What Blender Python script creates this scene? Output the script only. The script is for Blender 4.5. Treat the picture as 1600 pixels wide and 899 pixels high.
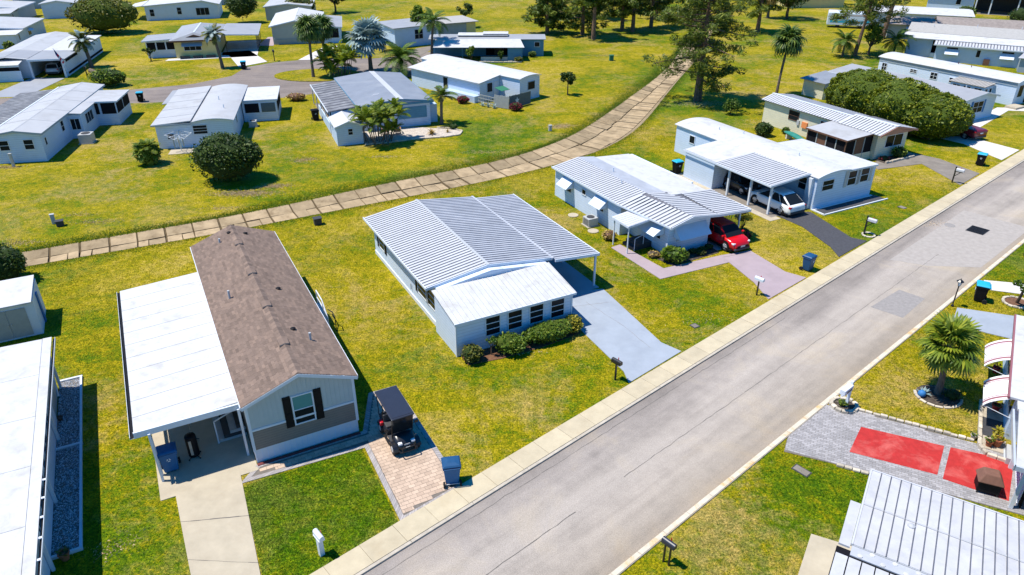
import bpy, bmesh, math, random
import numpy as np
from mathutils import Vector, Matrix
from mathutils.geometry import tessellate_polygon
random.seed(7); RN = np.random.default_rng(7)
for o in list(bpy.data.objects): bpy.data.objects.remove(o)
SC = bpy.context.scene; COL = SC.collection
R = math.radians; PI = math.pi
# ------------------------------------------------------------------ camera, sky, sun, exposure
cam = bpy.data.cameras.new('camera'); camo = bpy.data.objects.new('camera', cam); COL.objects.link(camo)
camo.location = (0, 0, 22); camo.rotation_euler = (R(90 - 28.5), 0, 0)
cam.sensor_width = 36; cam.lens = 36 * 1120 / 1600; cam.clip_end = 3000; cam.clip_start = .1
SC.camera = camo
SUN_EL, SUN_AZ = 65.5, 269            # azimuth clockwise from +Y
w = bpy.data.worlds.new('World'); SC.world = w; w.use_nodes = True
nt = w.node_tree; bg = nt.nodes['Background']
sk = nt.nodes.new('ShaderNodeTexSky'); sk.sky_type = 'NISHITA'; sk.sun_disc = False
sk.sun_elevation = R(SUN_EL); sk.sun_rotation = R(SUN_AZ)
hs_ = nt.nodes.new('ShaderNodeHueSaturation'); hs_.inputs['Saturation'].default_value = 1.55   # the photograph's deep blue skylight
nt.links.new(sk.outputs[0], hs_.inputs['Color']); nt.links.new(hs_.outputs[0], bg.inputs[0]); bg.inputs[1].default_value = .13
sk.air_density = 1.0; sk.dust_density = .3; sk.ozone_density = 6.0
sl = bpy.data.lights.new('sun', 'SUN'); sl.energy = 5.0; sl.angle = R(.55); sl.color = (1, .945, .84)
so = bpy.data.objects.new('sun', sl); COL.objects.link(so)
sd = Vector((-math.sin(R(SUN_AZ)) * math.cos(R(SUN_EL)), -math.cos(R(SUN_AZ)) * math.cos(R(SUN_EL)), -math.sin(R(SUN_EL))))
so.rotation_euler = sd.to_track_quat('-Z', 'Y').to_euler(); so.location = (-20, 20, 60)
SC.view_settings.view_transform = 'Standard'; SC.view_settings.look = 'None'
SC.view_settings.exposure = .42; SC.view_settings.gamma = 1; SC.view_settings.use_curve_mapping = False
# ------------------------------------------------------------------ helpers
def tag(o, label=None, cat=None, group=None, kind=None):
    if label: o['label'] = label
    if cat: o['category'] = cat
    if group: o['group'] = group
    if kind: o['kind'] = kind
    return o
def empty(name, loc=(0, 0, 0), rz=0, label=None, cat=None, group=None):
    o = bpy.data.objects.new(name, None); COL.objects.link(o); o.empty_display_size = .2
    if len(loc) == 2: loc = (loc[0], loc[1], 0)
    o.location = loc; o.rotation_euler = (0, 0, R(rz)); tag(o, label, cat, group); return o
def link(name, me, parent=None, m=None):
    o = bpy.data.objects.new(name, me); COL.objects.link(o)
    if parent is not None: o.parent = parent
    if m is not None and not me.materials: me.materials.append(m)
    return o
def copy_tree(o, parent=None):
    c = o.copy(); COL.objects.link(c)
    if parent is not None:
        c.parent = parent; c.matrix_parent_inverse = o.matrix_parent_inverse.copy()
    for ch in o.children: copy_tree(ch, c)
    return c
V = Vector
class MB:
    """collects shapes, builds ONE mesh object"""
    def __init__(s): s.v = []; s.f = []; s.r = []; s.rv = 0.5
    def add(s, vs, fs):
        b = len(s.v); s.v += [tuple(p) for p in vs]
        for f in fs: s.f.append([b + i for i in f]); s.r.append(s.rv)
        return s
    def box(s, x0, x1, y0, y1, z0, z1):
        return s.add([(x0,y0,z0),(x1,y0,z0),(x1,y1,z0),(x0,y1,z0),(x0,y0,z1),(x1,y0,z1),(x1,y1,z1),(x0,y1,z1)],
                     [(0,3,2,1),(4,5,6,7),(0,1,5,4),(1,2,6,5),(2,3,7,6),(3,0,4,7)])
    def obox(s, c, d, w, z0, z1, l):      # box centred at c (xy), long axis d, width w, length l
        d = V((d[0], d[1])).normalized(); n = V((-d.y, d.x)); c = V((c[0], c[1])); q = []
        for a, b in ((-1,-1),(1,-1),(1,1),(-1,1)):
            p = c + d * (a * l / 2) + n * (b * w / 2); q.append((p.x, p.y))
        return s.prism(q, z0, z1)
    def prism(s, poly, z0, z1):
        n = len(poly); a = sum(poly[i][0]*poly[(i+1)%n][1]-poly[(i+1)%n][0]*poly[i][1] for i in range(n))
        if a < 0: poly = poly[::-1]
        vs = [(p[0],p[1],z0) for p in poly] + [(p[0],p[1],z1) for p in poly]
        fs = [tuple(range(n-1,-1,-1)), tuple(range(n,2*n))] + [(i,(i+1)%n,n+(i+1)%n,n+i) for i in range(n)]
        return s.add(vs, fs)
    def profx(s, prof, y0, y1):           # (x,z) profile extruded along y
        n = len(prof); vs = [(p[0],y0,p[1]) for p in prof] + [(p[0],y1,p[1]) for p in prof]
        a = sum(prof[i][0]*prof[(i+1)%n][1]-prof[(i+1)%n][0]*prof[i][1] for i in range(n))
        fs = [tuple(range(n)), tuple(range(2*n-1,n-1,-1))] + [(i,n+i,n+(i+1)%n,(i+1)%n) for i in range(n)]
        if a < 0: fs = [f[::-1] for f in fs]
        return s.add(vs, fs)
    def profy(s, prof, x0, x1):           # (y,z) profile extruded along x
        n = len(prof); vs = [(x0,p[0],p[1]) for p in prof] + [(x1,p[0],p[1]) for p in prof]
        a = sum(prof[i][0]*prof[(i+1)%n][1]-prof[(i+1)%n][0]*prof[i][1] for i in range(n))
        fs = [tuple(range(n-1,-1,-1)), tuple(range(n,2*n))] + [(i,(i+1)%n,n+(i+1)%n,n+i) for i in range(n)]
        if a < 0: fs = [f[::-1] for f in fs]
        return s.add(vs, fs)
    def slab(s, pts, t):                  # thick polygon, top face = pts (counter-clockwise from above), t down its normal
        pts = [V(p) for p in pts]; nrm = (pts[1]-pts[0]).cross(pts[2]-pts[0]).normalized()
        if nrm.z < 0: pts = pts[::-1]; nrm = -nrm
        n = len(pts); low = [p - nrm * t for p in pts]
        return s.add(low + pts, [tuple(range(n-1,-1,-1)), tuple(range(n,2*n))] + [(i,(i+1)%n,n+(i+1)%n,n+i) for i in range(n)])
    def cyl(s, p0, p1, r0, r1=None, n=8, cap=True):
        r1 = r0 if r1 is None else r1; p0 = V(p0); p1 = V(p1); d = (p1-p0).normalized()
        a = d.orthogonal().normalized(); b = d.cross(a); vs = []
        for p, r in ((p0,r0),(p1,r1)):
            for i in range(n):
                t = 2*PI*i/n; vs.append(p + a*(r*math.cos(t)) + b*(r*math.sin(t)))
        fs = [(i,(i+1)%n,n+(i+1)%n,n+i) for i in range(n)]
        if cap: fs += [tuple(range(n-1,-1,-1)), tuple(range(n,2*n))]
        return s.add(vs, fs)
    def tube(s, pts, r, n=6):
        rs = r if isinstance(r, (list, tuple)) else [r]*len(pts)
        for i in range(len(pts)-1): s.cyl(pts[i], pts[i+1], rs[i], rs[i+1], n)
        return s
    def loft(s, rings, cap=True):
        n = len(rings[0]); b = len(s.v); fs = []
        for k in range(len(rings)-1):
            for i in range(n): fs.append((k*n+i, k*n+(i+1)%n, (k+1)*n+(i+1)%n, (k+1)*n+i))
        if cap: fs += [tuple(range(n-1,-1,-1)), tuple(range((len(rings)-1)*n, len(rings)*n))]
        return s.add([p for r in rings for p in r], fs)
    def lathe(s, c, prof, n=14):          # prof (r,z) upwards
        rings = [[(c[0]+r*math.cos(2*PI*i/n), c[1]+r*math.sin(2*PI*i/n), c[2]+z) for i in range(n)] for r, z in prof]
        return s.loft(rings)
    def mesh(s, name, m, smooth=False, rnd=False):
        me = bpy.data.meshes.new(name); me.from_pydata(s.v, [], s.f); me.update()
        if m is not None: me.materials.append(m)
        if rnd:
            at = me.attributes.new('rnd', 'FLOAT', 'FACE'); at.data.foreach_set('value', s.r)
        if smooth: me.polygons.foreach_set('use_smooth', [True]*len(me.polygons))
        return me
    def build(s, name, m, parent=None, smooth=False, rnd=False, bevel=0, **kw):
        o = link(name, s.mesh(name, m, smooth, rnd), parent)
        if bevel:
            b = o.modifiers.new('bevel', 'BEVEL'); b.width = bevel; b.segments = 2; b.limit_method = 'ANGLE'; b.angle_limit = R(40)
        tag(o, **kw); return o
def bx(name, m, parent, *a, **kw): return MB().box(*a).build(name, m, parent, **kw)
# ------------------------------------------------------------------ materials
def nn(t, k, **kw):
    n = t.nodes.new('ShaderNode' + k)
    for a, b in kw.items(): setattr(n, a, b)
    return n
def ramp(t, fac, stops):
    n = nn(t, 'ValToRGB'); e = n.color_ramp.elements
    while len(e) < len(stops): e.new(.5)
    for x, (p, c) in zip(e, stops): x.position = p; x.color = (*c, 1) if len(c) == 3 else c
    t.links.new(fac, n.inputs[0]); return n.outputs[0]
def noise(t, co, scale, detail=4, rough=.6, dist=0):
    n = nn(t, 'TexNoise'); n.inputs['Scale'].default_value = scale; n.inputs['Detail'].default_value = detail
    n.inputs['Roughness'].default_value = rough; n.inputs['Distortion'].default_value = dist
    t.links.new(co, n.inputs['Vector']); return n.outputs['Fac']
def mix(t, fac, a, b, mode='MIX'):
    n = nn(t, 'Mix', data_type='RGBA', blend_type=mode)
    for s, v in ((n.inputs[0], fac), (n.inputs[6], a), (n.inputs[7], b)):
        if isinstance(v, (int, float)): s.default_value = v
        elif isinstance(v, tuple): s.default_value = (*v, 1)
        else: t.links.new(v, s)
    return n.outputs[2]
def math_(t, op, a, b=0.):
    n = nn(t, 'Math', operation=op)
    for s, v in zip(n.inputs, (a, b)):
        if isinstance(v, (int, float)): s.default_value = v
        else: t.links.new(v, s)
    return n.outputs[0]
def base(name, rough=.8, metal=0, spec=.3):
    m = bpy.data.materials.new(name); m.use_nodes = True; t = m.node_tree; b = t.nodes['Principled BSDF']
    b.inputs['Roughness'].default_value = rough; b.inputs['Metallic'].default_value = metal
    b.inputs['Specular IOR Level'].default_value = spec
    tc = nn(t, 'TexCoord'); return m, t, b, tc.outputs['Object']
def bump(t, b, h, dist=.02, strength=1.):
    n = nn(t, 'Bump'); n.inputs['Distance'].default_value = dist; n.inputs['Strength'].default_value = strength
    t.links.new(h, n.inputs['Height']); t.links.new(n.outputs[0], b.inputs['Normal'])
def mat(name, c, rough=.7, var=.12, scale=3., metal=0, spec=.3, stain=None, stainamt=.35, sscale=.7, bmp=0, bscale=60, rnd=None, lap=None):
    """plain procedural material: base colour, blotchy variation, optional stains, per-piece variation, lap siding lines"""
    m, t, b, co = base(name, rough, metal, spec)
    geo = nn(t, 'NewGeometry').outputs['Position']
    f = noise(t, geo, scale, 5, .65)
    lo = tuple(max(0, x*(1-var)) for x in c); hi = tuple(min(1, x*(1+var)) for x in c)
    col = ramp(t, f, [(.3, lo), (.7, hi)])
    if stain:
        f2 = noise(t, geo, sscale, 6, .7, .4)
        col = mix(t, math_(t, 'MULTIPLY', ramp(t, f2, [(.5, (0,0,0)), (.72, (1,1,1))]), stainamt), col, stain)
    if rnd:
        at = nn(t, 'Attribute', attribute_name='rnd').outputs['Fac']
        col = mix(t, 1., col, ramp(t, at, rnd), 'MULTIPLY')
    if lap:
        sx = nn(t, 'SeparateXYZ'); t.links.new(co, sx.inputs[0])
        ax, per, dark = lap
        fr = math_(t, 'FRACT', math_(t, 'DIVIDE', sx.outputs[ax], per))
        line = math_(t, 'LESS_THAN', fr, .14)
        col = mix(t, math_(t, 'MULTIPLY', line, dark), col, tuple(x*.45 for x in c))
        bump(t, b, fr, .02, .7)
    t.links.new(col, b.inputs['Base Color'])
    if bmp: bump(t, b, noise(t, geo, bscale, 3, .7), bmp)
    return m
def leafmat(name, a, bcol, c, tr=.25, scale=1.2):
    m, t, b, co = base(name, .55, 0, .35)
    geo = nn(t, 'NewGeometry').outputs['Position']
    at = nn(t, 'Attribute', attribute_name='rnd').outputs['Fac']
    f = math_(t, 'ADD', math_(t, 'MULTIPLY', noise(t, geo, scale, 3), .6), math_(t, 'MULTIPLY', at, .5))
    col = ramp(t, f, [(.3, a), (.55, bcol), (.8, c)])
    t.links.new(col, b.inputs['Base Color'])
    tb = nn(t, 'BsdfTranslucent'); t.links.new(col, tb.inputs[0])
    ms = nn(t, 'MixShader'); ms.inputs[0].default_value = tr
    out = t.nodes['Material Output']
    t.links.new(b.outputs[0], ms.inputs[1]); t.links.new(tb.outputs[0], ms.inputs[2]); t.links.new(ms.outputs[0], out.inputs[0])
    return m
def glassmat(name, c, rough=.08):
    m, t, b, co = base(name, rough, 0, .12); b.inputs['Base Color'].default_value = (*c, 1); return m
M = {}
# lawns: green, yellow-green and dry patches at three scales
def grassmat(name='grass', stops=[(.385, (.040,.100,.001)), (.445, (.098,.150,.0015)), (.495, (.198,.184,.002)), (.545, (.285,.236,.006)), (.62, (.38,.29,.060))], dryamt=.72):
    m, t, b, co = base(name, .9, 0, .1)
    geo = nn(t, 'NewGeometry').outputs['Position']
    big = noise(t, geo, .075, 4, .55, .4); mid = noise(t, geo, .9, 6, .7, .3); fine = noise(t, geo, 5., 5, .75); vfine = noise(t, geo, 28., 2, .6)
    f = math_(t, 'ADD', math_(t, 'MULTIPLY', big, .42), math_(t, 'ADD', math_(t, 'MULTIPLY', mid, .30), math_(t, 'MULTIPLY', fine, .28)))
    col = ramp(t, f, stops)
    dry = ramp(t, math_(t, 'ADD', math_(t, 'MULTIPLY', noise(t, geo, .16, 6, .74, .6), .7), math_(t, 'MULTIPLY', noise(t, geo, 2.2, 4, .7), .3)), [(.485, (0,0,0)), (.60, (1,1,1))])
    plot = ramp(t, noise(t, geo, .035, 3, .6), [(.40, (.22,.22,.22)), (.56, (1,1,1))])
    col = mix(t, math_(t, 'MULTIPLY', math_(t, 'MULTIPLY', dry, plot), dryamt), col, (.36,.26,.105))
    col = mix(t, 1., col, ramp(t, vfine, [(.34, (.40,.44,.38)), (.66, (1.55,1.5,1.45))]), 'MULTIPLY')
    col = mix(t, 1., col, ramp(t, noise(t, geo, 10., 3, .7), [(.36, (.58,.62,.50)), (.64, (1.42,1.36,1.45))]), 'MULTIPLY')
    col = mix(t, 1., col, ramp(t, noise(t, geo, 2.3, 4, .75), [(.38, (.74,.80,.66)), (.62, (1.24,1.18,1.25))]), 'MULTIPLY')
    at = nn(t, 'Attribute', attribute_name='rnd').outputs['Fac']
    col = mix(t, 1., col, ramp(t, at, [(0,(1,1,1)), (.01,(.50,.62,.45)), (.5,(1.0,1.02,.95)), (1,(1.65,1.5,1.6))]), 'MULTIPLY')
    t.links.new(col, b.inputs['Base Color'])
    bump(t, b, math_(t, 'ADD', fine, math_(t, 'MULTIPLY', vfine, .6)), .06, .8)
    return m
M['grass'] = grassmat()
M['grass_green'] = grassmat('watered green grass', [(.39, (.032,.100,.001)), (.455, (.066,.140,.0015)), (.51, (.118,.172,.002)), (.555, (.20,.198,.005)), (.62, (.30,.235,.025))], .4)
def asphaltmat(name, c, tan, tanamt=.55, streakrot=48.7, lanes=True):
    m, t, b, co = base(name, .9, 0, .2)
    geo = nn(t, 'NewGeometry').outputs['Position']
    mp = nn(t, 'Mapping'); mp.vector_type = 'TEXTURE'
    mp.inputs['Rotation'].default_value = (0, 0, R(90-streakrot)); mp.inputs['Scale'].default_value = (14, 1, 1)
    t.links.new(geo, mp.inputs[0])
    st = noise(t, mp.outputs[0], .8, 5, .6)
    big = noise(t, geo, .22, 6, .65, .6); sp = noise(t, geo, 26, 3, .8); mid = noise(t, geo, 1.4, 5, .7)
    f = math_(t, 'ADD', math_(t, 'MULTIPLY', st, .5), math_(t, 'ADD', math_(t, 'MULTIPLY', big, .3), math_(t, 'MULTIPLY', mid, .2)))
    col = ramp(t, f, [(.36, tuple(x*.72 for x in c)), (.5, c), (.64, tuple(x*1.22 for x in c))])
    col = mix(t, math_(t, 'MULTIPLY', ramp(t, big, [(.52,(0,0,0)),(.72,(1,1,1))]), tanamt), col, tan)
    col = mix(t, 1., col, ramp(t, sp, [(.3,(.72,.72,.72)),(.72,(1.3,1.3,1.3))]), 'MULTIPLY')
    dp = nn(t, 'VectorMath', operation='DOT_PRODUCT'); t.links.new(geo, dp.inputs[0]); dp.inputs[1].default_value = (.6583, -.7527, 0)
    tt = math_(t, 'ADD', math_(t, 'SUBTRACT', dp.outputs['Value'], -18.598), math_(t, 'MULTIPLY', math_(t, 'SUBTRACT', big, .5), 2.2))   # metres from the pavement edge, wandering
    if lanes: col = mix(t, 1., col, ramp(t, math_(t, 'DIVIDE', tt, 8.), [(.13,(.70,.69,.70)),(.30,(.90,.89,.90)),(.42,(1.08,1.07,1.06)),(.52,(1.0,.99,.98)),(.64,(1.08,1.06,1.03)),(.80,(.96,.93,.87)),(.92,(.86,.80,.70))]), 'MULTIPLY')
    t.links.new(col, b.inputs['Base Color']); bump(t, b, sp, .01, .6); return m
M['asphalt'] = asphaltmat('road asphalt', (.335,.297,.262), (.40,.33,.235))
M['asphalt_back'] = asphaltmat('back road asphalt', (.205,.172,.155), (.26,.21,.16), .4, 80, False)
M['asphalt_black'] = mat('sealed asphalt', (.060,.060,.068), .8, .2, 6, bmp=.005)
M['patch_dark'] = mat('asphalt patch', (.265,.245,.232), .9, .15, 5, bmp=.006)
M['patch_pale'] = mat('pale road patch', (.345,.31,.28), .9, .12, 3, bmp=.006)
M['crack'] = mat('crack filler', (.12,.11,.10), .9, .2)
M['walk'] = mat('pavement concrete', (.48,.41,.285), .9, .10, 1.6, stain=(.40,.31,.19), stainamt=.4, bmp=.004, rnd=[(0,(.93,.93,.93)),(1,(1.05,1.05,1.04))])
M['kerb'] = mat('kerb concrete', (.43,.38,.31), .9, .15, 4, stain=(.25,.2,.14))
M['kerb_paint'] = mat('worn kerb paint', (.56,.50,.40), .8, .1, 3, stain=(.58,.30,.05), stainamt=1., sscale=1.1)
M['slab'] = mat('drive concrete', (.42,.365,.275), .9, .10, 1.2, stain=(.36,.30,.22), stainamt=.5, bmp=.004)
M['slab_blue'] = mat('blue grey drive', (.295,.33,.38), .85, .08, .8, stain=(.23,.26,.31), stainamt=.5)
M['slab_pink'] = mat('pink grey drive', (.345,.275,.295), .85, .07, .9, stain=(.28,.225,.235), stainamt=.5)
M['slab_white'] = mat('pale drive', (.58,.55,.52), .85, .1, .9, stain=(.45,.4,.36))
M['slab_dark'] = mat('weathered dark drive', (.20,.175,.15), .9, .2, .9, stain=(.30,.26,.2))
M['channel'] = mat('channel concrete', (.385,.29,.175), .9, .22, 1.1, stain=(.15,.10,.05), stainamt=.65, sscale=1.0, bmp=.01, bscale=20, rnd=[(0,(.66,.66,.64)),(1,(1.12,1.1,1.08))])
M['mud'] = mat('channel joint silt', (.10,.07,.035), .95, .3, 4)
M['roof_white'] = mat('white roof coating', (.525,.525,.53), .6, .05, 1.2, stain=(.37,.35,.32), stainamt=.75, sscale=1.1)
M['roof_cream'] = mat('aged white roof', (.40,.405,.42), .65, .06, .6, stain=(.29,.28,.27), stainamt=.6, sscale=.5)
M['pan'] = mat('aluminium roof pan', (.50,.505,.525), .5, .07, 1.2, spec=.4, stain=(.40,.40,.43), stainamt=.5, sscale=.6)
M['pan_grey'] = mat('shade toned weathered roof pan', (.375,.39,.43), .5, .12, 1., spec=.4, stain=(.52,.53,.57), stainamt=.6, sscale=.35)  # darker, bluer copy of pan: weaker sun on that slope put into colour
M['pan_worn'] = mat('worn grey roof panel', (.47,.47,.49), .5, .10, 1.4, spec=.4, stain=(.33,.33,.34), stainamt=.6, sscale=.9)
M['seam'] = mat('dark roof seam', (.12,.125,.15), .6, .2, 3)
M['pan_joint'] = mat('roof pan joint grime', (.13,.13,.15), .7, .25, 3)
M['pan_dark'] = mat('dark stained carport pans', (.17,.17,.18), .6, .4, .8, stain=(.5,.5,.5), stainamt=.5, sscale=.5)
M['roof_blue'] = mat('blue grey roof', (.215,.235,.275), .55, .1, .8, stain=(.33,.345,.37), stainamt=.5, sscale=.3)
M['roof_grey'] = mat('pale grey roof', (.30,.31,.335), .6, .07, .5, stain=(.22,.225,.245), stainamt=.4, sscale=.3)
M['shingle'] = mat('brown shingles', (.185,.132,.105), .9, .14, 1.1, bmp=.01, bscale=40, rnd=[(0,(.74,.74,.74)),(.5,(1.,1.,1.)),(1,(1.26,1.24,1.2))])
M['shingle_far'] = mat('grey brown shingles', (.25,.215,.195), .9, .2, 2., stain=(.17,.14,.125), stainamt=.5)
M['shingle_grey'] = mat('grey shingles', (.36,.35,.335), .9, .12, 3.)
M['white'] = mat('white siding', (.60,.70,.85), .6, .04, 1.5, lap=(2,.2,.35))  # white paint tinted blue: the tone of skylit shade put into its colour
M['white_plain'] = mat('white painted panel', (.58,.66,.78), .6, .05, 1.2, stain=(.54,.53,.51), stainamt=.3)
M['trim'] = mat('white trim', (.62,.66,.72), .5, .03)  # same bluish shade tint put into the trim colour
M['batten'] = mat('grey board siding', (.43,.48,.49), .6, .04, 1.5)
M['taupe'] = mat('taupe lap siding', (.205,.185,.17), .6, .05, 1.5, lap=(2,.13,.5))
M['cream'] = mat('cream siding', (.70,.66,.50), .6, .05, 1.5, lap=(2,.2,.3))
M['yellow'] = mat('pale yellow siding', (.66,.56,.26), .6, .05, 1.5)
M['blue'] = mat('teal blue siding', (.085,.25,.38), .6, .08, 1.5, lap=(2,.22,.35))
M['paleblue'] = mat('pale blue siding', (.50,.63,.82), .6, .05, 1.5, lap=(2,.2,.3))
M['grey'] = mat('grey siding', (.42,.43,.41), .6, .05, 1.5)
M['greyblue'] = mat('blue grey siding', (.30,.36,.42), .6, .06, 1.5)
M['brick_red'] = mat('dark red brick edge', (.15,.035,.035), .8, .2, 6)
M['brown'] = mat('brown painted wood', (.14,.07,.045), .7, .15, 4)
M['terracotta'] = mat('terracotta', (.33,.11,.05), .8, .15, 6)
M['black'] = mat('black plastic', (.008,.008,.010), .6, .2, 6, spec=.15)
M['blackm'] = mat('black painted metal', (.014,.014,.016), .35, .2, 6, spec=.5)
M['darkgrey'] = mat('dark grey plastic', (.05,.05,.055), .6, .15, 6)
M['metal'] = mat('grey metal', (.42,.43,.44), .45, .08, 5, spec=.5)
M['glass'] = glassmat('window glass', (.010,.014,.019), .12); M['glass_teal'] = glassmat('window glass with blind', (.10,.26,.25), .25)
M['screen'] = mat('dark insect screen', (.014,.014,.017), .9, .2, 5, spec=.05)
M['binblue'] = mat('blue bin plastic', (.010,.105,.27), .5, .08, 4); M['binlid'] = mat('teal bin lid', (.02,.36,.55), .5, .06, 4)
M['binnavy'] = mat('navy bin plastic', (.012,.065,.16), .5, .08, 4)
M['rubber'] = mat('tyre rubber', (.014,.014,.015), .85, .2, 8); M['rim'] = mat('alloy rim', (.55,.55,.56), .35, .08, 8, metal=.6, spec=.5)
M['tail'] = mat('red lamp lens', (.45,.01,.02), .2, .05); M['lamp'] = mat('clear lamp lens', (.75,.76,.78), .15, .05); M['amber'] = mat('amber lens', (.7,.25,.02), .25, .05)
M['mulch'] = mat('red brown mulch', (.15,.075,.042), .95, .35, 9, bmp=.03, bscale=18)
M['soil'] = mat('dark bed soil', (.055,.042,.035), .95, .4, 6, stain=(.32,.27,.2), stainamt=.6, sscale=5, bmp=.03, bscale=18)
M['gravel'] = mat('blue white gravel', (.42,.45,.50), .9, .5, 14, rnd=[(0,(.35,.37,.42)),(.5,(.9,.9,.9)),(1,(1.5,1.5,1.5))])
M['pebble'] = mat('pale pebbles', (.48,.42,.36), .9, .35, 6, stain=(.25,.2,.16), stainamt=.6, sscale=2, bmp=.03, bscale=14)
M['paver'] = mat('tan pavers', (.47,.36,.275), .9, .10, 3, rnd=[(0,(.88,.85,.83)),(.5,(1,.98,.96)),(1,(1.12,1.10,1.08))])
M['paver_edge'] = mat('grey border pavers', (.35,.32,.31), .9, .10, 3, rnd=[(0,(.8,.8,.8)),(1,(1.15,1.15,1.15))])
M['paver_grey'] = mat('grey brick pavers', (.31,.295,.295), .9, .10, 3, rnd=[(0,(.8,.8,.8)),(1,(1.2,1.2,1.2))])
M['paver_joint'] = mat('paver joint sand', (.16,.14,.12), .95, .2, 6)
M['mat_red'] = mat('red painted pavers', (.42,.026,.024), .85, .16, 3.5, stain=(.56,.13,.11), stainamt=.9, sscale=.9, bmp=.01, bscale=9, rnd=[(0,(.94,.94,.94)),(1,(1.05,1.05,1.05))])
M['trunk'] = mat('bark', (.13,.085,.055), .95, .35, 5, bmp=.03, bscale=14); M['trunk_pine'] = mat('pine bark', (.17,.105,.07), .95, .45, 4, bmp=.04, bscale=10)
M['trunk_palm'] = mat('palm trunk', (.145,.115,.09), .95, .3, 6, bmp=.03, bscale=14); M['wood'] = mat('weathered wood', (.30,.17,.085), .8, .2, 6)
M['leaf'] = leafmat('leaves', (.020,.055,.004), (.066,.135,.009), (.15,.21,.018))
M['leaf_dark'] = leafmat('dark leaves', (.015,.036,.005), (.042,.082,.009), (.090,.135,.016), .2)
M['leaf_bright'] = leafmat('bright leaves', (.045,.095,.008), (.115,.20,.015), (.25,.30,.03), .3)
M['leaf_yellow'] = leafmat('yellow green leaves', (.14,.16,.01), (.32,.28,.02), (.5,.40,.04), .3)
M['leaf_hedge'] = leafmat('topiary leaves', (.038,.072,.002), (.120,.165,.003), (.24,.25,.008), .25, .5)
M['leaf_olive'] = leafmat('olive leaves', (.040,.050,.006), (.105,.115,.012), (.21,.20,.025), .2)
M['leaf_needle'] = leafmat('pine needles', (.028,.060,.005), (.105,.150,.014), (.22,.25,.03), .3)
M['leaf_needle_dark'] = leafmat('dark pine needles', (.024,.054,.005), (.080,.130,.012), (.17,.215,.026), .3)
M['leaf_palm'] = leafmat('palm leaves', (.050,.095,.006), (.16,.225,.012), (.36,.38,.03), .35)
M['leaf_sabal'] = leafmat('sabal leaves', (.022,.055,.008), (.075,.135,.016), (.19,.24,.035), .25)
M['leaf_silver'] = leafmat('silver palm leaves', (.14,.21,.21), (.27,.37,.37), (.44,.53,.53), .25)
M['leaf_red'] = leafmat('red leaves', (.08,.008,.012), (.22,.015,.03), (.38,.05,.08), .2)
M['leaf_gold'] = leafmat('dry gold leaves', (.20,.12,.03), (.38,.25,.06), (.55,.42,.14), .2)
M['lush'] = leafmat('lush green grass', (.055,.125,.005), (.095,.175,.007), (.18,.225,.012), .35, .8)
M['sand'] = mat('bare sandy soil', (.55,.40,.235), .95, .25, 3)
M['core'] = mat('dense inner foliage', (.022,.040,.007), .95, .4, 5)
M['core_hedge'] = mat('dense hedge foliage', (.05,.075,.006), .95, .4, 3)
M['red_car'] = mat('red car paint', (.55,.004,.008), .22, .03, spec=.6); M['white_car'] = mat('white car paint', (.80,.81,.82), .22, .02, spec=.6)
M['dark_car'] = mat('dark car paint', (.02,.022,.028), .25, .05, spec=.6); M['maroon_car'] = mat('maroon car paint', (.13,.012,.022), .25, .05, spec=.6)
M['blue_car'] = mat('blue grey car paint', (.10,.15,.20), .25, .05, spec=.6); M['silver_car'] = mat('silver car paint', (.45,.48,.52), .25, .05, spec=.6)
M['cart'] = mat('black cart body', (.014,.014,.017), .3, .08, spec=.6); M['carttop'] = mat('navy black cart roof', (.020,.024,.040), .4, .1, spec=.5)
M['flag_red'] = mat('flag red', (.5,.02,.03), .8, .05); M['flag_blue'] = mat('flag blue', (.02,.03,.16), .8, .05)
M['canoe'] = mat('green canoe hull', (.03,.20,.16), .5, .15, 3); M['orange'] = mat('orange box', (.75,.25,.08), .7, .05)
M['stripe'] = mat('maroon awning stripe', (.26,.10,.12), .7, .05); M['awn'] = mat('awning canvas', (.76,.75,.77), .7, .03)
M['deepblue'] = mat('royal blue paint', (.03,.16,.40), .6, .08); M['pot_red'] = mat('red glazed pot', (.35,.02,.02), .4, .1)
M['stone'] = mat('pale edging stone', (.55,.48,.38), .9, .2, 5, rnd=[(0,(.7,.7,.7)),(1,(1.1,1.1,1.1))]); M['star'] = mat('pale star', (.6,.65,.68), .7, .05)
M['fence'] = mat('grey green fence board', (.11,.14,.15), .8, .1, 4); M['fence_pale'] = mat('pale fence board', (.34,.36,.36), .8, .1, 4)
M['umbrella'] = mat('brown canvas', (.17,.085,.06), .85, .15, 5); M['green'] = mat('green canvas', (.03,.16,.09), .8, .1, 4)
M['orange_gable'] = mat('salmon trim', (.45,.22,.15), .7, .1, 3)
# ================================================================== SETTING
RO = V((-7.35, 18.28)); RD = V((.7527, .6583)); RNM = V((.6583, -.7527))
def rd(s, t): p = RO + RD * s + RNM * t; return (p.x, p.y)
PAVED = []                      # polygons kept free of grass
def struct(name, mb, m, label=None, **kw):
    o = mb.build(name, m, None, **kw); tag(o, label, None, None, 'structure'); return o
def sheet(name, poly, m, z=.03, label=None, kind='structure', parent=None):
    PAVED.append(poly)
    o = MB().prism(poly, -.05, z).build(name, m, parent)
    if kind: o['kind'] = kind
    if label: o['label'] = label
    return o
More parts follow.
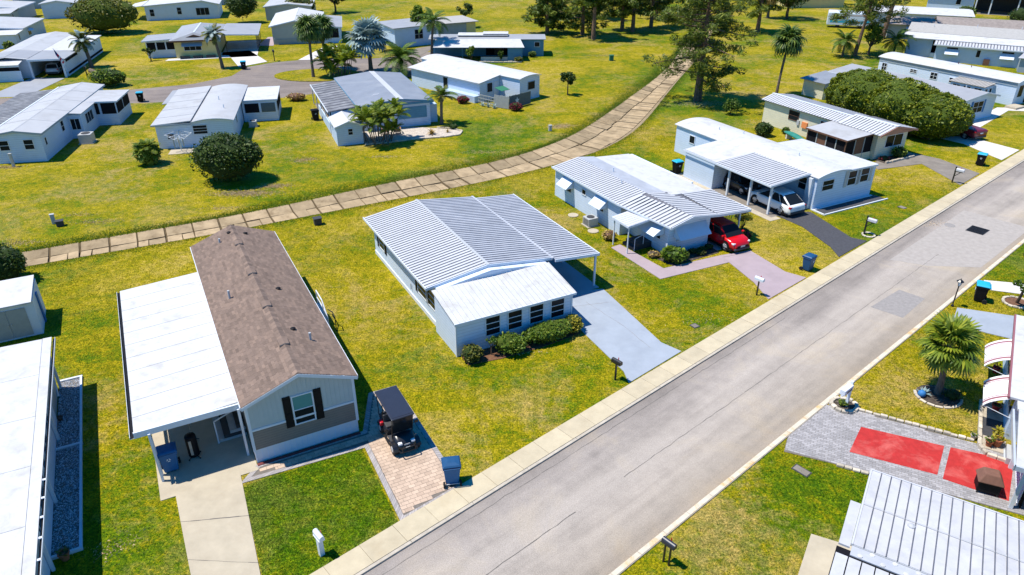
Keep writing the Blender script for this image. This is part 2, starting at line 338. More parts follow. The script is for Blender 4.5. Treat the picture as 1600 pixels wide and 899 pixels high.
# drainage channel edges (far edge, near edge)
CL = [(-75,24),(-60,32.4),(-33.74,46.16),(-20.41,53.08),(-11.22,59.57),(0,66.33),(6.75,74.14),(12.19,85.14),(19.28,99.76),(24.2,111.42),(31.49,133.99),(38,152)]
CR = [(-73.5,21.2),(-59,30.2),(-32.99,43.6),(-21.95,48.87),(-15.25,52.82),(-5.51,58.23),(0,61.63),(5.6,65.6),(10.25,69.73),(13.96,77.02),(17.6,86.5),(22.61,99.76),(28.6,114.5),(35.0,133.0),(41,151)]
def resample(P, n):
    P = np.array(P, float); d = np.r_[0, np.cumsum(np.hypot(*np.diff(P, axis=0).T))]
    # smooth with a light Catmull-like pass
    t = np.linspace(0, d[-1], n); q = np.c_[np.interp(t, d, P[:,0]), np.interp(t, d, P[:,1])]
    for _ in range(6): q[1:-1] = q[1:-1]*.5 + (q[:-2]+q[2:])*.25
    return q
NS = 96
cl = resample(CL, NS); cr0 = resample(CR, 600)
# match each far-edge station with the nearest near-edge point, kept in order
idx = [int(np.argmin(((cr0 - p)**2).sum(1))) for p in cl]; idx = np.maximum.accumulate(idx)
cr = np.array([cr0[i] for i in idx]); 
for _ in range(8): cr[1:-1] = cr[1:-1]*.5 + (cr[:-2]+cr[2:])*.25
hole = [(p[0], p[1], 0) for p in cl] + [(p[0], p[1], 0) for p in cr[::-1]]
outer = [(-900,-60,0),(900,-60,0),(900,1500,0),(-900,1500,0)]
tri = tessellate_polygon([[V(p) for p in outer], [V(p) for p in hole]])
vs = outer + hole
me = bpy.data.meshes.new('ground'); fs = []
for t3 in tri:
    a, b, c = (V(vs[i]) for i in t3)
    fs.append(t3 if (b-a).cross(c-a).z > 0 else t3[::-1])
me.from_pydata(vs, [], fs); me.update(); me.materials.append(M['grass'])
ground = link('ground', me); tag(ground, 'yellow green lawn spreading between all the homes', None, None, 'structure')
PAVED.append([(p[0],p[1]) for p in hole])
# channel body: silt bed below, then bank slabs and floor slabs as pieces
mb = MB()
lo = [np.c_[a, np.full(NS, z)] for a, z in ((cl, -.02), (cl*.62+cr*.38, -.36), (cl*.12+cr*.88, -.36), (cr, -.02))]
for i in range(NS-1):
    for k in range(3): mb.add([lo[k][i], lo[k+1][i], lo[k+1][i+1], lo[k][i+1]], [(0,1,2,3)])
chan = struct('drainage_channel', mb, M['mud'], 'long concrete drainage channel curving between the two rows of homes')
def lerp(a, b, f): return a*(1-f) + b*f
def P3(p, z): return (p[0], p[1], z)
for i in range(NS-1):
    g0 = .015 + RN.random()*.05; g1 = 1 - .01 - RN.random()*.05
    A = lambda f, s: lerp(lerp(cl[i], cl[i+1], s), lerp(cr[i], cr[i+1], s), f)
    dz = RN.normal(0, .02, 4); ed = .34 + .05*RN.random()
    m1 = MB(); m1.rv = float(RN.random())
    m1.slab([P3(A(-.02,g0), .015), P3(A(ed,g0), -.25+dz[0]), P3(A(ed,g1), -.25+dz[1]), P3(A(-.02,g1), .015)], .1)
    m1.build('bank_slab', M['channel'], chan, rnd=True)
    m2 = MB(); m2.rv = float(RN.random())
    sp = g0 + (g1-g0)*(.35 + .3*RN.random())
    for u, v in (((g0,sp-.012),(sp+.012,g1)) if i % 3 else ((g0,g1),)):
        m2 = MB(); m2.rv = .35+.65*float(RN.random()); k_ = float(RN.normal(0,.02)); sh_ = float(RN.normal(0,.02))
        m2.slab([P3(A(ed+.02,u), -.28+dz[2]+k_), P3(A(.86,u+sh_), -.28+dz[2]+k_), P3(A(.86,v+sh_), -.28+dz[3]+k_), P3(A(ed+.02,v), -.28+dz[3]+k_)], .08)
        m2.build('floor_slab', M['channel'], chan, rnd=True)
m3 = MB()
for i in range(NS-1): m3.slab([P3(cl[i]*.12+cr[i]*.88, -.26), P3(cr[i]*1.0, .012), P3(cr[i+1], .012), P3(cl[i+1]*.12+cr[i+1]*.88, -.26)], .05)
m3.build('near_bank', M['channel'], chan)
# street
road = struct('street', MB().prism([rd(-60,1.2), rd(150,1.2), rd(150,7.3), rd(-60,7.3)], -.05, .006), M['asphalt'], 'wide pale asphalt street running diagonally past the homes')
PAVED.append([rd(-60,0), rd(150,0), rd(150,7.6), rd(-60,7.6)])
side = struct('pavement', MB().prism([rd(-60,.02), rd(150,.02), rd(150,1.06), rd(-60,1.06)], -.05, .045), M['kerb'], 'cream concrete pavement beside the street')
s = -30.
while s < 110:
    L = 1.52; q = MB(); q.rv = float(RN.random())
    q.prism([rd(s+.008,0), rd(s+L-.008,0), rd(s+L-.008,1.08), rd(s+.008,1.08)], -.02, .085 + float(RN.normal(0,.002)))
    q.build('pavement_slab', M['walk'], side, rnd=True); s += L
s = -30.
while s < 110:
    MB().prism([rd(s+.01,1.10), rd(s+3.04,1.10), rd(s+3.04,1.24), rd(s+.01,1.24)], -.02, .078).build('kerb_stone', M['kerb'], side); s += 3.05
kerb = struct('kerb', MB().prism([rd(-60,7.28), rd(150,7.28), rd(150,7.50), rd(-60,7.50)], -.05, .05), M['kerb'], 'low kerb with worn yellow and white paint along the far side of the street')
s = -30.
while s < 110:
    MB().prism([rd(s+.01,7.26), rd(s+1.52,7.26), rd(s+1.52,7.47), rd(s+.01,7.47)], -.02, .075).build('kerb_stone', M['kerb_paint'], kerb); s += 1.53
def strip(pts, w, z, name, m, parent, wob=.014):
    mb = MB(); L = []; 
    for i in range(len(pts)-1):
        a = V(pts[i]); b = V(pts[i+1]); n = max(2, int((b-a).length/.35))
        for k in range(n): L.append(a.lerp(b, k/n))
    L.append(V(pts[-1])); L = [p + V((random.gauss(0,wob), random.gauss(0,wob))) for p in L]
    for i in range(len(L)-1):
        d = (L[i+1]-L[i]).normalized(); n = V((-d.y, d.x)) * w * random.uniform(.3, .7)
        mb.add([(*(L[i]-n), z), (*(L[i+1]-n), z), (*(L[i+1]+n), z), (*(L[i]+n), z)], [(0,1,2,3)])
    return mb.build(name, m, parent)
strip([rd(1,4.25), rd(9.5,4.25)], .03, .0105, 'crack', M['crack'], road); strip([rd(12.5,4.22), rd(21,4.25), rd(35,4.2)], .022, .0105, 'crack', M['crack'], road)
strip([rd(35,4.2), rd(46,4.15)], .02, .0105, 'crack', M['crack'], road); strip([rd(-10,4.3), rd(1,4.25)], .03, .0105, 'crack', M['crack'], road)
strip([rd(-10,1.75), rd(16,1.7), rd(30,1.7)], .02, .0105, 'crack', M['crack'], road)
sheet('road_patch', [(21.95,38.01),(24.76,40.22),(25.81,39.05),(23.33,36.72)], M['patch_dark'], .0105, parent=road, kind=None)
sheet('road_patch', [rd(42.5,2.3), rd(56,2.2), rd(56,6.9), rd(46,6.9), rd(43.5,4.4)], M['patch_pale'], .0103, parent=road, kind=None)
# storm drain and manhole in the street
gr = empty('storm_drain', (35.1,49.55,.0), 41, 'dark square storm drain grate in the street', 'drain')
bx('frame', M['darkgrey'], gr, -.72,.72,-.62,.62,-.02,.018); 
for k in range(9): bx('bar', M['black'], gr, -.66+k*.15, -.56+k*.15, -.56,.56, .018,.032)
mh = MB().lathe((33.5,50.5,0), [(.4,-.02),(.4,.018),(.34,.024)], 20).build('manhole_cover', M['patch_dark'], None, label='small round manhole cover beside the storm drain', cat='manhole')
# back street with turning circle
bs = [(-120,70),(-90,78),(-61.9,86.6),(-46.9,87.6),(-37.3,89.1),(-28.9,90.4),(-20.3,95.6),(-14.4,102.6),(-9,112),(-7.5,122),(-10.5,124),(-16,118.5),(-21.7,115.5),(-29.9,115.6),(-36.1,112.6),(-39.4,109),(-39.5,103),(-43,98),(-50,94.6),(-58.4,91.4),(-90,84),(-120,76)]
sheet('back_street', bs, M['asphalt_back'], .008, 'curving back street with turning circle')
isl = [(-27.4+6.0*math.cos(a)*1.02, 103.4+4.1*math.sin(a)) for a in np.linspace(0, 2*PI, 28)[:-1]]
struct('traffic_island', MB().prism(isl, -.05, .1), M['grass'], 'oval grass island in the turning circle')
LWN = [(-11.45,22.75),(-6.85,25.2),(-4.55,20.75),(-8.7,17.15)]
sheet('front_lawn', LWN, M['grass_green'], .012, 'greener square front lawn between the driveway and the paver pad')
# drives and paths
d1 = sheet('driveway', [(-14.98,23.05),(-14.46,22.9),(-11.2,17.0),(-8.75,17.06),(-11.69,23.28),(-12.2,24.3)], M['slab'], .035, 'cream concrete driveway leading to the brown roofed home')
d2 = sheet('driveway', [(3.2,39.9),(5.83,40.3),(8.4,34.0),(9.35,33.1),(6.03,30.15),(5.9,31.2),(3.9,35.5),(3.4,36.6)], M['slab_blue'], .034, 'blue grey driveway beside the ribbed metal roof home')
d3 = sheet('driveway', [(14.6,45.2),(16.9,46.0),(18.3,42.7),(19.4,41.85),(16.0,38.95),(15.75,41.2)], M['slab_pink'], .034, 'pink grey driveway in front of the red car')
sheet('footpath', [(7.1,46.5),(7.8,47.0),(10.25,43.2),(14.6,45.2),(15.1,44.2),(9.75,41.65)], M['slab_pink'], .03, 'pink grey footpath bending round the flower bed')
sheet('driveway', [(20.4,53.2),(23.8,53.1),(25.0,48.2),(25.9,47.6),(22.8,44.95),(22.85,46.6),(22.1,50.2)], M['asphalt_black'], .034, 'black sealed driveway behind the white car')
sheet('driveway', [(38.6,68.9),(41.0,66.4),(42.5,62.2),(39.1,59.2),(38.6,64.9),(33.8,63.3),(33.5,64.6)], M['slab_dark'], .034, 'weathered dark driveway by the cream home')
sheet('driveway', [(44.0,74.1),(47.9,73.6),(50.4,69.1),(46.8,66.0),(46.0,71.2)], M['slab_white'], .034, 'pale driveway behind the big clipped tree')
sheet('driveway', [(49.5,75.6),(58.5,84.2),(66,83),(67,84.4),(58,85.6),(48.6,76.8)], M['slab_white'], .03, 'white footpath beside the shuttered white home')
sheet('driveway', [(-33.07,114.3),(-31.0,114.4),(-29.3,126.4),(-31.5,126.6)], M['slab_white'], .03, 'short pale driveway to the grey gabled home')
sheet('driveway', [(-50.5,119),(-43.2,122.2),(-37.5,113.0),(-40.5,109.0),(-45.0,117.8)], M['slab_white'], .03, 'white driveway beside the yellow hipped roof home')
sheet('driveway', [(-66.2,90.3),(-61.3,91.0),(-62.2,101.5),(-66.9,101.9)], M['roof_grey'], .03, 'pale grey driveway in front of the home with flag')
sheet('driveway', [(-18,112),(-15.5,114),(-12,128),(-16,124)], M['slab_dark'], .03, 'shaded driveway beside the pale blue home')
sheet('driveway', [(98,150),(140,143),(141,147),(98,154)], M['slab_white'], .03, 'far pale driveway at the dark carport')
sheet('driveway', [(27.2,37.9),(28.9,37.3),(31.5,36.4),(29.5,33.7),(27.3,35.0),(26.0,36.2)], M['slab_blue'], .034, 'pale blue driveway beyond the fan palm')
sheet('footpath', [(30.9,41.5),(34.5,40.7),(33.5,39.2),(30.4,40.2)], M['slab_white'], .03, 'small pale path beside the tree ring')
sheet('driveway', [(11.77,20.16),(13.2,19.5),(11.0,15.5),(9.2,16.0)], M['slab'], .034, 'plain concrete slab beside the large metal roof')

strip([(-13.28,20.77),(-10.65,21.1)], .035, .0365, 'joint', M['crack'], d1, .006); strip([(-12.25,18.9),(-9.55,18.75)], .02, .0365, 'joint', M['crack'], d1, .006)
strip([(4.6,38.6),(6.6,35.6),(7.7,33.4)], .02, .0355, 'joint', M['slab_dark'], d2, .02); strip([(3.6,38.0),(6.3,38.6)], .02, .0355, 'joint', M['slab_dark'], d2, .01); strip([(14.7,44.9),(16.9,45.7)], .025, .0355, 'joint', M['crack'], d3, .006)
# paver pads: one sheet of joint sand, every paver its own raised block (joined: a few pixels each)
def inpoly(pt, poly):
    x, y = pt; c = False; n = len(poly)
    for i in range(n):
        x0, y0 = poly[i]; x1, y1 = poly[(i+1) % n]
        if (y0 > y) != (y1 > y) and x < (x1-x0)*(y-y0)/(y1-y0)+x0: c = not c
    return c
def pavers(name, poly, rot, pw, pl, m, label, border=None, z=.03):
    n = len(poly); ar = sum(poly[i][0]*poly[(i+1)%n][1]-poly[(i+1)%n][0]*poly[i][1] for i in range(n))
    if ar < 0: poly = poly[::-1]
    base_ = sheet(name, poly, M['paver_joint'], z-.012, label); c, s = math.cos(R(rot)), math.sin(R(rot)); inner = poly
    def inset(pl_, d):
        out = []
        for i in range(len(pl_)):
            p0, p1, p2 = V(pl_[i-1]), V(pl_[i]), V(pl_[(i+1) % len(pl_)]); d1 = (p1-p0).normalized(); d2 = (p2-p1).normalized(); n1 = V((-d1.y,d1.x)); n2 = V((-d2.y,d2.x)); bs_ = (n1+n2); k = d/max(.3, bs_.dot(n1)); q = p1 + bs_*k; out.append((q.x,q.y))
        return out
    if border:
        inner = inset(poly, border); me_ = MB()
        for i in range(n):
            a0, a1, b0, b1 = V(poly[i]), V(poly[(i+1)%n]), V(inner[i]), V(inner[(i+1)%n]); k = max(1, int((a1-a0).length/.15))
            for j in range(k):
                f, g = (j+.04)/k, (j+.96)/k; me_.rv = random.random(); W = [a0.lerp(a1,f), a0.lerp(a1,g), b0.lerp(b1,g), b0.lerp(b1,f)]; me_.prism([(w.x,w.y) for w in W], z-.03, z+random.gauss(0,.0015))
        me_.build('border_pavers', M['paver_edge'], base_, rnd=True, kind='stuff')
    def clip(sub_, cl_):            # Sutherland-Hodgman against each (locally convex) edge of a convex cutter
        return sub_
    loc = [(p[0]*c+p[1]*s, -p[0]*s+p[1]*c) for p in poly]; x0 = min(p[0] for p in loc); x1 = max(p[0] for p in loc); y0 = min(p[1] for p in loc); y1 = max(p[1] for p in loc)
    mb = MB(); j = 0; y = y0; inn = inset(inner, .012)
    while y < y1:
        x = x0 - (pl/2 if j % 2 else 0)
        while x < x1:
            # a brick crossing the edge is cut into quarters and only the quarters inside are laid
            def put(xa, xb, depth):
                q = [(xa,y+.006),(xb,y+.006),(xb,y+pw-.006),(xa,y+pw-.006)]; W = [(a*c-b*s, a*s+b*c) for a, b in q]; k = sum(inpoly(w_, inn) for w_ in W)
                if k == 4: mb.prism(W, z-.03, zz)
                elif depth > 0 and k > 0: xm = (xa+xb)/2; put(xa, xm, depth-1); put(xm, xb, depth-1)
            mb.rv = random.random(); zz = z + random.gauss(0,.0015); put(x+.006, x+pl-.006, 3); x += pl
        y += pw; j += 1
    mb.build('pavers', m, base_, rnd=True, kind='stuff'); return base_
pavers('paved_pad', [(-11.62,22.9),(-11.25,24.1),(-7.0,26.35),(-7.25,29.3),(-5.95,29.95),(-2.1,22.75),(-4.45,20.75),(-6.7,25.2)], 27.8, .2, .3, M['paver'], 'tan paved parking pad with grey border under the golf cart', border=.22)
RED1 = [(16.51,26.65),(19.73,25.3),(18.44,23.44),(15.24,24.91)]; RED2 = [(19.97,25.21),(22.3,24.3),(20.6,21.9),(18.55,23.2)]
pdv = pavers('paved_driveway', [(13.0,26.35),(15.4,28.4),(16.5,28.1),(21.66,25.3),(24.0,24.2),(22.3,20.4),(14.24,24.15),(12.3,24.95)], -25, .13, .26, M['paver_grey'], 'grey brick driveway with red painted rectangles')
for q_ in (RED1, RED2): MB().prism(q_, .0, .0375).build('red_paint', M['mat_red'], pdv, label='red painted rectangle on the grey brick driveway')
# edging stones along the brick driveway
def stones(name, label, pts, w=.16, h=.13, l=.3):
    root = empty(name, (pts[0][0], pts[0][1], 0), 0, label, 'edging')
    for i in range(len(pts)-1):
        a = V(pts[i]); b = V(pts[i+1]); n = max(1, int((b-a).length/l)); d = (b-a)/n
        for k in range(n):
            c = a + d*(k+.5) - V(pts[0]); mb = MB(); mb.rv = random.random()
            mb.obox((c.x+random.gauss(0,.01), c.y+random.gauss(0,.01)), d, w*random.uniform(.85,1.15), 0, h*random.uniform(.85,1.15), d.length*.92).build('stone', M['stone'], root, rnd=True, bevel=.03)
    return root
stones('stone_edging', 'row of tan edging stones between driveway bricks and palm lawn', [(16.9,27.95),(19,26.85),(21.3,25.65)])
stones('stone_edging', 'short row of edging stones below the red painted rectangle', [(14.3,24.05),(15.5,23.5),(16.8,22.95)])
# ================================================================== HOUSE KIT (all in the house's own axes: x right along the front, y away from the street)
def face(x0, x1, y0, y1, side):
    return {'F': (V((x0,y0)), V((1,0)), V((0,-1))), 'R': (V((x1,y0)), V((0,1)), V((1,0))),
            'L': (V((x0,y1)), V((0,-1)), V((-1,0))), 'B': (V((x1,y1)), V((-1,0)), V((0,1)))}[side]
def wbox(mb, fc, a0, a1, z0, z1, d0, d1):
    O, r, n = fc; q = []
    for z in (z0, z1):
        for a, d in ((a0,d1),(a1,d1),(a1,d0),(a0,d0)): p = O + r*a + n*d; q.append((p.x,p.y,z))
    return mb.add(q, [(3,2,1,0),(4,5,6,7),(0,1,5,4),(1,2,6,5),(2,3,7,6),(3,0,4,7)])
def window(root, fc, a, z, w, h, rows=2, cols=1, fm='trim', gm='glass', ft=.06, shutter=None, name='window', bars='h'):
    mb = MB()
    wbox(mb, fc, a, a+w, z, z+ft, 0, .05); wbox(mb, fc, a, a+w, z+h-ft, z+h, 0, .05)
    wbox(mb, fc, a, a+ft, z+ft, z+h-ft, 0, .05); wbox(mb, fc, a+w-ft, a+w, z+ft, z+h-ft, 0, .05)
    o = mb.build(name, M[fm], root)
    iw = (w-2*ft)/cols; ih = (h-2*ft)/rows
    for i in range(cols):
        for j in range(rows):
            g = gm if not isinstance(gm, (list, tuple)) else gm[j % len(gm)]
            wbox(MB(), fc, a+ft+i*iw+.004, a+ft+(i+1)*iw-.004, z+ft+j*ih+.004, z+ft+(j+1)*ih-.004, -.01, .022).build('pane', M[g], o)
    for i in range(1, cols): wbox(MB(), fc, a+ft+i*iw-.02, a+ft+i*iw+.02, z+ft, z+h-ft, 0, .04).build('mullion', M[fm], o)
    for j in range(1, rows): wbox(MB(), fc, a+ft, a+w-ft, z+ft+j*ih-.02, z+ft+j*ih+.02, 0, .043).build('glazing_bar', M[fm], o)
    if shutter:
        for s_ in (-1, 1):
            x = a-.36 if s_ < 0 else a+w+.02
            mb = MB(); wbox(mb, fc, x, x+.34, z-.05, z+h+.05, 0, .035)
            for k in range(2): wbox(mb, fc, x+.05, x+.29, z+.05+k*h*.5, z+h*.5-.07+k*h*.5, .035, .05)
            mb.build('shutter', M[shutter], o)
    return o
def door(root, fc, a, z, w=.9, h=2., m='trim', glass=False):
    mb = MB(); wbox(mb, fc, a, a+w, z, z+h, 0, .05); o = mb.build('door', M[m], root)
    if glass: wbox(MB(), fc, a+.15, a+w-.15, z+1., z+h-.2, .05, .06).build('pane', M['glass'], o)
    wbox(MB(), fc, a+w-.12, a+w-.07, z+.95, z+1.05, .05, .1).build('handle', M['metal'], o); return o
def awning(root, fc, a, z, w, out=.7, drop=.55, m='white_plain', name='awning', legs=True):
    O, r, n = fc; p = lambda s, d, zz: ((O+r*s+n*d).x, (O+r*s+n*d).y, zz)
    o = MB().slab([p(a,0.02,z), p(a,out,z-drop), p(a+w,out,z-drop), p(a+w,0.02,z)], .03).build(name, M[m], root)
    for s_ in (a+.02, a+w-.05):
        MB().add([p(s_,.03,z-.05), p(s_,out-.03,z-drop-.02), p(s_,.03,z-drop-.02), p(s_+.03,.03,z-.05), p(s_+.03,out-.03,z-drop-.02), p(s_+.03,.03,z-drop-.02)], [(0,1,2),(5,4,3),(0,3,4,1),(1,4,5,2),(2,5,3,0)]).build('side_panel', M[m], o)
    return o
def gable_walls(root, w, l, eave, ridge, m, rx=None, x0=0, y0=0, skirt=None, z0=0):
    rx = x0 + w/2 if rx is None else rx
    o = MB().profx([(x0,z0),(x0+w,z0),(x0+w,eave),(rx,ridge),(x0,eave)], y0, y0+l).build('wall', M[m], root)
    if skirt: 
        mb = MB(); mb.box(x0-.02,x0+w+.02,y0-.02,y0+l+.02,0,.5); mb.build('skirting', M[skirt], root)
    return o
def slab_roof(root, pts, t, m, name='roof', fascia='trim', parent=None):
    o = MB().slab(pts, t).build(name, M[m], parent or root)
    return o
def gable_roof(root, w, l, eave, ridge, m, rx=None, x0=0, y0=0, ov=.2, ovf=.2, t=.1, fascia='trim', cap=True, name='roof', seams=0):
    """two slopes + fascia boards + ridge cap; the roof is one part with sub-parts"""
    rx = x0 + w/2 if rx is None else rx
    sl_, sr_ = (ridge-eave)/(rx-x0), (ridge-eave)/(x0+w-rx)
    zl, zr = eave - sl_*ov, eave - sr_*ov; a, b = y0-ovf, y0+l+ovf; T = t
    L = [(x0-ov,a,zl+T),(rx,a,ridge+T),(rx,b,ridge+T),(x0-ov,b,zl+T)]; Rr = [(rx,a,ridge+T),(x0+w+ov,a,zr+T),(x0+w+ov,b,zr+T),(rx,b,ridge+T)]
    o = MB().slab(L, t*.9).slab(Rr, t*.9).build(name, M[m], root)
    if fascia:
        f = MB()
        f.box(x0-ov-.025, x0-ov-.002, a, b, zl-.08, zl+T+.012); f.box(x0+w+ov+.002, x0+w+ov+.025, a, b, zr-.08, zr+T+.012)
        for y in (a-.026, b+.003):
            f.profx([(x0-ov,zl-.06),(rx,ridge-.06),(rx,ridge+T+.01),(x0-ov,zl+T+.01)], y, y+.023)
            f.profx([(rx,ridge-.06),(x0+w+ov,zr-.06),(x0+w+ov,zr+T+.01),(rx,ridge+T+.01)], y, y+.023)
        f.build('fascia', M[fascia], o)
    for k in range(seams):
        y = a + (b-a)*(k+1)/(seams+1); MB().slab([(x0-ov,y-.03,zl+T+.012),(rx,y-.03,ridge+T+.012),(rx,y+.03,ridge+T+.012),(x0-ov,y+.03,zl+T+.012)],.012).slab([(rx,y-.03,ridge+T+.012),(x0+w+ov,y-.03,zr+T+.012),(x0+w+ov,y+.03,zr+T+.012),(rx,y+.03,ridge+T+.012)],.012).build('roof_seam', M['roof_grey'], o)
    if cap: MB().profx([(rx-.13,ridge+T-.02),(rx+.13,ridge+T-.02),(rx,ridge+T+.03)], a, b).build('ridge_cap', M[m], o)
    return o
def pan_roof(root, A, B, C, D, n, m, gap=.3, t=.035, name='roof', base_m='pan_joint', seam=True):
    """pan roof between eave A->B and top D->C: n separate raised pans over a grimy base sheet"""
    A, B, C, D = (V(p) for p in (A,B,C,D)); nrm = (B-A).cross(D-A).normalized()
    if nrm.z < 0: nrm = -nrm
    o = MB().slab([A, B, C, D], .05).build(name, M[base_m], root)
    st = (B-A)/n; st2 = (C-D)/n; up = nrm*t
    mb = MB(); a, d = A+st*(gap/2), D+st2*(gap/2); b, c = A+st*(1-gap/2), D+st2*(1-gap/2)
    e = (b-a)*.12
    # a shallow folded pan: flat with two upturned lips
    mb.add([a+nrm*.002, a+e+up*.5, b-e+up*.5, b+nrm*.002, d+nrm*.002, d+e+up*.5, c-e+up*.5, c+nrm*.002, a+up*.95, b+up*.95, d+up*.95, c+up*.95],
           [(8,1,5,10),(1,2,6,5),(2,9,11,6),(0,8,10,4),(9,3,7,11),(0,3,9,2,1,8),(4,10,5,6,11,7)])
    meh = mb.mesh('roof_pan', M[m])
    for k in range(n):
        q = link('roof_pan', meh, o); q.location = st*k
    return o
def posts(root, pts, z, m='trim', s=.05, name='post'):
    for x, y in pts: MB().box(x-s,x+s,y-s,y+s,0,z).build(name, M[m], root)
def vents(root, pts, m='metal'):
    for x, y, z in pts:
        MB().cyl((x,y,z-.1),(x,y,z+.3),.045,.045,8).build('vent_pipe', M[m], root)
def shed_room(root, x0, x1, y0, y1, zs, wm, rm, ov=.15, t=.07, name='roof', wname='wall', fascia='trim'):
    """walls under a single slope; zs = heights at (x0,y0),(x1,y0),(x1,y1),(x0,y1)"""
    P = [(x0,y0),(x1,y0),(x1,y1),(x0,y1)]
    w_ = MB().add([(p[0],p[1],0) for p in P]+[(p[0],p[1],z) for p, z in zip(P, zs)], [(3,2,1,0),(4,5,6,7),(0,1,5,4),(1,2,6,5),(2,3,7,6),(3,0,4,7)]).build(wname, M[wm], root) if wm else None
    dzx = (zs[1]-zs[0])/(x1-x0); dzy = (zs[3]-zs[0])/(y1-y0); Z = lambda x, y: zs[0]+dzx*(x-x0)+dzy*(y-y0)+t+.005
    q = [(x0-ov,y0-ov),(x1+ov,y0-ov),(x1+ov,y1+ov),(x0-ov,y1+ov)]
    r_ = MB().slab([(x,y,Z(x,y)) for x, y in q], t).build(name, M[rm], root)
    if fascia:
        f = MB()
        for i in range(4):
            a, b = V((*q[i], Z(*q[i]))), V((*q[(i+1)%4], Z(*q[(i+1)%4]))); d = (b-a); n_ = V((d.y,-d.x,0)).normalized()*.02
            a = a + n_*.15; b = b + n_*.15
            f.add([a-V((0,0,.14)), b-V((0,0,.14)), b+V((0,0,.012)), a+V((0,0,.012)), a-V((0,0,.14))+n_, b-V((0,0,.14))+n_, b+V((0,0,.012))+n_, a+V((0,0,.012))+n_], [(0,1,2,3),(7,6,5,4),(0,4,5,1),(1,5,6,2),(2,6,7,3),(3,7,4,0)])
        f.build('fascia', M[fascia], r_)
    return r_
def arch_roof(root, x0, x1, y0, y1, eave, rise, m, ov=.12, n=10, t=.06, name='roof'):
    pr = []
    for i in range(n+1):
        f = i/n; x = x0-ov + (x1-x0+2*ov)*f; pr.append((x, eave + rise*(1-(2*f-1)**2)))
    o = MB().profx(pr + [(x, z+t) for x, z in pr[::-1]], y0-ov, y1+ov).build(name, M[m], root)
    MB().profx(pr + [(x, z+t+.01) for x, z in pr[::-1]], y0-ov-.03, y0-ov-.002).build('fascia', M['trim'], o)
    return o
def arch_walls(root, x0, x1, y0, y1, eave, rise, m, n=10):
    pr = [(x0,0)] + [(x1,0)] + [(x1-(x1-x0)*i/n, eave-.02 + rise*(1-(2*i/n-1)**2)) for i in range(n+1)]
    return MB().profx(pr, y0, y1).build('wall', M[m], root)
FOOT = []
def foot(root, x0, x1, y0, y1):
    c, s = math.cos(root.rotation_euler.z), math.sin(root.rotation_euler.z); ox, oy = root.location.x, root.location.y
    PAVED.append([(ox+x*c-y*s, oy+x*s+y*c) for x, y in ((x0,y0),(x1,y0),(x1,y1),(x0,y1))])
def W2(root, x, y):
    c, s = math.cos(root.rotation_euler.z), math.sin(root.rotation_euler.z); return (root.location.x+x*c-y*s, root.location.y+x*s+y*c)
def hvac(name, loc, rz, label, s=.85):
    r = empty(name, loc, rz, label, 'air conditioner'); h = .8*s
    MB().box(-s/2,s/2,-s/2,s/2,.05,h).build('casing', M['metal'], r, bevel=.02); MB().lathe((0,0,h), [(s*.36,0),(s*.36,.03),(s*.3,.035)], 16).build('fan_grille', M['darkgrey'], r)
    for k in range(7): MB().box(-s/2-.008,-s/2,-s*.42+k*s*.12,-s*.42+k*s*.12+.05,.12,h-.08).build('louvre', M['darkgrey'], r)
    MB().box(-s*.6,s*.6,-s*.6,s*.6,0,.05).build('pad', M['slab'], r); return r
# ================================================================== HOME WITH BROWN SHINGLE ROOF (nearest)
h1 = empty('mobile_home', (-11.3,24.16), 27.8, 'grey mobile home with brown shingle roof and white carport, golf cart alongside', 'mobile home', 'mobile homes of the park')
foot(h1, -4.0, 4.8, -.1, 17.6)
gable_walls(h1, 4.7, 17.4, 3.3, 4.2, 'batten', z0=1.80)
MB().box(.0,4.7,0,17.4,.74,1.80).build('lower_wall', M['taupe'], h1); 
sk_ = MB().box(.03,4.67,.03,17.37,0,.74).build('skirting', M['trim'], h1)
F1 = face(0,4.7,0,17.4,'F'); R1_ = face(0,4.7,0,17.4,'R')
bt = MB()
for k in range(19): wbox(bt, F1, .06+k*.25, .09+k*.25, 0, .74, -.03, -.012)
bt.build('skirting_ribs', M['white_plain'], sk_)
bt = MB()
for k in range(24):
    x = .1+k*.196; zt = 3.3 + .9*(1-abs(x-2.35)/2.35) - .03
    wbox(bt, F1, x, x+.035, 1.9, zt, 0, .018)
bt.build('battens', M['batten'], h1)
tb = MB(); wbox(tb, F1, -.02, 4.72, 1.76, 1.86, 0, .03); wbox(tb, F1, -.02, .1, .7, 3.3, 0, .032); wbox(tb, F1, 4.6, 4.72, .7, 3.3, 0, .032); wbox(tb, R1_, 0, .1, .7, 3.28, 0, .03); wbox(tb, R1_, .1, 17.4, 1.76, 1.86, 0, .03); tb.build('trim_boards', M['trim'], h1)
MB().box(.02,4.68,-.22,-.06,-.02,.06).build('brick_edge', M['brick_red'], h1)
window(h1, F1, 1.9, 1.46, .95, 1.56, 2, 1, gm=['glass','glass_teal'], shutter='black')
for y in (3.0, 7.0, 12.5): window(h1, R1_, y, 1.7, .9, 1.1, 2, 1)
door(h1, R1_, 10.2, .8, .9, 2.0, 'trim')
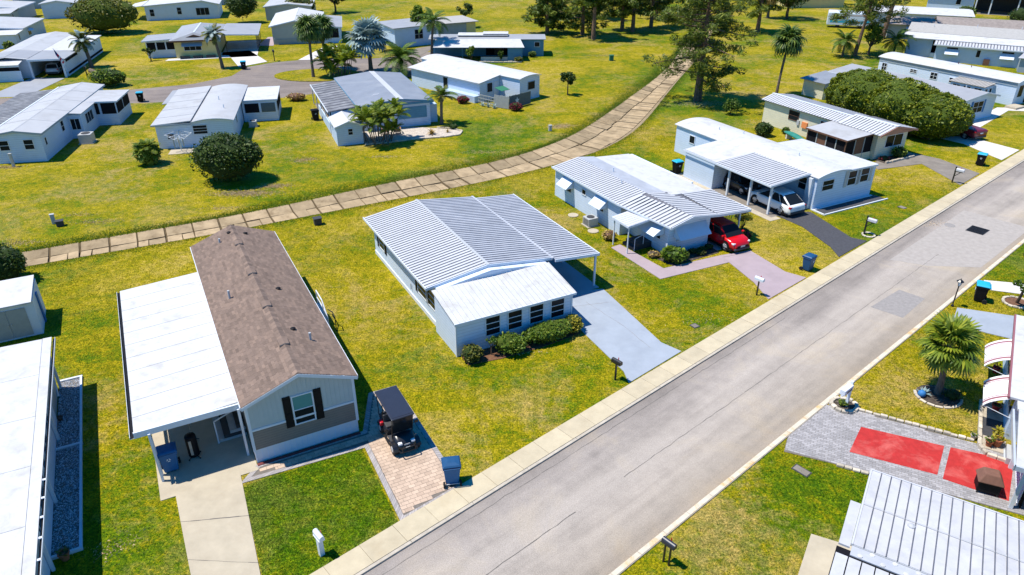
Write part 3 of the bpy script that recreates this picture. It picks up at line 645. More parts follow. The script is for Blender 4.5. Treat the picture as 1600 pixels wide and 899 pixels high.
# shingle roof: every shingle is a block (a few pixels each, joined)
rf = MB().slab([(-.15,-.2,3.27),(2.35,-.2,4.22),(2.35,17.6,4.22),(-.15,17.6,3.27)], .1).slab([(2.35,-.2,4.22),(4.85,-.2,3.27),(4.85,17.6,3.27),(2.35,17.6,4.22)], .1).build('roof', M['shingle_far'], h1)
sh = MB()
for side_ in (-1, 1):
    ns = 19; dx = 2.5/ns; slope = .95/2.5
    for j in range(ns):
        xe = 2.5 - j*dx; y = -.2 - (random.random()*.3)
        while y < 17.6:
            l = random.choice((.28,.33,.38)); y1_ = min(y+l, 17.62); y0_ = max(y+.004, -.22)
            if y1_ > y0_ + .02:
                xo, xi = xe+.01, xe-dx-.02; zo = 4.22-slope*xo+.028+random.random()*.006; zi = 4.22-slope*xi+.012
                sh.rv = random.random()*.75 + .25*random.random()
                X = lambda v: 2.35 + side_*v
                q = [(X(xo),y0_,zo),(X(xi),y0_,zi),(X(xi),y1_-.004,zi),(X(xo),y1_-.004,zo)]; lo_ = [(a,b,c-.022) for a,b,c in q]
                fs_ = [(4,5,6,7),(0,4,7,3),(0,1,5,4),(3,7,6,2)]
                if side_ > 0: fs_ = [f[::-1] for f in fs_]
                sh.add(lo_+q, fs_)
            y += l
sh.build('shingles', M['shingle'], rf, rnd=True, kind='stuff')
rc = MB(); y = -.2
while y < 17.5: rc.rv = random.random(); rc.profx([(2.15,4.17),(2.55,4.17),(2.35,4.275)], y, min(y+.27,17.6)); y += .28
rc.build('ridge_shingles', M['shingle'], rf, rnd=True, kind='stuff')
fb = MB()
for x in (-.19, 4.855): fb.box(x,x+.035,-.2,17.6,3.14,3.285)
for a, b in (((-.15,3.27),(2.35,4.22)),((2.35,4.22),(4.85,3.27))): fb.profx([(a[0],a[1]-.17),(b[0],b[1]-.17),(b[0],b[1]-.01),(a[0],a[1]-.01)], -.24,-.202)
fb.build('fascia', M['trim'], rf)
for y in (2.3, 6.2, 10.2, 14.4):
    mb = MB(); mb.profx([(2.10,4.16),(2.60,4.16),(2.56,4.27),(2.35,4.315),(2.14,4.27)], y, y+.55); mb.rv = .4; mb.build('ridge_vent', M['shingle'], rf, rnd=True)
    MB().profx([(2.12,4.20),(2.58,4.20),(2.54,4.26),(2.35,4.305),(2.16,4.26)], y-.015, y-.002).build('vent_screen', M['shingle_far'], rf)
for x, y in ((3.62,2.94),(.9,9.0),(1.44,16.0)): MB().cyl((x,y,3.6),(x,y,4.15),.06,.06,10).build('vent_pipe', M['metal'], rf)
for x, y in ((3.05,3.9),(2.1,16.6),(3.0,16.4),(3.3,8.5)): MB().lathe((x,y,4.27-.38*abs(x-2.35)-.02), [(.13,0),(.13,.05),(.05,.09)], 10).build('vent_cap', M['black'], rf)
# carport
cp = MB().slab([(-4.3,.9,2.60),(-.16,.9,2.82),(-.16,14.8,2.82),(-4.3,14.8,2.60)], .06).build('carport_roof', M['metal'], h1)
for k in range(11):
    y = .9+k*1.2636; MB().slab([(-4.3,y+.012,2.632),(-.17,y+.012,2.852),(-.17,y+1.2516,2.852),(-4.3,y+1.2516,2.632)], .03).build('roof_panel', M['roof_white'], cp)
gt = MB().box(-4.46,-4.31,.85,14.85,2.50,2.515).box(-4.47,-4.455,.85,14.85,2.50,2.60).build('gutter', M['trim'], cp)
MB().box(-4.45,-4.32,.86,14.84,2.515,2.53).build('gutter_bed', M['black'], cp)
MB().box(-4.3,-.1,.80,.895,2.52,2.80).build('front_beam', M['trim'], cp)
posts(h1, [(-3.75,.75),(-3.75,1.15),(-3.75,5.3),(-3.75,9.9),(-3.75,14.5),(-.22,.75)], 2.6)
MB().box(-3.8,-3.7,.75,1.15,2.2,2.26).build('post_brace', M['trim'], h1)
sheet('carport_slab', [W2(h1,-3.95,-.45), W2(h1,0,-.45), W2(h1,0,15), W2(h1,-3.95,15)], M['slab'], .03, 'concrete floor under the white carport')
st = empty('door_steps', W2(h1,-1.3,2.2), 27.8, 'grey wooden steps with white rail under the white carport', 'steps')
for k in range(4): MB().box(0+k*.3,1.28,0,1.9,k*.18,(k+1)*.18-.02).build('tread', M['darkgrey'] if k % 2 else M['metal'], st)
MB().box(.0,.06,-.06,-.01,0,1.3).box(1.15,1.21,-.06,-.01,0,1.7).build('handrail', M['trim'], st)
MB().slab([(.0,-.06,1.3),(.0,-.01,1.3),(1.21,-.01,1.75),(1.21,-.06,1.75)], .05).build('rail_cap', M['trim'], st)
st = empty('door_steps', W2(h1,4.75,9.3), 27.8, 'back door landing with white handrail beside the brown roof', 'steps')
MB().box(0,1.2,0.9,2.3,0,.78).build('landing', M['slab_white'], st)
for k in range(3): MB().box(.1,1.1,.3*k,.3*k+.3,0,.2*(k+1)).build('tread', M['slab_white'], st)
hr = MB(); hr.tube([(1.05,0,0),(1.05,0,.95),(1.05,.95,1.65),(1.05,2.3,1.65),(1.05,2.3,.7)],.035); hr.tube([(1.05,.95,.7),(1.05,.95,1.65)],.03); hr.tube([(1.05,.95,1.2),(1.05,2.3,1.2)],.025); hr.build('handrail', M['trim'], st)
hr = MB(); hr.tube([(1.45,.0,0),(1.45,.0,.9),(1.45,.5,1.0),(1.3,.9,1.0)],.028).build('grab_rail', M['blackm'], st)
# ================================================================== RIBBED METAL ROOF HOME (centre)
h2 = empty('mobile_home', (-3.0,32.58), 27.8, 'white double wide home with ribbed silver metal roof and flat front sunroom', 'mobile home', 'mobile homes of the park')
foot(h2, -.1, 7.5, -.1, 15.0)
gable_walls(h2, 7.2, 11.6, 2.62, 3.1, 'white', x0=.25, y0=3.0, rx=3.62)
ov = -.3
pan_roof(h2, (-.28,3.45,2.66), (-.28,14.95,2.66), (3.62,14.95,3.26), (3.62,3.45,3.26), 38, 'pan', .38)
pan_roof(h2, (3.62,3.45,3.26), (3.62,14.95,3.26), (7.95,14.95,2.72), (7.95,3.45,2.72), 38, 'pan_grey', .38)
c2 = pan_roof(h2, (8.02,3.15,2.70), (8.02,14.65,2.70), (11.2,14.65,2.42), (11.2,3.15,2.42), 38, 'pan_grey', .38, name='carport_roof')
MB().slab([(3.55,3.4,3.30),(3.72,3.4,3.30),(3.72,15,3.30),(3.55,15,3.30)], .03).build('ridge_cap', M['metal'], h2)
MB().box(7.9,8.04,3.3,15.0,2.66,2.765).build('gutter', M['pan_grey'], h2)
fa = MB(); fa.box(-.33,-.285,3.4,15,2.55,2.70); fa.profx([(-.3,2.52),(3.62,3.12),(3.62,3.29),(-.3,2.69)],3.38,3.44); fa.profx([(3.62,3.12),(7.95,2.58),(7.95,2.75),(3.62,3.29)],3.38,3.44)
fa.profx([(8.0,2.56),(11.22,2.28),(11.22,2.45),(8.0,2.73)],3.07,3.14); fa.box(11.2,11.26,3.08,14.7,2.28,2.45); fa.build('fascia', M['trim'], h2)
posts(h2, [(11.12,3.35),(11.12,7.2),(11.12,11.0),(11.12,14.4)], 2.36, s=.055)
L2 = face(.25,7.45,3.0,14.6,'L')
for a, w_ in ((8.35,1.45),(9.95,1.3)): window(h2, L2, a, .95, w_, 1.25, 3, 1, 'trim')
window(h2, L2, 5.4, 1.6, .7, .55, 1, 2); window(h2, L2, 1.1, .95, 1.1, 1.25, 3, 1)
for a in (7.98,9.85,11.3,.72,2.25): MB().box(.205,.245,14.6-a-.3,14.6-a,.9,2.25).build('shutter', M['black'], h2)
MB().box(.2,.27,3.0,14.6,0,.28).build('base_trim', M['trim'], h2); MB().cyl((.19,7.4,.6),(.19,7.4,1.0),.03).build('tap_pipe', M['metal'], h2)
# sunroom
shed_room(h2, 0, 7.3, 0, 2.95, (2.12,2.12,2.60,2.60), 'white', 'roof_white', ov=.0, t=.05, name='sunroom_roof', wname='sunroom_wall', fascia=None)
sr = MB().slab([(-.14,-.16,2.19),(7.44,-.16,2.19),(7.44,3.0,2.71),(-.14,3.0,2.71)], .05).build('sunroom_roof_base', M['metal'], h2)
rb = None
for k in range(24):
    x = -.12+k*.316; q = MB().slab([(x,-.18,2.197),(x+.255,-.18,2.197),(x+.255,2.98,2.717),(x,2.98,2.717)], .012).slab([(x+.268,-.18,2.222),(x+.304,-.18,2.222),(x+.304,2.98,2.742),(x+.268,2.98,2.742)], .03)
    q.build('roof_pan', M['roof_white'], sr)
MB().box(-.16,7.46,-.22,-.165,2.07,2.20).build('gutter', M['trim'], sr)
F2 = face(0,7.3,0,2.95,'F')
for a in (1.72,3.10,4.47,5.85): window(h2, F2, a, .78, .95, 1.22, 3, 1)
MB().box(-.03,.06,-.03,.06,0,2.1).box(7.24,7.33,-.03,.06,0,2.1).build('corner_trim', M['trim'], h2)
sheet('carport_floor', [W2(h2,7.5,3.0), W2(h2,11.3,3.0), W2(h2,11.3,14.6), W2(h2,7.5,14.6)], M['slab_blue'], .032, 'blue grey floor under the ribbed carport')
# ================================================================== HOME WITH RED CAR
h3 = empty('mobile_home', (10.8,45.17), 27.8, 'white home with ribbed roof and metal window awnings, red car in its carport', 'mobile home', 'mobile homes of the park')
foot(h3, -1.0, 7.5, -.1, 13.7)
gable_walls(h3, 3.65, 4.6, 2.35, 2.75, 'white', rx=1.5); gable_walls(h3, 4.55, 9.3, 2.45, 2.9, 'white', x0=-.9, y0=4.4, rx=1.25)
pan_roof(h3, (-1.2,4.3,2.54), (-1.2,13.75,2.54), (1.25,13.75,2.98), (1.25,4.3,2.98), 30, 'pan', .34)
pan_roof(h3, (-.35,-.62,2.42), (-1.2,4.3,2.54), (1.25,4.3,2.98), (1.5,-.62,2.90), 14, 'pan', .34)
MB().slab([(1.25,4.3,2.99),(2.9,4.3,2.78),(2.9,13.75,2.78),(1.25,13.75,2.99)], .06).build('roof', M['pan_grey'], h3)
pan_roof(h3, (1.5,-.62,2.90), (1.25,4.3,2.98), (3.9,4.3,2.66), (3.75,-.62,2.60), 14, 'pan', .34)
MB().slab([(2.9,3.6,2.77),(6.4,3.6,2.53),(6.4,13.6,2.53),(2.9,13.6,2.77)], .06).build('roof', M['roof_white'], h3)
pan_roof(h3, (3.8,-.6,2.60), (3.95,3.7,2.69), (6.8,3.7,2.48), (6.8,-.6,2.40), 14, 'pan', .34, name='carport_roof')
fa = MB(); fa.profx([(-.35,2.28),(1.5,2.76),(1.5,2.93),(-.35,2.45)],-.68,-.63); fa.profx([(1.5,2.76),(3.75,2.46),(3.75,2.63),(1.5,2.93)],-.68,-.63); fa.profx([(3.75,2.46),(6.82,2.26),(6.82,2.43),(3.75,2.63)],-.68,-.63)
fa.box(-1.25,-1.205,4.3,13.8,2.42,2.57); fa.slab([(-.40,-.62,2.44),(-.36,-.62,2.44),(-1.21,4.3,2.56),(-1.25,4.3,2.56)],.13); fa.box(6.81,6.85,-.62,3.7,2.28,2.46); fa.build('fascia', M['trim'], h3)
posts(h3, [(6.7,.2),(6.7,3.5)], 2.32); MB().box(3.6,6.7,5.5,13.5,0,2.5).build('rear_room', M['white'], h3)
lt = MB()
for k in range(14):
    for s_ in (1,-1):
        y = .4+k*.22; lt.slab([(6.68,y,.05),(6.68,y+.03,.05),(6.68,min(max(y+.03+s_*1.0,.3),3.6),2.2),(6.68,min(max(y+s_*1.0,.3),3.6),2.2)],.02)
lt.build('lattice', M['fence_pale'], h3)
F3 = face(0,3.65,0,4.6,'F'); L3a = face(0,3.65,0,4.6,'L'); L3 = face(-.9,3.65,4.4,13.7,'L')
window(h3, F3, .75, .95, 2.2, 1.0, 1, 3); awning(h3, F3, .45, 2.1, 2.75, .8, .75)
window(h3, L3a, 2.75, .9, 1.1, 1.1, 2, 1); awning(h3, L3a, 2.3, 2.12, 1.9, 1.0, .62)
door(h3, L3a, 1.25, .5, .85, 1.75, 'trim', True); window(h3, L3a, .45, 1.0, .6, 1.1, 1, 1)
window(h3, L3, 1.6, 1.0, 1.0, 1.1, 2, 1); awning(h3, L3, 1.35, 2.15, 1.5, .75, .6); window(h3, L3, 4.1, 1.5, .6, .5, 1, 1)
window(h3, L3, 6.2, 1.0, 1.0, 1.1, 2, 1); awning(h3, L3, 6.1, 2.15, 1.5, .75, .6)
p3 = shed_room(h3, -2.3, -.3, 1.5, 3.3, (2.12,2.35,2.35,2.12), None, 'trim', ov=.1, t=.04, name='porch_roof')
for k in range(7): MB().slab([(-2.38,1.42+k*.28,2.175),(-.25,1.42+k*.28,2.42),(-.25,1.60+k*.28,2.42),(-2.38,1.60+k*.28,2.175)], .02).build('roof_pan', M['pan'], p3)
posts(h3, [(-2.25,1.55),(-2.25,3.25)], 2.15, s=.035)
stp = MB(); stp.box(-1.3,-.02,1.7,3.0,0,.42); stp.box(-1.6,-1.3,1.7,3.0,0,.22); stp.build('entry_steps', M['darkgrey'], h3)
MB().tube([(-1.55,1.66,0),(-1.55,1.66,.95),(-.1,1.66,1.35)],.025).tube([(-.8,1.66,.4),(-.8,1.66,1.15)],.02).build('handrail', M['trim'], h3)
sheet('carport_floor', [W2(h3,3.7,-1.0), W2(h3,6.9,-1.0), W2(h3,6.9,5.5), W2(h3,3.7,5.5)], M['slab_pink'], .03, 'floor under the red car')
vents(h3, [(.9,7,2.95),(1.9,9.5,2.95)], 'trim')
hvac('air_conditioner', W2(h3,-1.75,7.0), 27.8, 'grey air conditioner box beside the awninged white home')
for x, y in ((-1.9,9.2),(-2.2,5.9)): MB().lathe((*W2(h3,x,y),0), [(.42,0),(.42,.06),(.36,.08)], 14).build('septic_lid', M['slab'], None, label='round concrete lid on grass ' + ('behind' if y > 9 else 'in front of') + ' the grey air conditioner', cat='lid', group='concrete lids by the air conditioner')
sheet('flower_bed', [W2(h3,-.9,-.1), W2(h3,3.9,-.05), W2(h3,3.6,-1.35), W2(h3,-.6,-1.5)], M['soil'], .028, 'dark flower bed under the front window')
# ================================================================== WHITE ARCHED ROOF HOME WITH WHITE CAR
h4 = empty('mobile_home', (24.08,53.62), 27.8, 'long white home with smooth white arched roof, white car in its ribbed carport', 'mobile home', 'mobile homes of the park')
foot(h4, -4.0, 6.9, -.1, 17.3)
arch_walls(h4, 0, 3.95, 0, 17.2, 2.65, .32, 'white'); arch_roof(h4, 0, 3.95, 0, 17.2, 2.65, .32, 'roof_white', ov=.16)
shed_room(h4, 3.96, 6.8, .02, 7.9, (2.72,2.66,2.66,2.72), 'white', 'roof_white', ov=.1, name='roof', wname='side_wall')
F4 = face(0,6.8,0,8,'F'); L4 = face(0,4,0,17.2,'L')
window(h4, F4, .62, 1.42, 1.35, .92, 2, 1); window(h4, F4, 3.52, 1.38, 1.05, 1.28, 2, 1, shutter='metal'); window(h4, F4, 5.0, 1.42, 1.05, 1.26, 2, 1, shutter='metal')
window(h4, L4, 15.4, 1.3, 1.0, 1.1, 2, 1); window(h4, L4, 2.0, 1.4, .8, .8, 1, 1)
MB().box(-4.0,-.02,7.3,11.0,0,2.45).build('storeroom_wall', M['white'], h4)
MB().slab([(-4.12,7.0,2.52),(-.1,7.0,2.80),(-.1,11.1,2.80),(-4.12,11.1,2.52)], .06).build('storeroom_roof', M['roof_white'], h4)
c4 = pan_roof(h4, (-4.2,.75,2.48), (-4.2,6.98,2.48), (-.1,6.98,2.82), (-.1,.75,2.82), 20, 'pan', .36, name='carport_roof')
MB().box(-4.26,-4.205,.7,11.1,2.36,2.51).profx([(-4.2,2.35),(-.05,2.69),(-.05,2.85),(-4.2,2.51)],.69,.745).build('fascia', M['trim'], h4)
posts(h4, [(-3.85,.95),(-3.85,3.1),(-3.85,5.6)], 2.42, s=.075)
MB().box(-.28,-.02,.3,.8,0,2.55).build('panel', M['trim'], h4)
MB().box(.0,6.9,-.22,-.05,0,.07).build('bed_edge', M['trim'], h4); sheet('flower_bed', [W2(h4,-.1,-.06), W2(h4,7.2,-.06), W2(h4,7.3,-1.3), W2(h4,.2,-1.25)], M['asphalt_black'], .026, 'dark bed strip below the white home windows')
for k in range(2): MB().box(-.1+k*.0,.02 if k else 7.4,-1.35 if not k else -1.3,-1.25 if not k else 0,0,.09).build('bed_border', M['trim'], h4)
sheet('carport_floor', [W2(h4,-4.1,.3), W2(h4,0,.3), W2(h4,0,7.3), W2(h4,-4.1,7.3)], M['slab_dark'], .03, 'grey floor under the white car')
sheet('side_path', [W2(h4,-4.7,-.2), W2(h4,-3.6,-.2), W2(h4,-3.6,12), W2(h4,-4.7,12)], M['slab'], .026, 'narrow concrete path beside the ribbed carport')
vents(h4, [(2.1,4.0,3.0),(2.6,11,2.98),(1.5,13,2.98)], 'trim')
# ================================================================== CREAM HOME WITH PORCH AND CANOE
h5 = empty('mobile_home', (34.5,66.1), 27.0, 'cream home with ribbed roof, brown trimmed screened porch and green canoe', 'mobile home', 'mobile homes of the park')
foot(h5, -4.2, 4.5, -.1, 15)
gable_walls(h5, 4.2, 14.6, 2.5, 2.95, 'cream', rx=1.3)
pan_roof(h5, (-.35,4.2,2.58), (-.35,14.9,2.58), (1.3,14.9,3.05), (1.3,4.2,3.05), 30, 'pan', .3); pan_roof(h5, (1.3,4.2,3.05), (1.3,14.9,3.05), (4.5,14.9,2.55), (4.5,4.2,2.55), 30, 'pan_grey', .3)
pan_roof(h5, (-.55,-.6,2.55), (-.55,4.25,2.60), (1.7,4.25,3.14), (1.7,-.6,3.18), 13, 'pan', .3); pan_roof(h5, (1.7,-.6,3.18), (1.7,4.25,3.14), (4.7,4.25,2.60), (4.7,-.6,2.56), 13, 'pan', .3)
MB().slab([(1.52,-.65,3.23),(1.88,-.65,3.23),(1.88,4.25,3.19),(1.52,4.25,3.19)],.04).slab([(1.15,4.25,3.10),(1.45,4.25,3.10),(1.45,14.9,3.10),(1.15,14.9,3.10)],.04).build('ridge_cap', M['trim'], h5)
MB().profx([(-.55,2.38),(1.7,3.0),(1.7,3.19),(-.55,2.56)],-.66,-.61).profx([(1.7,3.0),(4.7,2.4),(4.7,2.57),(1.7,3.19)],-.66,-.61).build('fascia', M['orange_gable'], h5)
MB().profx([(0,2.45),(4.2,2.45),(1.7,2.98)],-.55,0).build('gable_panel', M['orange_gable'], h5)
F5 = face(0,4.2,0,14.6,'F'); L5 = face(0,4.2,0,14.6,'L')
window(h5, F5, 1.2, 1.0, 2.4, 1.2, 1, 2, gm='glass'); window(h5, L5, 3.6, 1.3, 1.4, 1.0, 2, 1, fm='brown'); window(h5, L5, 7.8, 1.6, .8, .6, 1, 1)
bx('utility_box', M['orange'], h5, -.15,0,8.3,9.0,.9,1.5); bx('meter_box', M['metal'], h5, -.12,0,9.4,9.7,1.0,1.5)
sp = shed_room(h5, -3.7, -.02, .4, 5.0, (2.28,2.5,2.5,2.28), None, 'roof_cream', ov=.18, name='porch_roof', fascia='brown')
LP = face(-3.7,0,.4,5.0,'L'); FP = face(-3.7,0,.4,5.0,'F')
bx('porch_base', M['cream'], h5, -3.7,-.03,.4,5.0,0,.75)
for fc, n_, l_ in ((LP,4,4.6),(FP,3,3.66)):
    for k in range(n_):
        wbox(MB(), fc, .05+k*l_/n_, (k+1)*l_/n_-.05, .75, 2.28, -.08, -.04).build('screen_panel', M['screen'] if k != 1 else M['brown'], h5)
        wbox(MB(), fc, k*l_/n_-.05, k*l_/n_+.05, 0, 2.28, -.08, .01).build('porch_post', M['brown'] if k == 0 else M['fence_pale'], h5)
cn = empty('canoe', (*W2(h5,-2.3,7.6),.55), 27+106-90, 'green canoe upside down on blocks beside the cream home', 'canoe')
rg = []
for i in range(13):
    f = i/12; x = -2.3+4.6*f; k = (1-(2*f-1)**2)**.6 if 0 < i < 12 else .06; zz = .12*(2*f-1)**2
    rg.append([(x, .40*k*math.sin(a), .32*k*math.cos(a)*1. - zz) for a in np.linspace(-PI/2, PI/2, 9)] + [(x, 0, -.02-zz)])
MB().loft(rg).build('hull', M['canoe'], cn, smooth=True); cn.rotation_euler = (0,0,R(27+90-17))
for x in (-1.2,1.2): MB().box(x-.12,x+.12,-.3,.3,-.55,0).build('support_block', M['slab_white'], cn)
# ================================================================== BACK ROW HOMES
def home(loc, rz, label): return empty('mobile_home', loc, rz, label, 'mobile home', 'mobile homes of the park')
# blue fascia home with shed
c_ = home((-8.94,78.28), 21.5, 'white home with blue grey roof and blue eaves, garden shed and feather palms in front')
foot(c_, -10.8, .1, .1, 14.5)
gable_walls(c_, 7.6, 14.3, 2.68, 3.1, 'paleblue', x0=-7.6, y0=.1, rx=-3.4)
gr_ = gable_roof(c_, 7.6, 14.3, 2.68, 3.1, 'roof_blue', rx=-3.4, x0=-7.6, y0=.1, ov=.35, ovf=.35, fascia='blue', cap=False)
MB().slab([(-3.62,-.3,3.22),(-2.95,-.3,3.16),(-2.95,14.8,3.16),(-3.62,14.8,3.22)],.03).build('ridge_strip', M['pan'], gr_)
MB().box(-7.95,.35,-.27,-.18,2.5,2.72).build('blue_beam', M['blue'], gr_)
FC = face(-7.6,0,.1,14.4,'F'); window(c_, FC, 4.0, .95, 3.2, 1.15, 1, 5, fm='blue', gm='glass'); MB().box(-3.6,-.4,.06,.09,.9,2.15).build('window_shade', M['blue'], c_)
pan_roof(c_, (-10.9,.5,2.32), (-10.9,14.0,2.32), (-7.75,14.0,2.62), (-7.75,.5,2.62), 13, 'pan_dark', .25, name='carport_roof')
MB().box(-10.98,-10.91,.45,14.05,2.2,2.36).build('fascia', M['trim'], c_); MB().box(-7.72,-7.5,.1,14.2,2.6,2.74).build('gutter_wall', M['brown'], c_)
MB().box(-10.85,-10.75,.5,9.0,0,1.1).build('carport_wall', M['paleblue'], c_); posts(c_, [(-10.8,.6),(-10.8,3.5),(-10.8,7),(-10.8,10.5),(-10.8,13.8)], 2.3); MB().box(-10.6,-7.7,.6,.7,0,2.3).build('end_wall', M['paleblue'], c_)
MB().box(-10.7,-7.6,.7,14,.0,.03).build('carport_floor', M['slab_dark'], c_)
MB().box(.01,1.0,.9,4.5,0,2.0).build('side_room', M['paleblue'], c_)
for k in range(3): MB().slab([(-5.7+k*.22,3.0+k*.5,3.0),(-5.0+k*.22,3.0+k*.5,3.07),(-5.0+k*.22,3.12+k*.5,3.07),(-5.7+k*.22,3.12+k*.5,3.0)],.03).build('roof_patch', M['pan'], c_)
sh_ = empty('garden_shed', W2(c_,-10.9,-4.2), 21.5, 'small white gabled shed in front of the blue eaved home', 'shed')
gable_walls(sh_, 2.6, 3.9, 1.95, 2.4, 'paleblue'); gable_roof(sh_, 2.6, 3.9, 1.95, 2.4, 'roof_white', ov=.15, ovf=.12, t=.06); window(sh_, face(0,2.6,0,3.9,'F'), 1.1, 1.0, .55, .7, 2, 1); window(sh_, face(0,2.6,0,3.9,'L'), 1.0, 1.1, .5, .5, 1, 1); foot(sh_,0,2.6,0,3.9)
pt = [W2(c_, x, y) for x, y in ((-8.3,-4.8),(-6,-4.9),(-3,-4.7),(0,-5.1),(1.6,-4.9),(2.3,-3.8),(1.6,-2.6),(0,-1.6),(-2,-.2),(-8.2,.0))]
sheet('gravel_patio', pt, M['pebble'], .03, 'pebble patio bed in front of the blue eaved home')
stones('bed_edging', 'curved brown edging of the pebble patio', [W2(c_, x, y) for x, y in ((-8.3,-4.85),(-6,-4.97),(-3,-4.8),(0,-5.2),(1.7,-5.0),(2.4,-3.8),(1.7,-2.5),(.2,-1.5))], .14, .14, .45)
def lounge_chair(loc, rz, label):
    r = empty('garden_chair', loc, rz, label, 'chair', 'wooden garden chairs on the patio')
    for k in range(5): MB().slab([(-.3,-.35+k*.14,.36-.02*k),(.3,-.35+k*.14,.36-.02*k),(.3,-.24+k*.14,.36-.02*k),(-.3,-.24+k*.14,.36-.02*k)],.025).build('seat_slat', M['wood'], r)
    for k in range(5): MB().slab([(-.3+k*.125,.30,.3),(-.2+k*.125,.30,.3),(-.2+k*.14,.62,1.05-.05*abs(k-2)),(-.3+k*.14,.62,1.05-.05*abs(k-2))],.03).build('back_slat', M['wood'], r)
    for s_ in (-1,1):
        MB().box(s_*.36-.07,s_*.36+.07,-.42,.36,.56,.59).build('armrest', M['wood'], r); MB().box(s_*.34-.03,s_*.34+.03,-.4,-.32,0,.56).build('leg', M['wood'], r); MB().box(s_*.34-.03,s_*.34+.03,.25,.33,0,.56).build('leg', M['wood'], r)
lounge_chair(W2(c_,-5.5,-1.7), 200, 'wooden garden chair nearer the feather palm clump'); lounge_chair(W2(c_,-4.3,-2.0), 190, 'wooden garden chair farther from the feather palm clump')
# white home left of it
b_ = home((-33.96,68.5), 13, 'white flat roofed home with clothes airer and round dark bush in front'); foot(b_, -1, 10, .8, 16)
MB().box(-.9,6.2,1.2,16.2,0,2.42).build('wall', M['white'], b_)
MB().slab([(-1.2,.9,2.48),(2.5,.9,2.74),(2.5,16.4,2.74),(-1.2,16.4,2.48)],.1).build('roof', M['roof_cream'], b_); MB().box(-1.22,2.5,.84,.895,2.36,2.48).build('fascia', M['greyblue'], b_)
for k in range(4): MB().slab([(-1.2,3.5+k*3.2,2.495),(2.5,3.5+k*3.2,2.755),(2.5,3.56+k*3.2,2.755),(-1.2,3.56+k*3.2,2.495)],.012).build('roof_seam', M['roof_grey'], b_)
arch_roof(b_, 2.62, 6.45, 1.0, 16.3, 2.52, .26, 'roof_cream'); arch_walls(b_, 2.6, 6.3, 1.19, 16.2, 2.5, .24, 'white')
MB().slab([(-1.9,10.3,2.3),(.4,10.3,2.42),(.4,16.8,2.42),(-1.9,16.8,2.3)],.06).build('side_roof', M['roof_grey'], b_)
FB = face(-.9,6.2,1.19,16.2,'F'); window(b_, FB, 3.4, 1.25, 1.4, .95, 3, 1); window(b_, FB, .9, .9, .7, .6, 1, 1); window(b_, face(-.9,6.3,1.2,16.2,'R'), 3, 1.3, .6, .9, 1, 1)
shed_room(b_, 6.4, 10.1, 9.6, 15.4, (2.32,2.32,2.42,2.42), 'white', 'roof_white', ov=.12, name='porch_roof', wname='porch_wall')
FBp = face(6.4,10.1,9.6,15.4,'F'); 
for k in range(2): wbox(MB(), FBp, .25+k*1.75, 1.75+k*1.75, 1.0, 2.0, 0, .03).build('screen_panel', M['screen'] if k == 0 else M['fence'], b_)
wbox(MB(), face(6.4,10.1,9.6,15.4,'R'), .3, 5.4, 1.0, 2.0, 0, .03).build('screen_panel', M['screen'], b_)
hvac('air_conditioner', W2(b_,7.5,7.6), 13, 'air conditioner beside the flat roofed home porch', .8); vents(b_, [(5.2,5,2.9),(4.3,8.6,2.95)], 'trim')
al = empty('clothes_airer', W2(b_,1.3,.0), 20, 'white rotary clothes airer beside the palm shrub', 'clothes airer')
MB().cyl((0,0,0),(0,0,1.7),.04).build('pole', M['trim'], al)
for k in range(4):
    a = k*PI/2; MB().tube([(0,0,.9),(1.25*math.cos(a),1.25*math.sin(a),1.75)],.03).build('arm', M['trim'], al)
for q in (.4,.7,1.0):
    MB().tube([(q*1.25*math.cos(k*PI/2),q*1.25*math.sin(k*PI/2),.9+.85*q) for k in range(5)],.018,4).build('line', M['trim'], al)
for k in range(5): MB().slab([(-.5+.2*k,.2*(k%3)-.9,1.45),(-.38+.2*k,.2*(k%3)-.85,1.45),(-.38+.2*k,.2*(k%3)-.85,.6),(-.5+.2*k,.2*(k%3)-.9,.6)],.02).build('hanging_cloth', M['white_plain'] if k%2 else M['silver_car'], al)
sheet('patio_slab', [W2(b_,.2,-.9), W2(b_,3.6,-.9), W2(b_,3.6,1.2), W2(b_,.2,1.2)], M['slab'], .03, 'small tan slab under the clothes airer')
# left edge home with dark porch screens
a_ = home((-44.2,65.75), 11.5, 'long white home with dark carport roof and screened corner porch, left edge'); foot(a_, -8.5, 3.4, 0, 20)
gable_walls(a_, 4.2, 20, 2.68, 3.0, 'paleblue', x0=-4.2); gable_roof(a_, 4.2, 20, 2.68, 3.0, 'roof_cream', x0=-4.2, ov=.25, ovf=.2, fascia='greyblue', seams=4)
FA = face(-4.2,0,0,20,'F'); RA = face(-4.2,0,0,20,'R')
window(a_, FA, .5, 1.2, .9, 1.0, 2, 1); window(a_, FA, 2.6, 1.2, .9, 1.0, 2, 1)
window(a_, RA, .6, 1.3, .5, .8, 1, 1); window(a_, RA, 5.2, 1.3, .8, 1.1, 2, 1)
MB().box(.0,1.25,7.4,12.1,0,2.5).build('bay_wall', M['paleblue'], a_); MB().slab([(-.1,7.2,2.72),(1.45,7.2,2.6),(1.45,12.2,2.6),(-.1,12.2,2.72)],.07).build('bay_roof', M['roof_cream'], a_)
window(a_, face(0,1.25,7.4,12.1,'R'), 1.2, 1.1, 2.4, 1.1, 1, 3); window(a_, face(0,1.25,7.4,12.1,'F'), .15, .9, .95, 1.2, 1, 2)
shed_room(a_, .02, 3.4, 12.15, 17.2, (2.6,2.55,2.55,2.6), 'paleblue', 'roof_cream', ov=.2, name='porch_roof', wname='porch_wall')
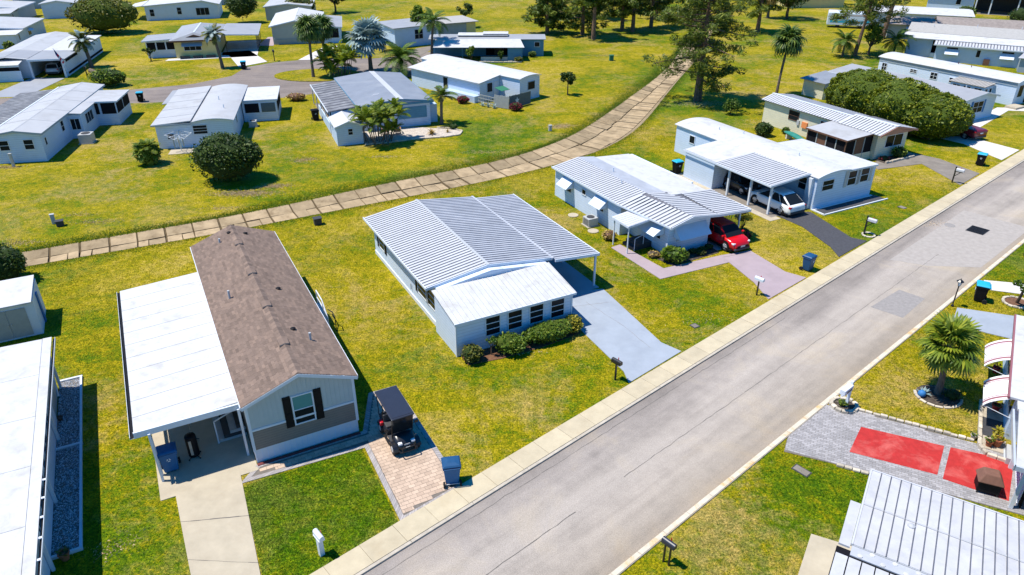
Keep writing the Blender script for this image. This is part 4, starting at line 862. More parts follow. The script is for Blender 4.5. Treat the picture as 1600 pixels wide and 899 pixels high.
for fc, L in ((face(.02,3.4,12.15,17.2,'F'),3.38),(face(.02,3.4,12.15,17.2,'R'),5.05)):
    for k in range(2): wbox(MB(), fc, .15+k*L/2, L/2-.1+k*L/2, 1.25, 2.42, 0, .03).build('screen_panel', M['screen'], a_)
pan_roof(a_, (-8.7,2,2.28), (-8.7,19.6,2.28), (-4.5,19.6,2.58), (-4.5,2,2.58), 24, 'pan_dark', .2, name='carport_roof'); posts(a_, [(-8.5,2.3),(-8.5,8),(-8.5,14),(-8.5,19.3)], 2.3); MB().box(-4.62,-4.46,1.8,19.8,2.6,2.78).build('gutter', M['trim'], a_)
hvac('air_conditioner', W2(a_,1.9,5.7), 11.5, 'large air conditioner beside the long white home at left edge', 1.2)
# white roofed home with star fence
d_ = home((-4.4,90.11), 46, 'white home with two white roof levels behind a star decorated fence'); foot(d_, -1, 6, -5, 13)
MB().profx([(-1.0,0),(2.4,0),(2.4,2.75),(-1.0,2.3)], -1.6, 11.5).build('wall', M['white'], d_); MB().slab([(-1.35,-1.9,2.34),(2.5,-1.9,2.86),(2.5,11.8,2.86),(-1.35,11.8,2.34)],.08).build('roof', M['roof_white'], d_)
arch_walls(d_, 2.42, 6.0, -5.1, 13.4, 2.7, .25, 'white'); arch_roof(d_, 2.42, 6.0, -5.1, 13.4, 2.72, .25, 'roof_white', ov=.15)
window(d_, face(2.42,6,-5.1,13,'F'), 1.5, 1.1, 1.2, 1.1, 1, 1, fm='greyblue', gm='paleblue') if False else window(d_, face(2.42,6,-5.1,13,'F'), 1.4, 1.2, 1.3, 1.0, 1, 1, fm='greyblue')
FD = face(-1,2.4,-1.6,11,'F'); window(d_, FD, 1.2, .9, 1.0, 1.2, 1, 1); door(d_, FD, 2.35, .1, .8, 2.0, 'trim'); LD = face(-1,2.4,-1.6,11.5,'L'); window(d_, LD, 6.4, .4, .9, 1.7, 1, 1, fm='greyblue')
MB().box(-1.9,-.9,-1.6,5,0,.8).build('side_base', M['paleblue'], d_)
fe = empty('fence', W2(d_,-1.6,-1.9), 46, 'grey board fence with pale star around the white home corner', 'fence')
def boards(p, q, h, m, th=.04, bw=.2):
    p, q = V(p), V(q); n = max(1, int((q-p).length/bw)); d = (q-p)/n
    for k in range(n): MB().obox(p+d*(k+.5), d, th, .05, h*random.uniform(.97,1.02), d.length*.93).build('board', M[m], fe)
boards((.1,-2.7), (.55,-4.7), 1.5, 'fence_pale'); boards((.55,-4.75), (4.3,-4.75), 1.55, 'fence')
for k in range(4): MB().box(-.05,.0,-.1-.0,-.1,0,0.01) 
for z in (.35,.75,1.15): MB().slab([(.0,.0,z),(.1,-2.7,z),(.14,-2.7,z),(.04,0,z)],.08).build('rail', M['fence_pale'], fe)
for k in range(10): MB().obox((.02+.01*k,-.15-.27*k), (0,1), .03, .1, 1.15, .05).build('slat', M['fence_pale'], fe)
sp_ = [(1.9+ (.42 if i%2==0 else .17)*math.sin(i*PI/5), .85+(.42 if i%2==0 else .17)*math.cos(i*PI/5)) for i in range(10)]
MB().profy([(0,0),(0,0.001),(0.001,0)],0,.001)
sm = MB(); n_ = 10; sm.add([(x,-4.80,z) for x, z in sp_] + [(x,-4.775,z) for x, z in sp_] + [(1.9,-4.80,.85)], [(20,i,(i+1)%10) for i in range(10)] + [(i,(i+1)%10,10+(i+1)%10,10+i) for i in range(10)]); sm.build('star', M['star'], fe)
MB().slab([(1.2,-2.9,1.75),(2.6,-2.9,1.75),(2.7,-1.6,1.95),(1.3,-1.6,1.95)],.04).build('canopy', M['green'], fe)
# teal home behind it
e_ = home((-12.6,117.4), 0, 'teal blue home with pale roof and long white porch roof, behind the star fence home'); foot(e_, 0, 17.6, -4, 4)
gable_walls(e_, 17.6, 4.2, 2.5, 2.62, 'blue'); MB().slab([(-.5,-.3,2.62),(17.9,-.3,2.62),(17.9,2.1,2.86),(-.5,2.1,2.86)],.09).slab([(-.5,2.1,2.86),(17.9,2.1,2.86),(17.9,4.5,2.62),(-.5,4.5,2.62)],.09).build('roof', M['roof_grey'], e_)
MB().slab([(.6,-4.1,2.05),(14.5,-4.1,2.05),(13.9,-.2,2.66),(.6,-.2,2.66)],.07).build('porch_roof', M['roof_white'], e_); posts(e_, [(.8,-3.9),(5,-3.9),(12,-3.9)], 2.05, 'blue')
MB().box(12.0,14.2,-3.9,-.02,0,2.05).build('porch_room', M['blue'], e_); MB().box(7.8,12.0,-3.8,-3.7,0,.6).build('porch_rail', M['slab_white'], e_); MB().box(8.5,11.9,-.15,-.02,.2,2.2).build('porch_screen', M['screen'], e_); MB().box(9.8,11.3,-.2,-.155,.3,2.1).build('brown_door', M['brown'], e_)
window(e_, face(0,17.6,0,4,'F'), 16.1, 1.4, .9, .8, 1, 1, shutter=None); MB().slab([(4,1,3.0),(12,1,3.0),(12,3.4,3.05),(4,3.4,3.05)],.1).slab([(8,1.2,3.2),(12,1.2,3.2),(12,3.2,3.25),(8,3.2,3.25)],.1).build('roof_panels', M['roof_white'], e_)
# ------------------------------------------------------------------ homes round the turning circle and beyond
t10 = home((-19.4,124.2), 33, 'pale blue home behind the silver palm with grey low roof'); gable_walls(t10, 15, 5.5, 2.9, 3.3, 'paleblue') if False else MB().box(0,8.2,0,6,0,3.2).build('wall', M['paleblue'], t10)
MB().box(8.2,16,1.0,6,0,2.9).build('rear_wall', M['greyblue'], t10); MB().slab([(-.4,-.4,3.2),(8.6,-.4,3.3),(8.6,6.3,3.6),(-.4,6.3,3.5)],.1).build('roof', M['roof_grey'], t10); MB().slab([(8.0,.4,3.1),(16.4,.4,3.0),(16.4,6.3,3.3),(8.0,6.3,3.35)],.1).build('carport_roof', M['shingle_grey'], t10)
window(t10, face(0,8,0,6,'F'), 3.6, 1.1, 1.6, 1.6, 2, 2); bx('end_panel', M['yellow'], t10, 14.2,16.05,.95,.99,0,2.8)
t9 = home((-40.74,127.61), 12, 'grey gabled home with white lattice base behind the twin sabal palms')
gable_walls(t9, 8.0, 16, 2.95, 3.75, 'grey', rx=3.9); gable_roof(t9, 8.0, 16, 2.95, 3.75, 'roof_white', rx=3.9, ov=.4, ovf=.35); MB().box(.1,8,-.1,-.02,0,.85).build('lattice_skirt', M['fence_pale'], t9)
shed_room(t9, 8.1, 11.4, -.6, 12, (2.9,2.6,2.6,2.9), 'paleblue', 'roof_grey', ov=.3, name='carport_roof', wname='side_wall'); bx('screen_panel', M['screen'], t9, 8.6,11.0,-.66,-.62,.9,2.4); sheet('patio_slab', [W2(t9,-2.6,-.6), W2(t9,0,-1.2), W2(t9,.3,8), W2(t9,-1.6,8)], M['slab_pink'], .03, 'pinkish slab beside the grey gabled home')
t8 = home((-50.2,155), 10, 'small grey home behind the grey gabled home'); gable_walls(t8, 9, 14, 2.6, 3.1, 'grey'); gable_roof(t8, 9, 14, 2.6, 3.1, 'roof_cream', ov=.3)
bx('door', M['brown'], t8, 6.2,7.2,-.06,-.01,.2,2.2)
t7 = home((-52.3,115.4), 15, 'pale yellow home with hipped grey roof, screened porch and black posted carport')
foot(t7, -4.5, 10, 0, 15); MB().box(0,6.2,0,14.5,0,2.7).build('wall', M['yellow'], t7)
hp = [(-.6,-.6,2.72),(6.8,-.6,2.72),(6.8,15.2,2.72),(-.6,15.2,2.72)]
MB().add(hp + [(3.1,.2,3.75),(3.1,10.5,3.75)], [(0,1,4),(1,2,5,4),(2,3,5),(3,0,4,5),(3,2,1,0)]).build('roof', M['roof_grey'], t7); MB().profx([(3.0,3.74),(3.25,3.74),(3.12,3.79)],.2,10.5).build('ridge_cap', M['trim'], t7)
MB().box(-.62,6.82,-.66,-.61,2.5,2.73).build('fascia', M['brown'], t7); MB().profx([(.6,2.7),(5.6,2.7),(3.1,3.5)],-.3,-.2).build('gable_panel', M['brown'], t7)
shed_room(t7, -4.3, -.02, 1.4, 6.5, (2.55,2.75,2.75,2.55), 'white', 'roof_grey', ov=.45, name='porch_roof', wname='porch_wall')
for k in range(3): wbox(MB(), face(-4.3,0,1.4,6.5,'F'), .15+k*1.4, 1.35+k*1.4, 1.2, 2.3, 0, .03).build('screen_panel', M['screen'], t7)
for k in range(3): wbox(MB(), face(-4.3,0,1.4,6.5,'L'), .15+k*1.65, 1.6+k*1.65, 1.2, 2.3, 0, .03).build('screen_panel', M['screen'], t7)
window(t7, face(0,6.2,0,14,'F'), 1.3, 1.1, 2.6, 1.1, 1, 3); awning(t7, face(0,6.2,0,14,'F'), 1.1, 2.35, 3.0, .7, .5, 'greyblue')
shed_room(t7, 6.9, 12.2, 3.4, 15, (2.75,2.55,2.55,2.75), None, 'roof_grey', ov=.2, name='carport_roof'); posts(t7, [(12,3.6),(12,6),(12,8.5),(12,11),(12,14.5),(7.2,3.6)], 2.55, 'blackm')
sheet('patio_slab', [W2(t7,-1.5,-1.6), W2(t7,12,-1.2), W2(t7,12,14), W2(t7,6.5,14), W2(t7,6.5,0), W2(t7,-1.2,0)], M['slab_white'], .03, 'white slab in front of the yellow home'); 
for k in range(3): bx('bench', M['darkgrey'], t7, .6+k*1.9,2.0+k*1.9,-.7,-.35,.03,.4)
t6 = home((-74.47,154.56), 16, 'long white home at the top left with arched front window'); gable_walls(t6, 14, 10, 2.8, 3.5, 'white', rx=11); gable_roof(t6, 14, 10, 2.8, 3.5, 'roof_white', rx=11, ov=.4)
window(t6, face(0,14,0,10,'F'), 9.6, .7, 2.6, 1.5, 1, 3, fm='trim'); window(t6, face(0,14,0,10,'F'), 6.0, 1.0, .9, 1.4, 2, 1); window(t6, face(0,14,0,10,'F'), .8, .8, .9, 1.4, 2, 1)
MB().slab([(-3.2,2.0,2.4),(-.3,-.4,2.95),(-.3,9,2.95),(-3.2,9,2.4)],.08).build('side_roof', M['roof_white'], t6)
t4 = home((-62.27,101.75), 13.5, 'white home with carport, car inside and flag on its corner post'); foot(t4, -10, .9, 0, 20)
MB().box(-9.5,-4.4,1,22,0,2.5).build('wall', M['white'], t4); MB().slab([(-10,.6,2.5),(-6.9,.6,2.95),(-6.9,23,2.95),(-10,23,2.5)],.08).slab([(-6.9,.6,2.95),(-4.3,.6,2.6),(-4.3,23,2.6),(-6.9,23,2.95)],.08).build('roof', M['roof_cream'], t4)
for k in range(2): MB().slab([(-9.9+k*3.0,1.2,2.56+.4*k),(-7.0+k*2.7,1.2,2.97-.35*k),(-7.0+k*2.7,6.5,2.97-.35*k),(-9.9+k*3.0,6.5,2.56+.4*k)],.02).build('dark_roof_panel', M['roof_grey'], t4)
MB().slab([(-4.2,.2,2.62),(.4,.2,2.46),(.4,7,2.46),(-4.2,7,2.62)],.08).build('carport_roof', M['roof_grey'], t4); MB().slab([(-4.2,7.02,2.63),(.4,7.02,2.47),(.4,20.6,2.47),(-4.2,20.6,2.63)],.08).build('carport_roof', M['roof_white'], t4)
MB().box(-4.2,.42,.1,.19,2.35,2.6).build('fascia', M['trim'], t4); MB().box(.0,.2,1.0,20,0,2.2).build('side_wall', M['white'], t4); bx('screen_strip', M['screen'], t4, .2,.24,1.4,7.0,1.9,2.2); bx('low_vent_strip', M['screen'], t4, .2,.24,1.4,20,.25,.55); posts(t4, [(.1,.3),(-4.0,.3)], 2.45, s=.12); bx('back_wall', M['screen'], t4, -4.2,0,10,10.1,0,2.4)
MB().slab([(-10,-1.2,2.2),(-4.9,-1.2,2.2),(-4.9,1,2.5),(-10,1,2.5)],.06).build('porch_roof', M['roof_white'], t4); MB().box(-10,-4.9,-1.0,-.9,0,1.4).box(-10,-4.9,-1.0,-.9,1.9,2.2).build('porch_wall', M['white'], t4); bx('screen_strip', M['screen'], t4, -9.9,-5.0,-.97,-.93,1.4,1.9)
t3 = home((-82.4,124.3), 15, 'white home with low front porch near the top left corner'); MB().box(-14,0,4,16,0,2.5).build('wall', M['white'], t3) ; gable_roof(t3, 14, 12, 2.5, 3.0, 'roof_cream', x0=-14, y0=4, ov=.3); 
MB().box(-8,0,0,4,0,2.1).build('porch_wall', M['white'], t3); MB().slab([(-8.3,-.3,2.2),(.3,-.3,2.2),(.3,4.0,2.4),(-8.3,4.0,2.4)],.08).build('porch_roof', M['roof_white'], t3); window(t3, face(-14,0,4,16,'R'), 2.5, 1.0, 1.6, 1.1, 1, 2); awning(t3, face(-14,0,4,16,'R'), 2.4, 2.2, 1.8, .6, .4); window(t3, face(-8,0,0,4,'R'), 1.5, 1.0, .6, 1.0, 1, 1)
t2 = home((-96.9,157.2), 17, 'plain white home beyond the lawn at the top left'); gable_walls(t2, 6, 16, 2.9, 3.4, 'white'); gable_roof(t2, 6, 16, 2.9, 3.4, 'roof_cream', ov=.4); MB().slab([(6.02,4,2.2),(7.4,4,.2),(7.4,5.4,.2),(6.02,5.4,2.2)],.05).build('lean_to', M['white_plain'], t2)
for k in range(2): window(t2, face(0,6,0,16,'R'), 7.5+k*3.5, .9, 1.0, 1.9, 2, 1)
t1 = home((-112,150), 14, 'grey green home with low pitched roof in the top left corner'); gable_walls(t1, 13, 10, 2.6, 3.1, 'greyblue'); gable_roof(t1, 13, 10, 2.6, 3.1, 'roof_cream', ov=.4); MB().box(0,13,-5,-.02,0,2.2).build('porch_wall', M['grey'], t1); MB().slab([(-.4,-5.3,2.3),(13.4,-5.3,2.3),(13.4,-.2,2.7),(-.4,-.2,2.7)],.08).build('porch_roof', M['roof_cream'], t1); window(t1, face(0,13,-5,0,'R'), 1.2, .8, 1.0, 1.2, 1, 1)
t0 = home((-112,172), 14, 'gabled home cut by the top left edge of the picture'); gable_walls(t0, 12, 10, 2.8, 3.8, 'greyblue'); gable_roof(t0, 12, 10, 2.8, 3.8, 'roof_white', ov=.4)
t00 = home((-82,176), 14, 'grey home partly hidden behind the rounded bush at the top'); gable_walls(t00, 18, 8, 2.8, 3.3, 'greyblue'); gable_roof(t00, 18, 8, 2.8, 3.3, 'roof_white', ov=.4)
# ------------------------------------------------------------------ homes at the upper right
h6 = home((49.41,78.28), 28.5, 'white home with blue shuttered front window behind the big clipped tree'); foot(h6, -4, 6.3, 0, 18)
gable_walls(h6, 6.4, 17.5, 2.45, 2.95, 'white', x0=-.1, y0=.3, rx=4.0); gable_roof(h6, 6.4, 17.5, 2.45, 2.95, 'roof_grey', x0=-.1, y0=.3, rx=4.0, ov=.25, ovf=.25); F6 = face(-.1,6.3,.3,18,'F'); window(h6, F6, 2.3, .85, 1.9, 1.3, 2, 2, shutter='deepblue'); vents(h6, [(4.6,3,2.9),(3,9,2.9)], 'trim'); MB().box(2.2,2.6,7,7.5,2.75,2.95).box(2.6,3.0,8.5,9,2.8,3.0).build('skylight', M['trim'], h6)
MB().box(-4.3,-.12,15.0,18.2,0,1.95).build('wing_wall', M['cream'], h6); MB().slab([(-4.7,14.6,2.05),(-.1,14.6,2.5),(-.1,18.6,2.5),(-4.7,18.6,2.05)],.08).build('wing_roof', M['roof_blue'], h6); MB().box(-4.25,-.15,14.95,14.99,1.1,1.95).build('wing_band', M['greyblue'], h6)
h7 = home((60.18,86.43), 30, 'long white home with arched white roof at the right edge'); foot(h7, 0, 4.6, 0, 19); arch_walls(h7, 0, 4.4, 0, 18.4, 2.7, .35, 'white'); arch_roof(h7, 0, 4.4, 0, 18.4, 2.72, .35, 'roof_white', ov=.2)
MB().box(-.06,-.005,0,18.4,2.25,2.7).build('eave_band', M['greyblue'], h7); L7 = face(0,4.4,0,18.4,'L')
for a, w_, z, h_ in ((.5,.8,1.1,1.0),(4.7,1.0,1.5,.5),(7.6,1.0,1.2,.9),(10.2,1.0,1.2,.7)): window(h7, L7, a, z, w_, h_, 2, 2)
p7 = pan_roof(h7, (-2.2,2.4,1.95), (-2.2,7.0,1.95), (-.1,7.0,2.2), (-.1,2.4,2.2), 14, 'shingle_grey', .3, name='porch_roof', base_m='shingle_far'); MB().box(-2.0,-.02,2.6,6.8,0,1.9).build('porch_wall', M['paleblue'], h7); window(h7, face(-2,0,2.6,6.8,'F'), .2, .9, .6, .8, 1, 1); window(h7, face(-2,0,2.6,6.8,'F'), 1.1, .9, .6, .8, 1, 1)
for k in range(3): window(h7, face(-2,0,2.6,6.8,'L'), .3+k*1.35, .9, 1.0, .8, 1, 2)
window(h7, face(0,4.4,0,18,'F'), .5, .9, 1.1, 1.5, 1, 1); door(h7, face(0,4.4,0,18,'F'), 2.4, .1, 1.0, 2.0, 'glass')
bx('steps', M['slab'], h7, -1.6,0.4,-1.4,-.1,0,.25); vents(h7, [(2,7,3.1),(2.5,9,3.1)], 'brown')
h8 = home((64.9,113.9), -31, 'pale blue home with striped ribbed roof, window hoods, upper right edge'); MB().box(0,26,0,4.5,0,2.5).build('wall', M['paleblue'], h8)
pan_roof(h8, (-.4,-.5,2.45), (26,-.5,2.45), (26,4.6,3.0), (-.4,4.6,3.0), 64, 'pan', .35); MB().box(-.42,26,-.58,-.51,2.34,2.5).build('fascia', M['trim'], h8)
F8 = face(0,26,0,4.5,'F')
for a in (1.4,8.6): window(h8, F8, a, 1.2, 1.6, 1.0, 1, 1); awning(h8, F8, a-.1, 1.9, 1.8, .7, .7)
window(h8, F8, 5.4, 1.0, .6, 1.1, 1, 1); bx('brown_box', M['brown'], h8, 6.6,7.4,-.3,-.02,.1,.9); MB().slab([(10.6,-3.5,2.0),(20,-3.5,2.0),(20,-.4,2.5),(11.4,-.4,2.5)],.07).build('porch_roof', M['roof_cream'], h8); MB().box(11,19,-3.2,-.02,0,1.95).build('porch_wall', M['greyblue'], h8); window(h8, face(11,19,-3.2,0,'F'), 2.6, .8, 3.5, 1.0, 1, 4)
h9 = home((62.6,118.4), -31, 'long home with white eave and grey shingle roof above dark screened porch'); MB().box(0,3.6,0,9,0,2.8).build('wall', M['paleblue'], h9); MB().box(3.6,30,1.2,9,0,2.8).build('wall', M['screen'], h9); MB().box(3.6,30,-.1,.1,0,.7).build('porch_wall', M['white'], h9)
MB().slab([(-.7,-.9,2.85),(30,-.9,2.85),(30,2.4,3.25),(-.7,2.4,3.25)],.1).build('porch_roof', M['roof_white'], h9); MB().slab([(-.5,2.4,3.3),(30,2.4,3.3),(30,8,4.0),(-.5,8,4.0)],.08).slab([(-.5,8,4.0),(30,8,4.0),(30,13,3.3),(-.5,13,3.3)],.08).build('roof', M['shingle_grey'], h9)
for k in range(6): MB().box(6.5+k*2.8,6.62+k*2.8,-.1,0,0,2.85).build('post', M['trim'], h9)
vents(h9, [(3,6,3.9),(9,7,4.1),(15,8,4.1)], 'trim')
h10 = home((67.0,134.2), -24, 'blue grey home with brown shingle roofs at the top right'); MB().box(0,7.5,0,7,0,2.5).build('wall', M['greyblue'], h10); MB().box(7.5,24,2.4,9,0,2.4).build('wall', M['greyblue'], h10)
MB().slab([(-.6,-.6,2.5),(8.0,-.6,2.5),(7.0,3.6,3.3),(-.6,3.6,3.3)],.08).slab([(-.6,3.6,3.3),(7.0,3.6,3.3),(8,7.6,2.5),(-.6,7.6,2.5)],.08).build('roof', M['shingle_far'], h10); MB().slab([(7.6,1.6,2.5),(24.6,1.6,2.5),(24.6,5.8,3.4),(7.6,5.8,3.4)],.08).slab([(7.6,5.8,3.4),(24.6,5.8,3.4),(24.6,9.8,2.5),(7.6,9.8,2.5)],.08).build('roof', M['shingle_far'], h10); window(h10, face(0,7.5,0,7,'F'), 3.0, .3, 2.6, 1.5, 1, 2); awning(h10, face(0,7.5,0,7,'F'), 2.8, 2.2, 3.0, .5, .35)
h12 = home((70.5,148), -24, 'white flat roofed home above the brown shingle roofs'); MB().box(0,16,0,10,0,2.6).build('wall', M['white'], h12); MB().slab([(-.6,-.6,2.7),(17,-.6,2.7),(17,5,3.2),(-.6,5,3.2)],.08).slab([(-.6,5,3.2),(17,5,3.2),(17,11,2.7),(-.6,11,2.7)],.08).build('roof', M['roof_white'], h12)
h11 = home((100.5,166.5), -31, 'white walled home with wide dark carport in the top right corner'); MB().box(-9,0,.5,14,0,3.4).build('wall', M['paleblue'], h11); MB().slab([(-9.6,0,3.4),(1,0,3.4),(1,15,3.9),(-9.6,15,3.9)],.1).build('roof', M['roof_cream'], h11); MB().slab([(.4,-1.6,3.5),(30,-1.6,3.5),(30,9,4.0),(.4,9,4.0)],.12).build('carport_roof', M['roof_white'], h11); MB().box(.1,30,6,6.2,0,3.5).build('carport_wall', M['darkgrey'], h11); posts(h11, [(.4,-1.2),(3.2,-1.2),(8.2,-1.2),(13.2,-1.2),(18,-1.2)], 3.5, s=.12); window(h11, face(-9,0,.5,14,'F'), 5.5, 1.4, 1.0, 1.2, 1, 1); MB().box(.1,30,-1.6,6,0,.03).build('carport_floor', M['slab_dark'], h11)
hy = home((63,174), 5, 'bright yellow home at the top edge behind the pines'); MB().box(0,13,0,8,0,2.7).build('wall', M['yellow'], hy); MB().slab([(-.6,-.6,2.8),(13.6,-.6,2.8),(13.6,4,3.3),(-.6,4,3.3)],.1).build('roof', M['roof_white'], hy)
rv = empty('caravan', (60.9,146.3), -20, 'white and teal caravan parked behind the pines', 'caravan')
MB().profy([(0,.5),(2.4,.5),(2.4,2.6),(2.1,3.0),(.3,3.0),(0,2.7)], 0, 8).build('body', M['white_plain'], rv, bevel=.1); MB().box(.5,7.5,-.02,-.005,1.0,1.5).build('stripe', M['binlid'], rv); MB().box(1,3,-.03,-.022,1.6,2.2).build('window', M['glass'], rv)
for x in (2,6): MB().cyl((x,.1,.4),(x,.35,.4),.38,.38,12).cyl((x,2.05,.4),(x,2.3,.4),.38,.38,12).build('wheel', M['rubber'], rv)
# ------------------------------------------------------------------ left foreground home and its shed
# ================================================================== FOLIAGE KIT
def blob_pts(n, c, r, inner=.45):
    d = RN.normal(size=(n,3)); d /= np.linalg.norm(d, axis=1)[:,None]
    k = (inner**3 + (1-inner**3)*RN.random(n))**(1/3); return np.array(c) + d*k[:,None]*np.array(r)
def leaf_mesh(name, P, size, m, aspect=.55, up=.35, rnd=None, jit=.35):
    n = len(P); P = np.asarray(P, float)
    N = RN.normal(size=(n,3)); N[:,2] = np.abs(N[:,2]) + up; N /= np.linalg.norm(N, axis=1)[:,None]
    A = np.cross(N, RN.normal(size=(n,3))); A /= np.linalg.norm(A, axis=1)[:,None]; B = np.cross(N, A)
    s = size*(1+jit*RN.normal(size=n)).clip(.4,1.9); a = A*s[:,None]*.5; b = B*s[:,None]*.5*aspect
    Vv = np.stack([P-a, P-b*1.0+a*.1, P+a, P+b*1.0+a*.1], 1).reshape(-1,3)
    me = bpy.data.meshes.new(name); me.vertices.add(4*n); me.vertices.foreach_set('co', Vv.ravel())
    me.loops.add(4*n); me.loops.foreach_set('vertex_index', np.arange(4*n, dtype=np.int32))
    me.polygons.add(n); me.polygons.foreach_set('loop_start', np.arange(0,4*n,4, dtype=np.int32))
    me.update(calc_edges=True); me.validate()
    at = me.attributes.new('rnd', 'FLOAT', 'FACE'); at.data.foreach_set('value', (RN.random(n) if rnd is None else rnd).astype(np.float32))
    me.materials.append(m); return me
def leaf_obj(name, P, size, m, parent=None, **kw): return link(name, leaf_mesh(name, P, size, m, **kw), parent)
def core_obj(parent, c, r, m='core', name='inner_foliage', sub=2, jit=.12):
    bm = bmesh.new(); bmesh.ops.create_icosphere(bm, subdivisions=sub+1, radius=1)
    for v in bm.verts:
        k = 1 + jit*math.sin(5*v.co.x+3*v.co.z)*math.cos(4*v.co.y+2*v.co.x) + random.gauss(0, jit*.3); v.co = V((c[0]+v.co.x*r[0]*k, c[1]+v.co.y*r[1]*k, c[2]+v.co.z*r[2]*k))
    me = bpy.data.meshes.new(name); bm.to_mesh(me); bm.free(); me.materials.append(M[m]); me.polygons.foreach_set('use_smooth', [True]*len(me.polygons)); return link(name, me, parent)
def bush(loc, r, label, m='leaf', n=1500, size=.16, lumps=9, name='shrub', cat='shrub', group='shrubs', rz=0, core='core', z0=.0, lump=.42, corek=.80):
    """rounded shrub: uneven lumps of leaves over a dark inner mass"""
    o = empty(name, (loc[0],loc[1],loc[2] if len(loc)>2 else 0), rz, label, cat, group); c = np.array((0,0,r[2]*.95+z0)); P = []
    for k in range(lumps):
        d = RN.normal(size=3); d[2] = abs(d[2])*.8-.15; d /= np.linalg.norm(d)
        P.append(blob_pts(n//(lumps+4), c + d*np.array(r)*.60, np.array(r)*lump*(.8+.5*RN.random()), .6))
    P.append(blob_pts(n*4//(lumps+4), c, np.array(r)*.95, .82)); P = np.concatenate(P); P = P[P[:,2] > .03]
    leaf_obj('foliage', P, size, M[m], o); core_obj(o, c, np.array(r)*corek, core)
    MB().cyl((0,0,0),(0,0,r[2]*.5),.05,.04,6).build('stem', M['trunk'], o); return o
def limb(mb, a, b, r0, r1, bend=.15, seg=4):
    a, b = V(a), V(b); pts = []; L = (b-a).length; off = V((random.gauss(0,bend),random.gauss(0,bend),random.gauss(0,bend*.5)))*L
    for i in range(seg+1): f = i/seg; pts.append(a.lerp(b,f) + off*math.sin(f*PI))
    mb.tube(pts, [r0*(1-i/seg)+r1*i/seg for i in range(seg+1)], 7); return pts
def tree(loc, h, cr, label, m='leaf', trunk_h=None, tr=.2, clumps=16, n=4200, size=.30, name='tree', group='trees', lean=(0,0), cz=None, clump=.38, bark='trunk'):
    o = empty(name, (*loc[:2],0), random.random()*360, label, 'tree', group); th = trunk_h or h*.4; mb = MB(); top = V((lean[0],lean[1],h*.8)); fork = V((lean[0]*.5,lean[1]*.5,th))
    limb(mb, (0,0,0), fork, tr, tr*.7, .03); c = np.array((lean[0],lean[1],cz or (h-cr[2]))); P = []
    for k in range(clumps):
        d = RN.normal(size=3); d /= np.linalg.norm(d); d[2] = d[2]*.9+.1; q = c + d*np.array(cr)*(.55+.25*RN.random())
        limb(mb, fork, V(q), tr*.45, tr*.08, .1); P.append(blob_pts(n//clumps, q, np.array(cr)*clump*(.7+.6*RN.random()), .3))
    mb.build('trunk', M[bark], o); leaf_obj('crown', np.concatenate(P), size, M[m], o); return o
# palms -----------------------------------------------------------
def fan_frond(m, R_=1.0, pet=.9, nb=18, droop=.35, fold=.18, wid=.085):
    """petiole along +x then a round fan of drooping blades"""
    mb = MB(); mb.rv = .5; mb.tube([(0,0,0),(pet*.5,0,.05),(pet,0,.02)], [.022,.016,.012], 4)
    for k in range(nb):
        a = (k/(nb-1)-.5)*R(265); mb.rv = random.random(); L = R_*(1-.18*abs(a)/R(132))*random.uniform(.92,1.06); d = V((math.cos(a),math.sin(a),0)); n = V((-d.y,d.x,0)); z = fold*(1 if k % 2 else -1)*.15
        p0 = V((pet,0,.02)); p1 = p0 + d*L*.45 + V((0,0,.10*L+z*.3)); p2 = p0 + d*L*.80 + V((0,0,.02*L-droop*L*.25)); p3 = p0 + d*L*(1-.1*droop) + V((0,0,-droop*L*.75)); w_ = wid*R_
        mb.add([p0-n*w_*.2, p0+n*w_*.2, p1+n*w_, p1-n*w_, p2+n*w_*.6, p2-n*w_*.6, p3], [(0,1,2,3),(3,2,4,5),(5,4,6)])
    return mb.mesh('frond', m, rnd=True)
def feather_frond(m, L=2.4, nb=24, droop=.55, wl=.55, w_=.035):
    mb = MB(); mb.rv = .3; pts = []
    for i in range(11): f = i/10; pts.append(V((L*(f-.18*droop*f**3), 0, L*(.22*f - droop*f**2.2*.62))))
    mb.tube(pts, [.03*(1-.8*i/10) for i in range(11)], 4)
    for k in range(nb):
        f = .14+.86*k/(nb-1); i = min(int(f*10),9); p = pts[i].lerp(pts[i+1], f*10-i); t = (pts[i+1]-pts[i]).normalized(); l = wl*L*.5*math.sin(PI*(.12+.82*f))**.7
        for s_ in (1,-1):
            mb.rv = random.random(); d = (V((0,s_,0))*.85 + t*.55 + V((0,0,.15))).normalized(); e = p + d*l*.6 + V((0,0,-.06*l)); g = p + d*l + V((0,0,-.38*l)); u = t*w_*(1.1)
            mb.add([p-u, p+u, e+u*1.1, e-u*1.1, g], [(0,1,2,3),(3,2,4)])
    return mb.mesh('frond', m, rnd=True)
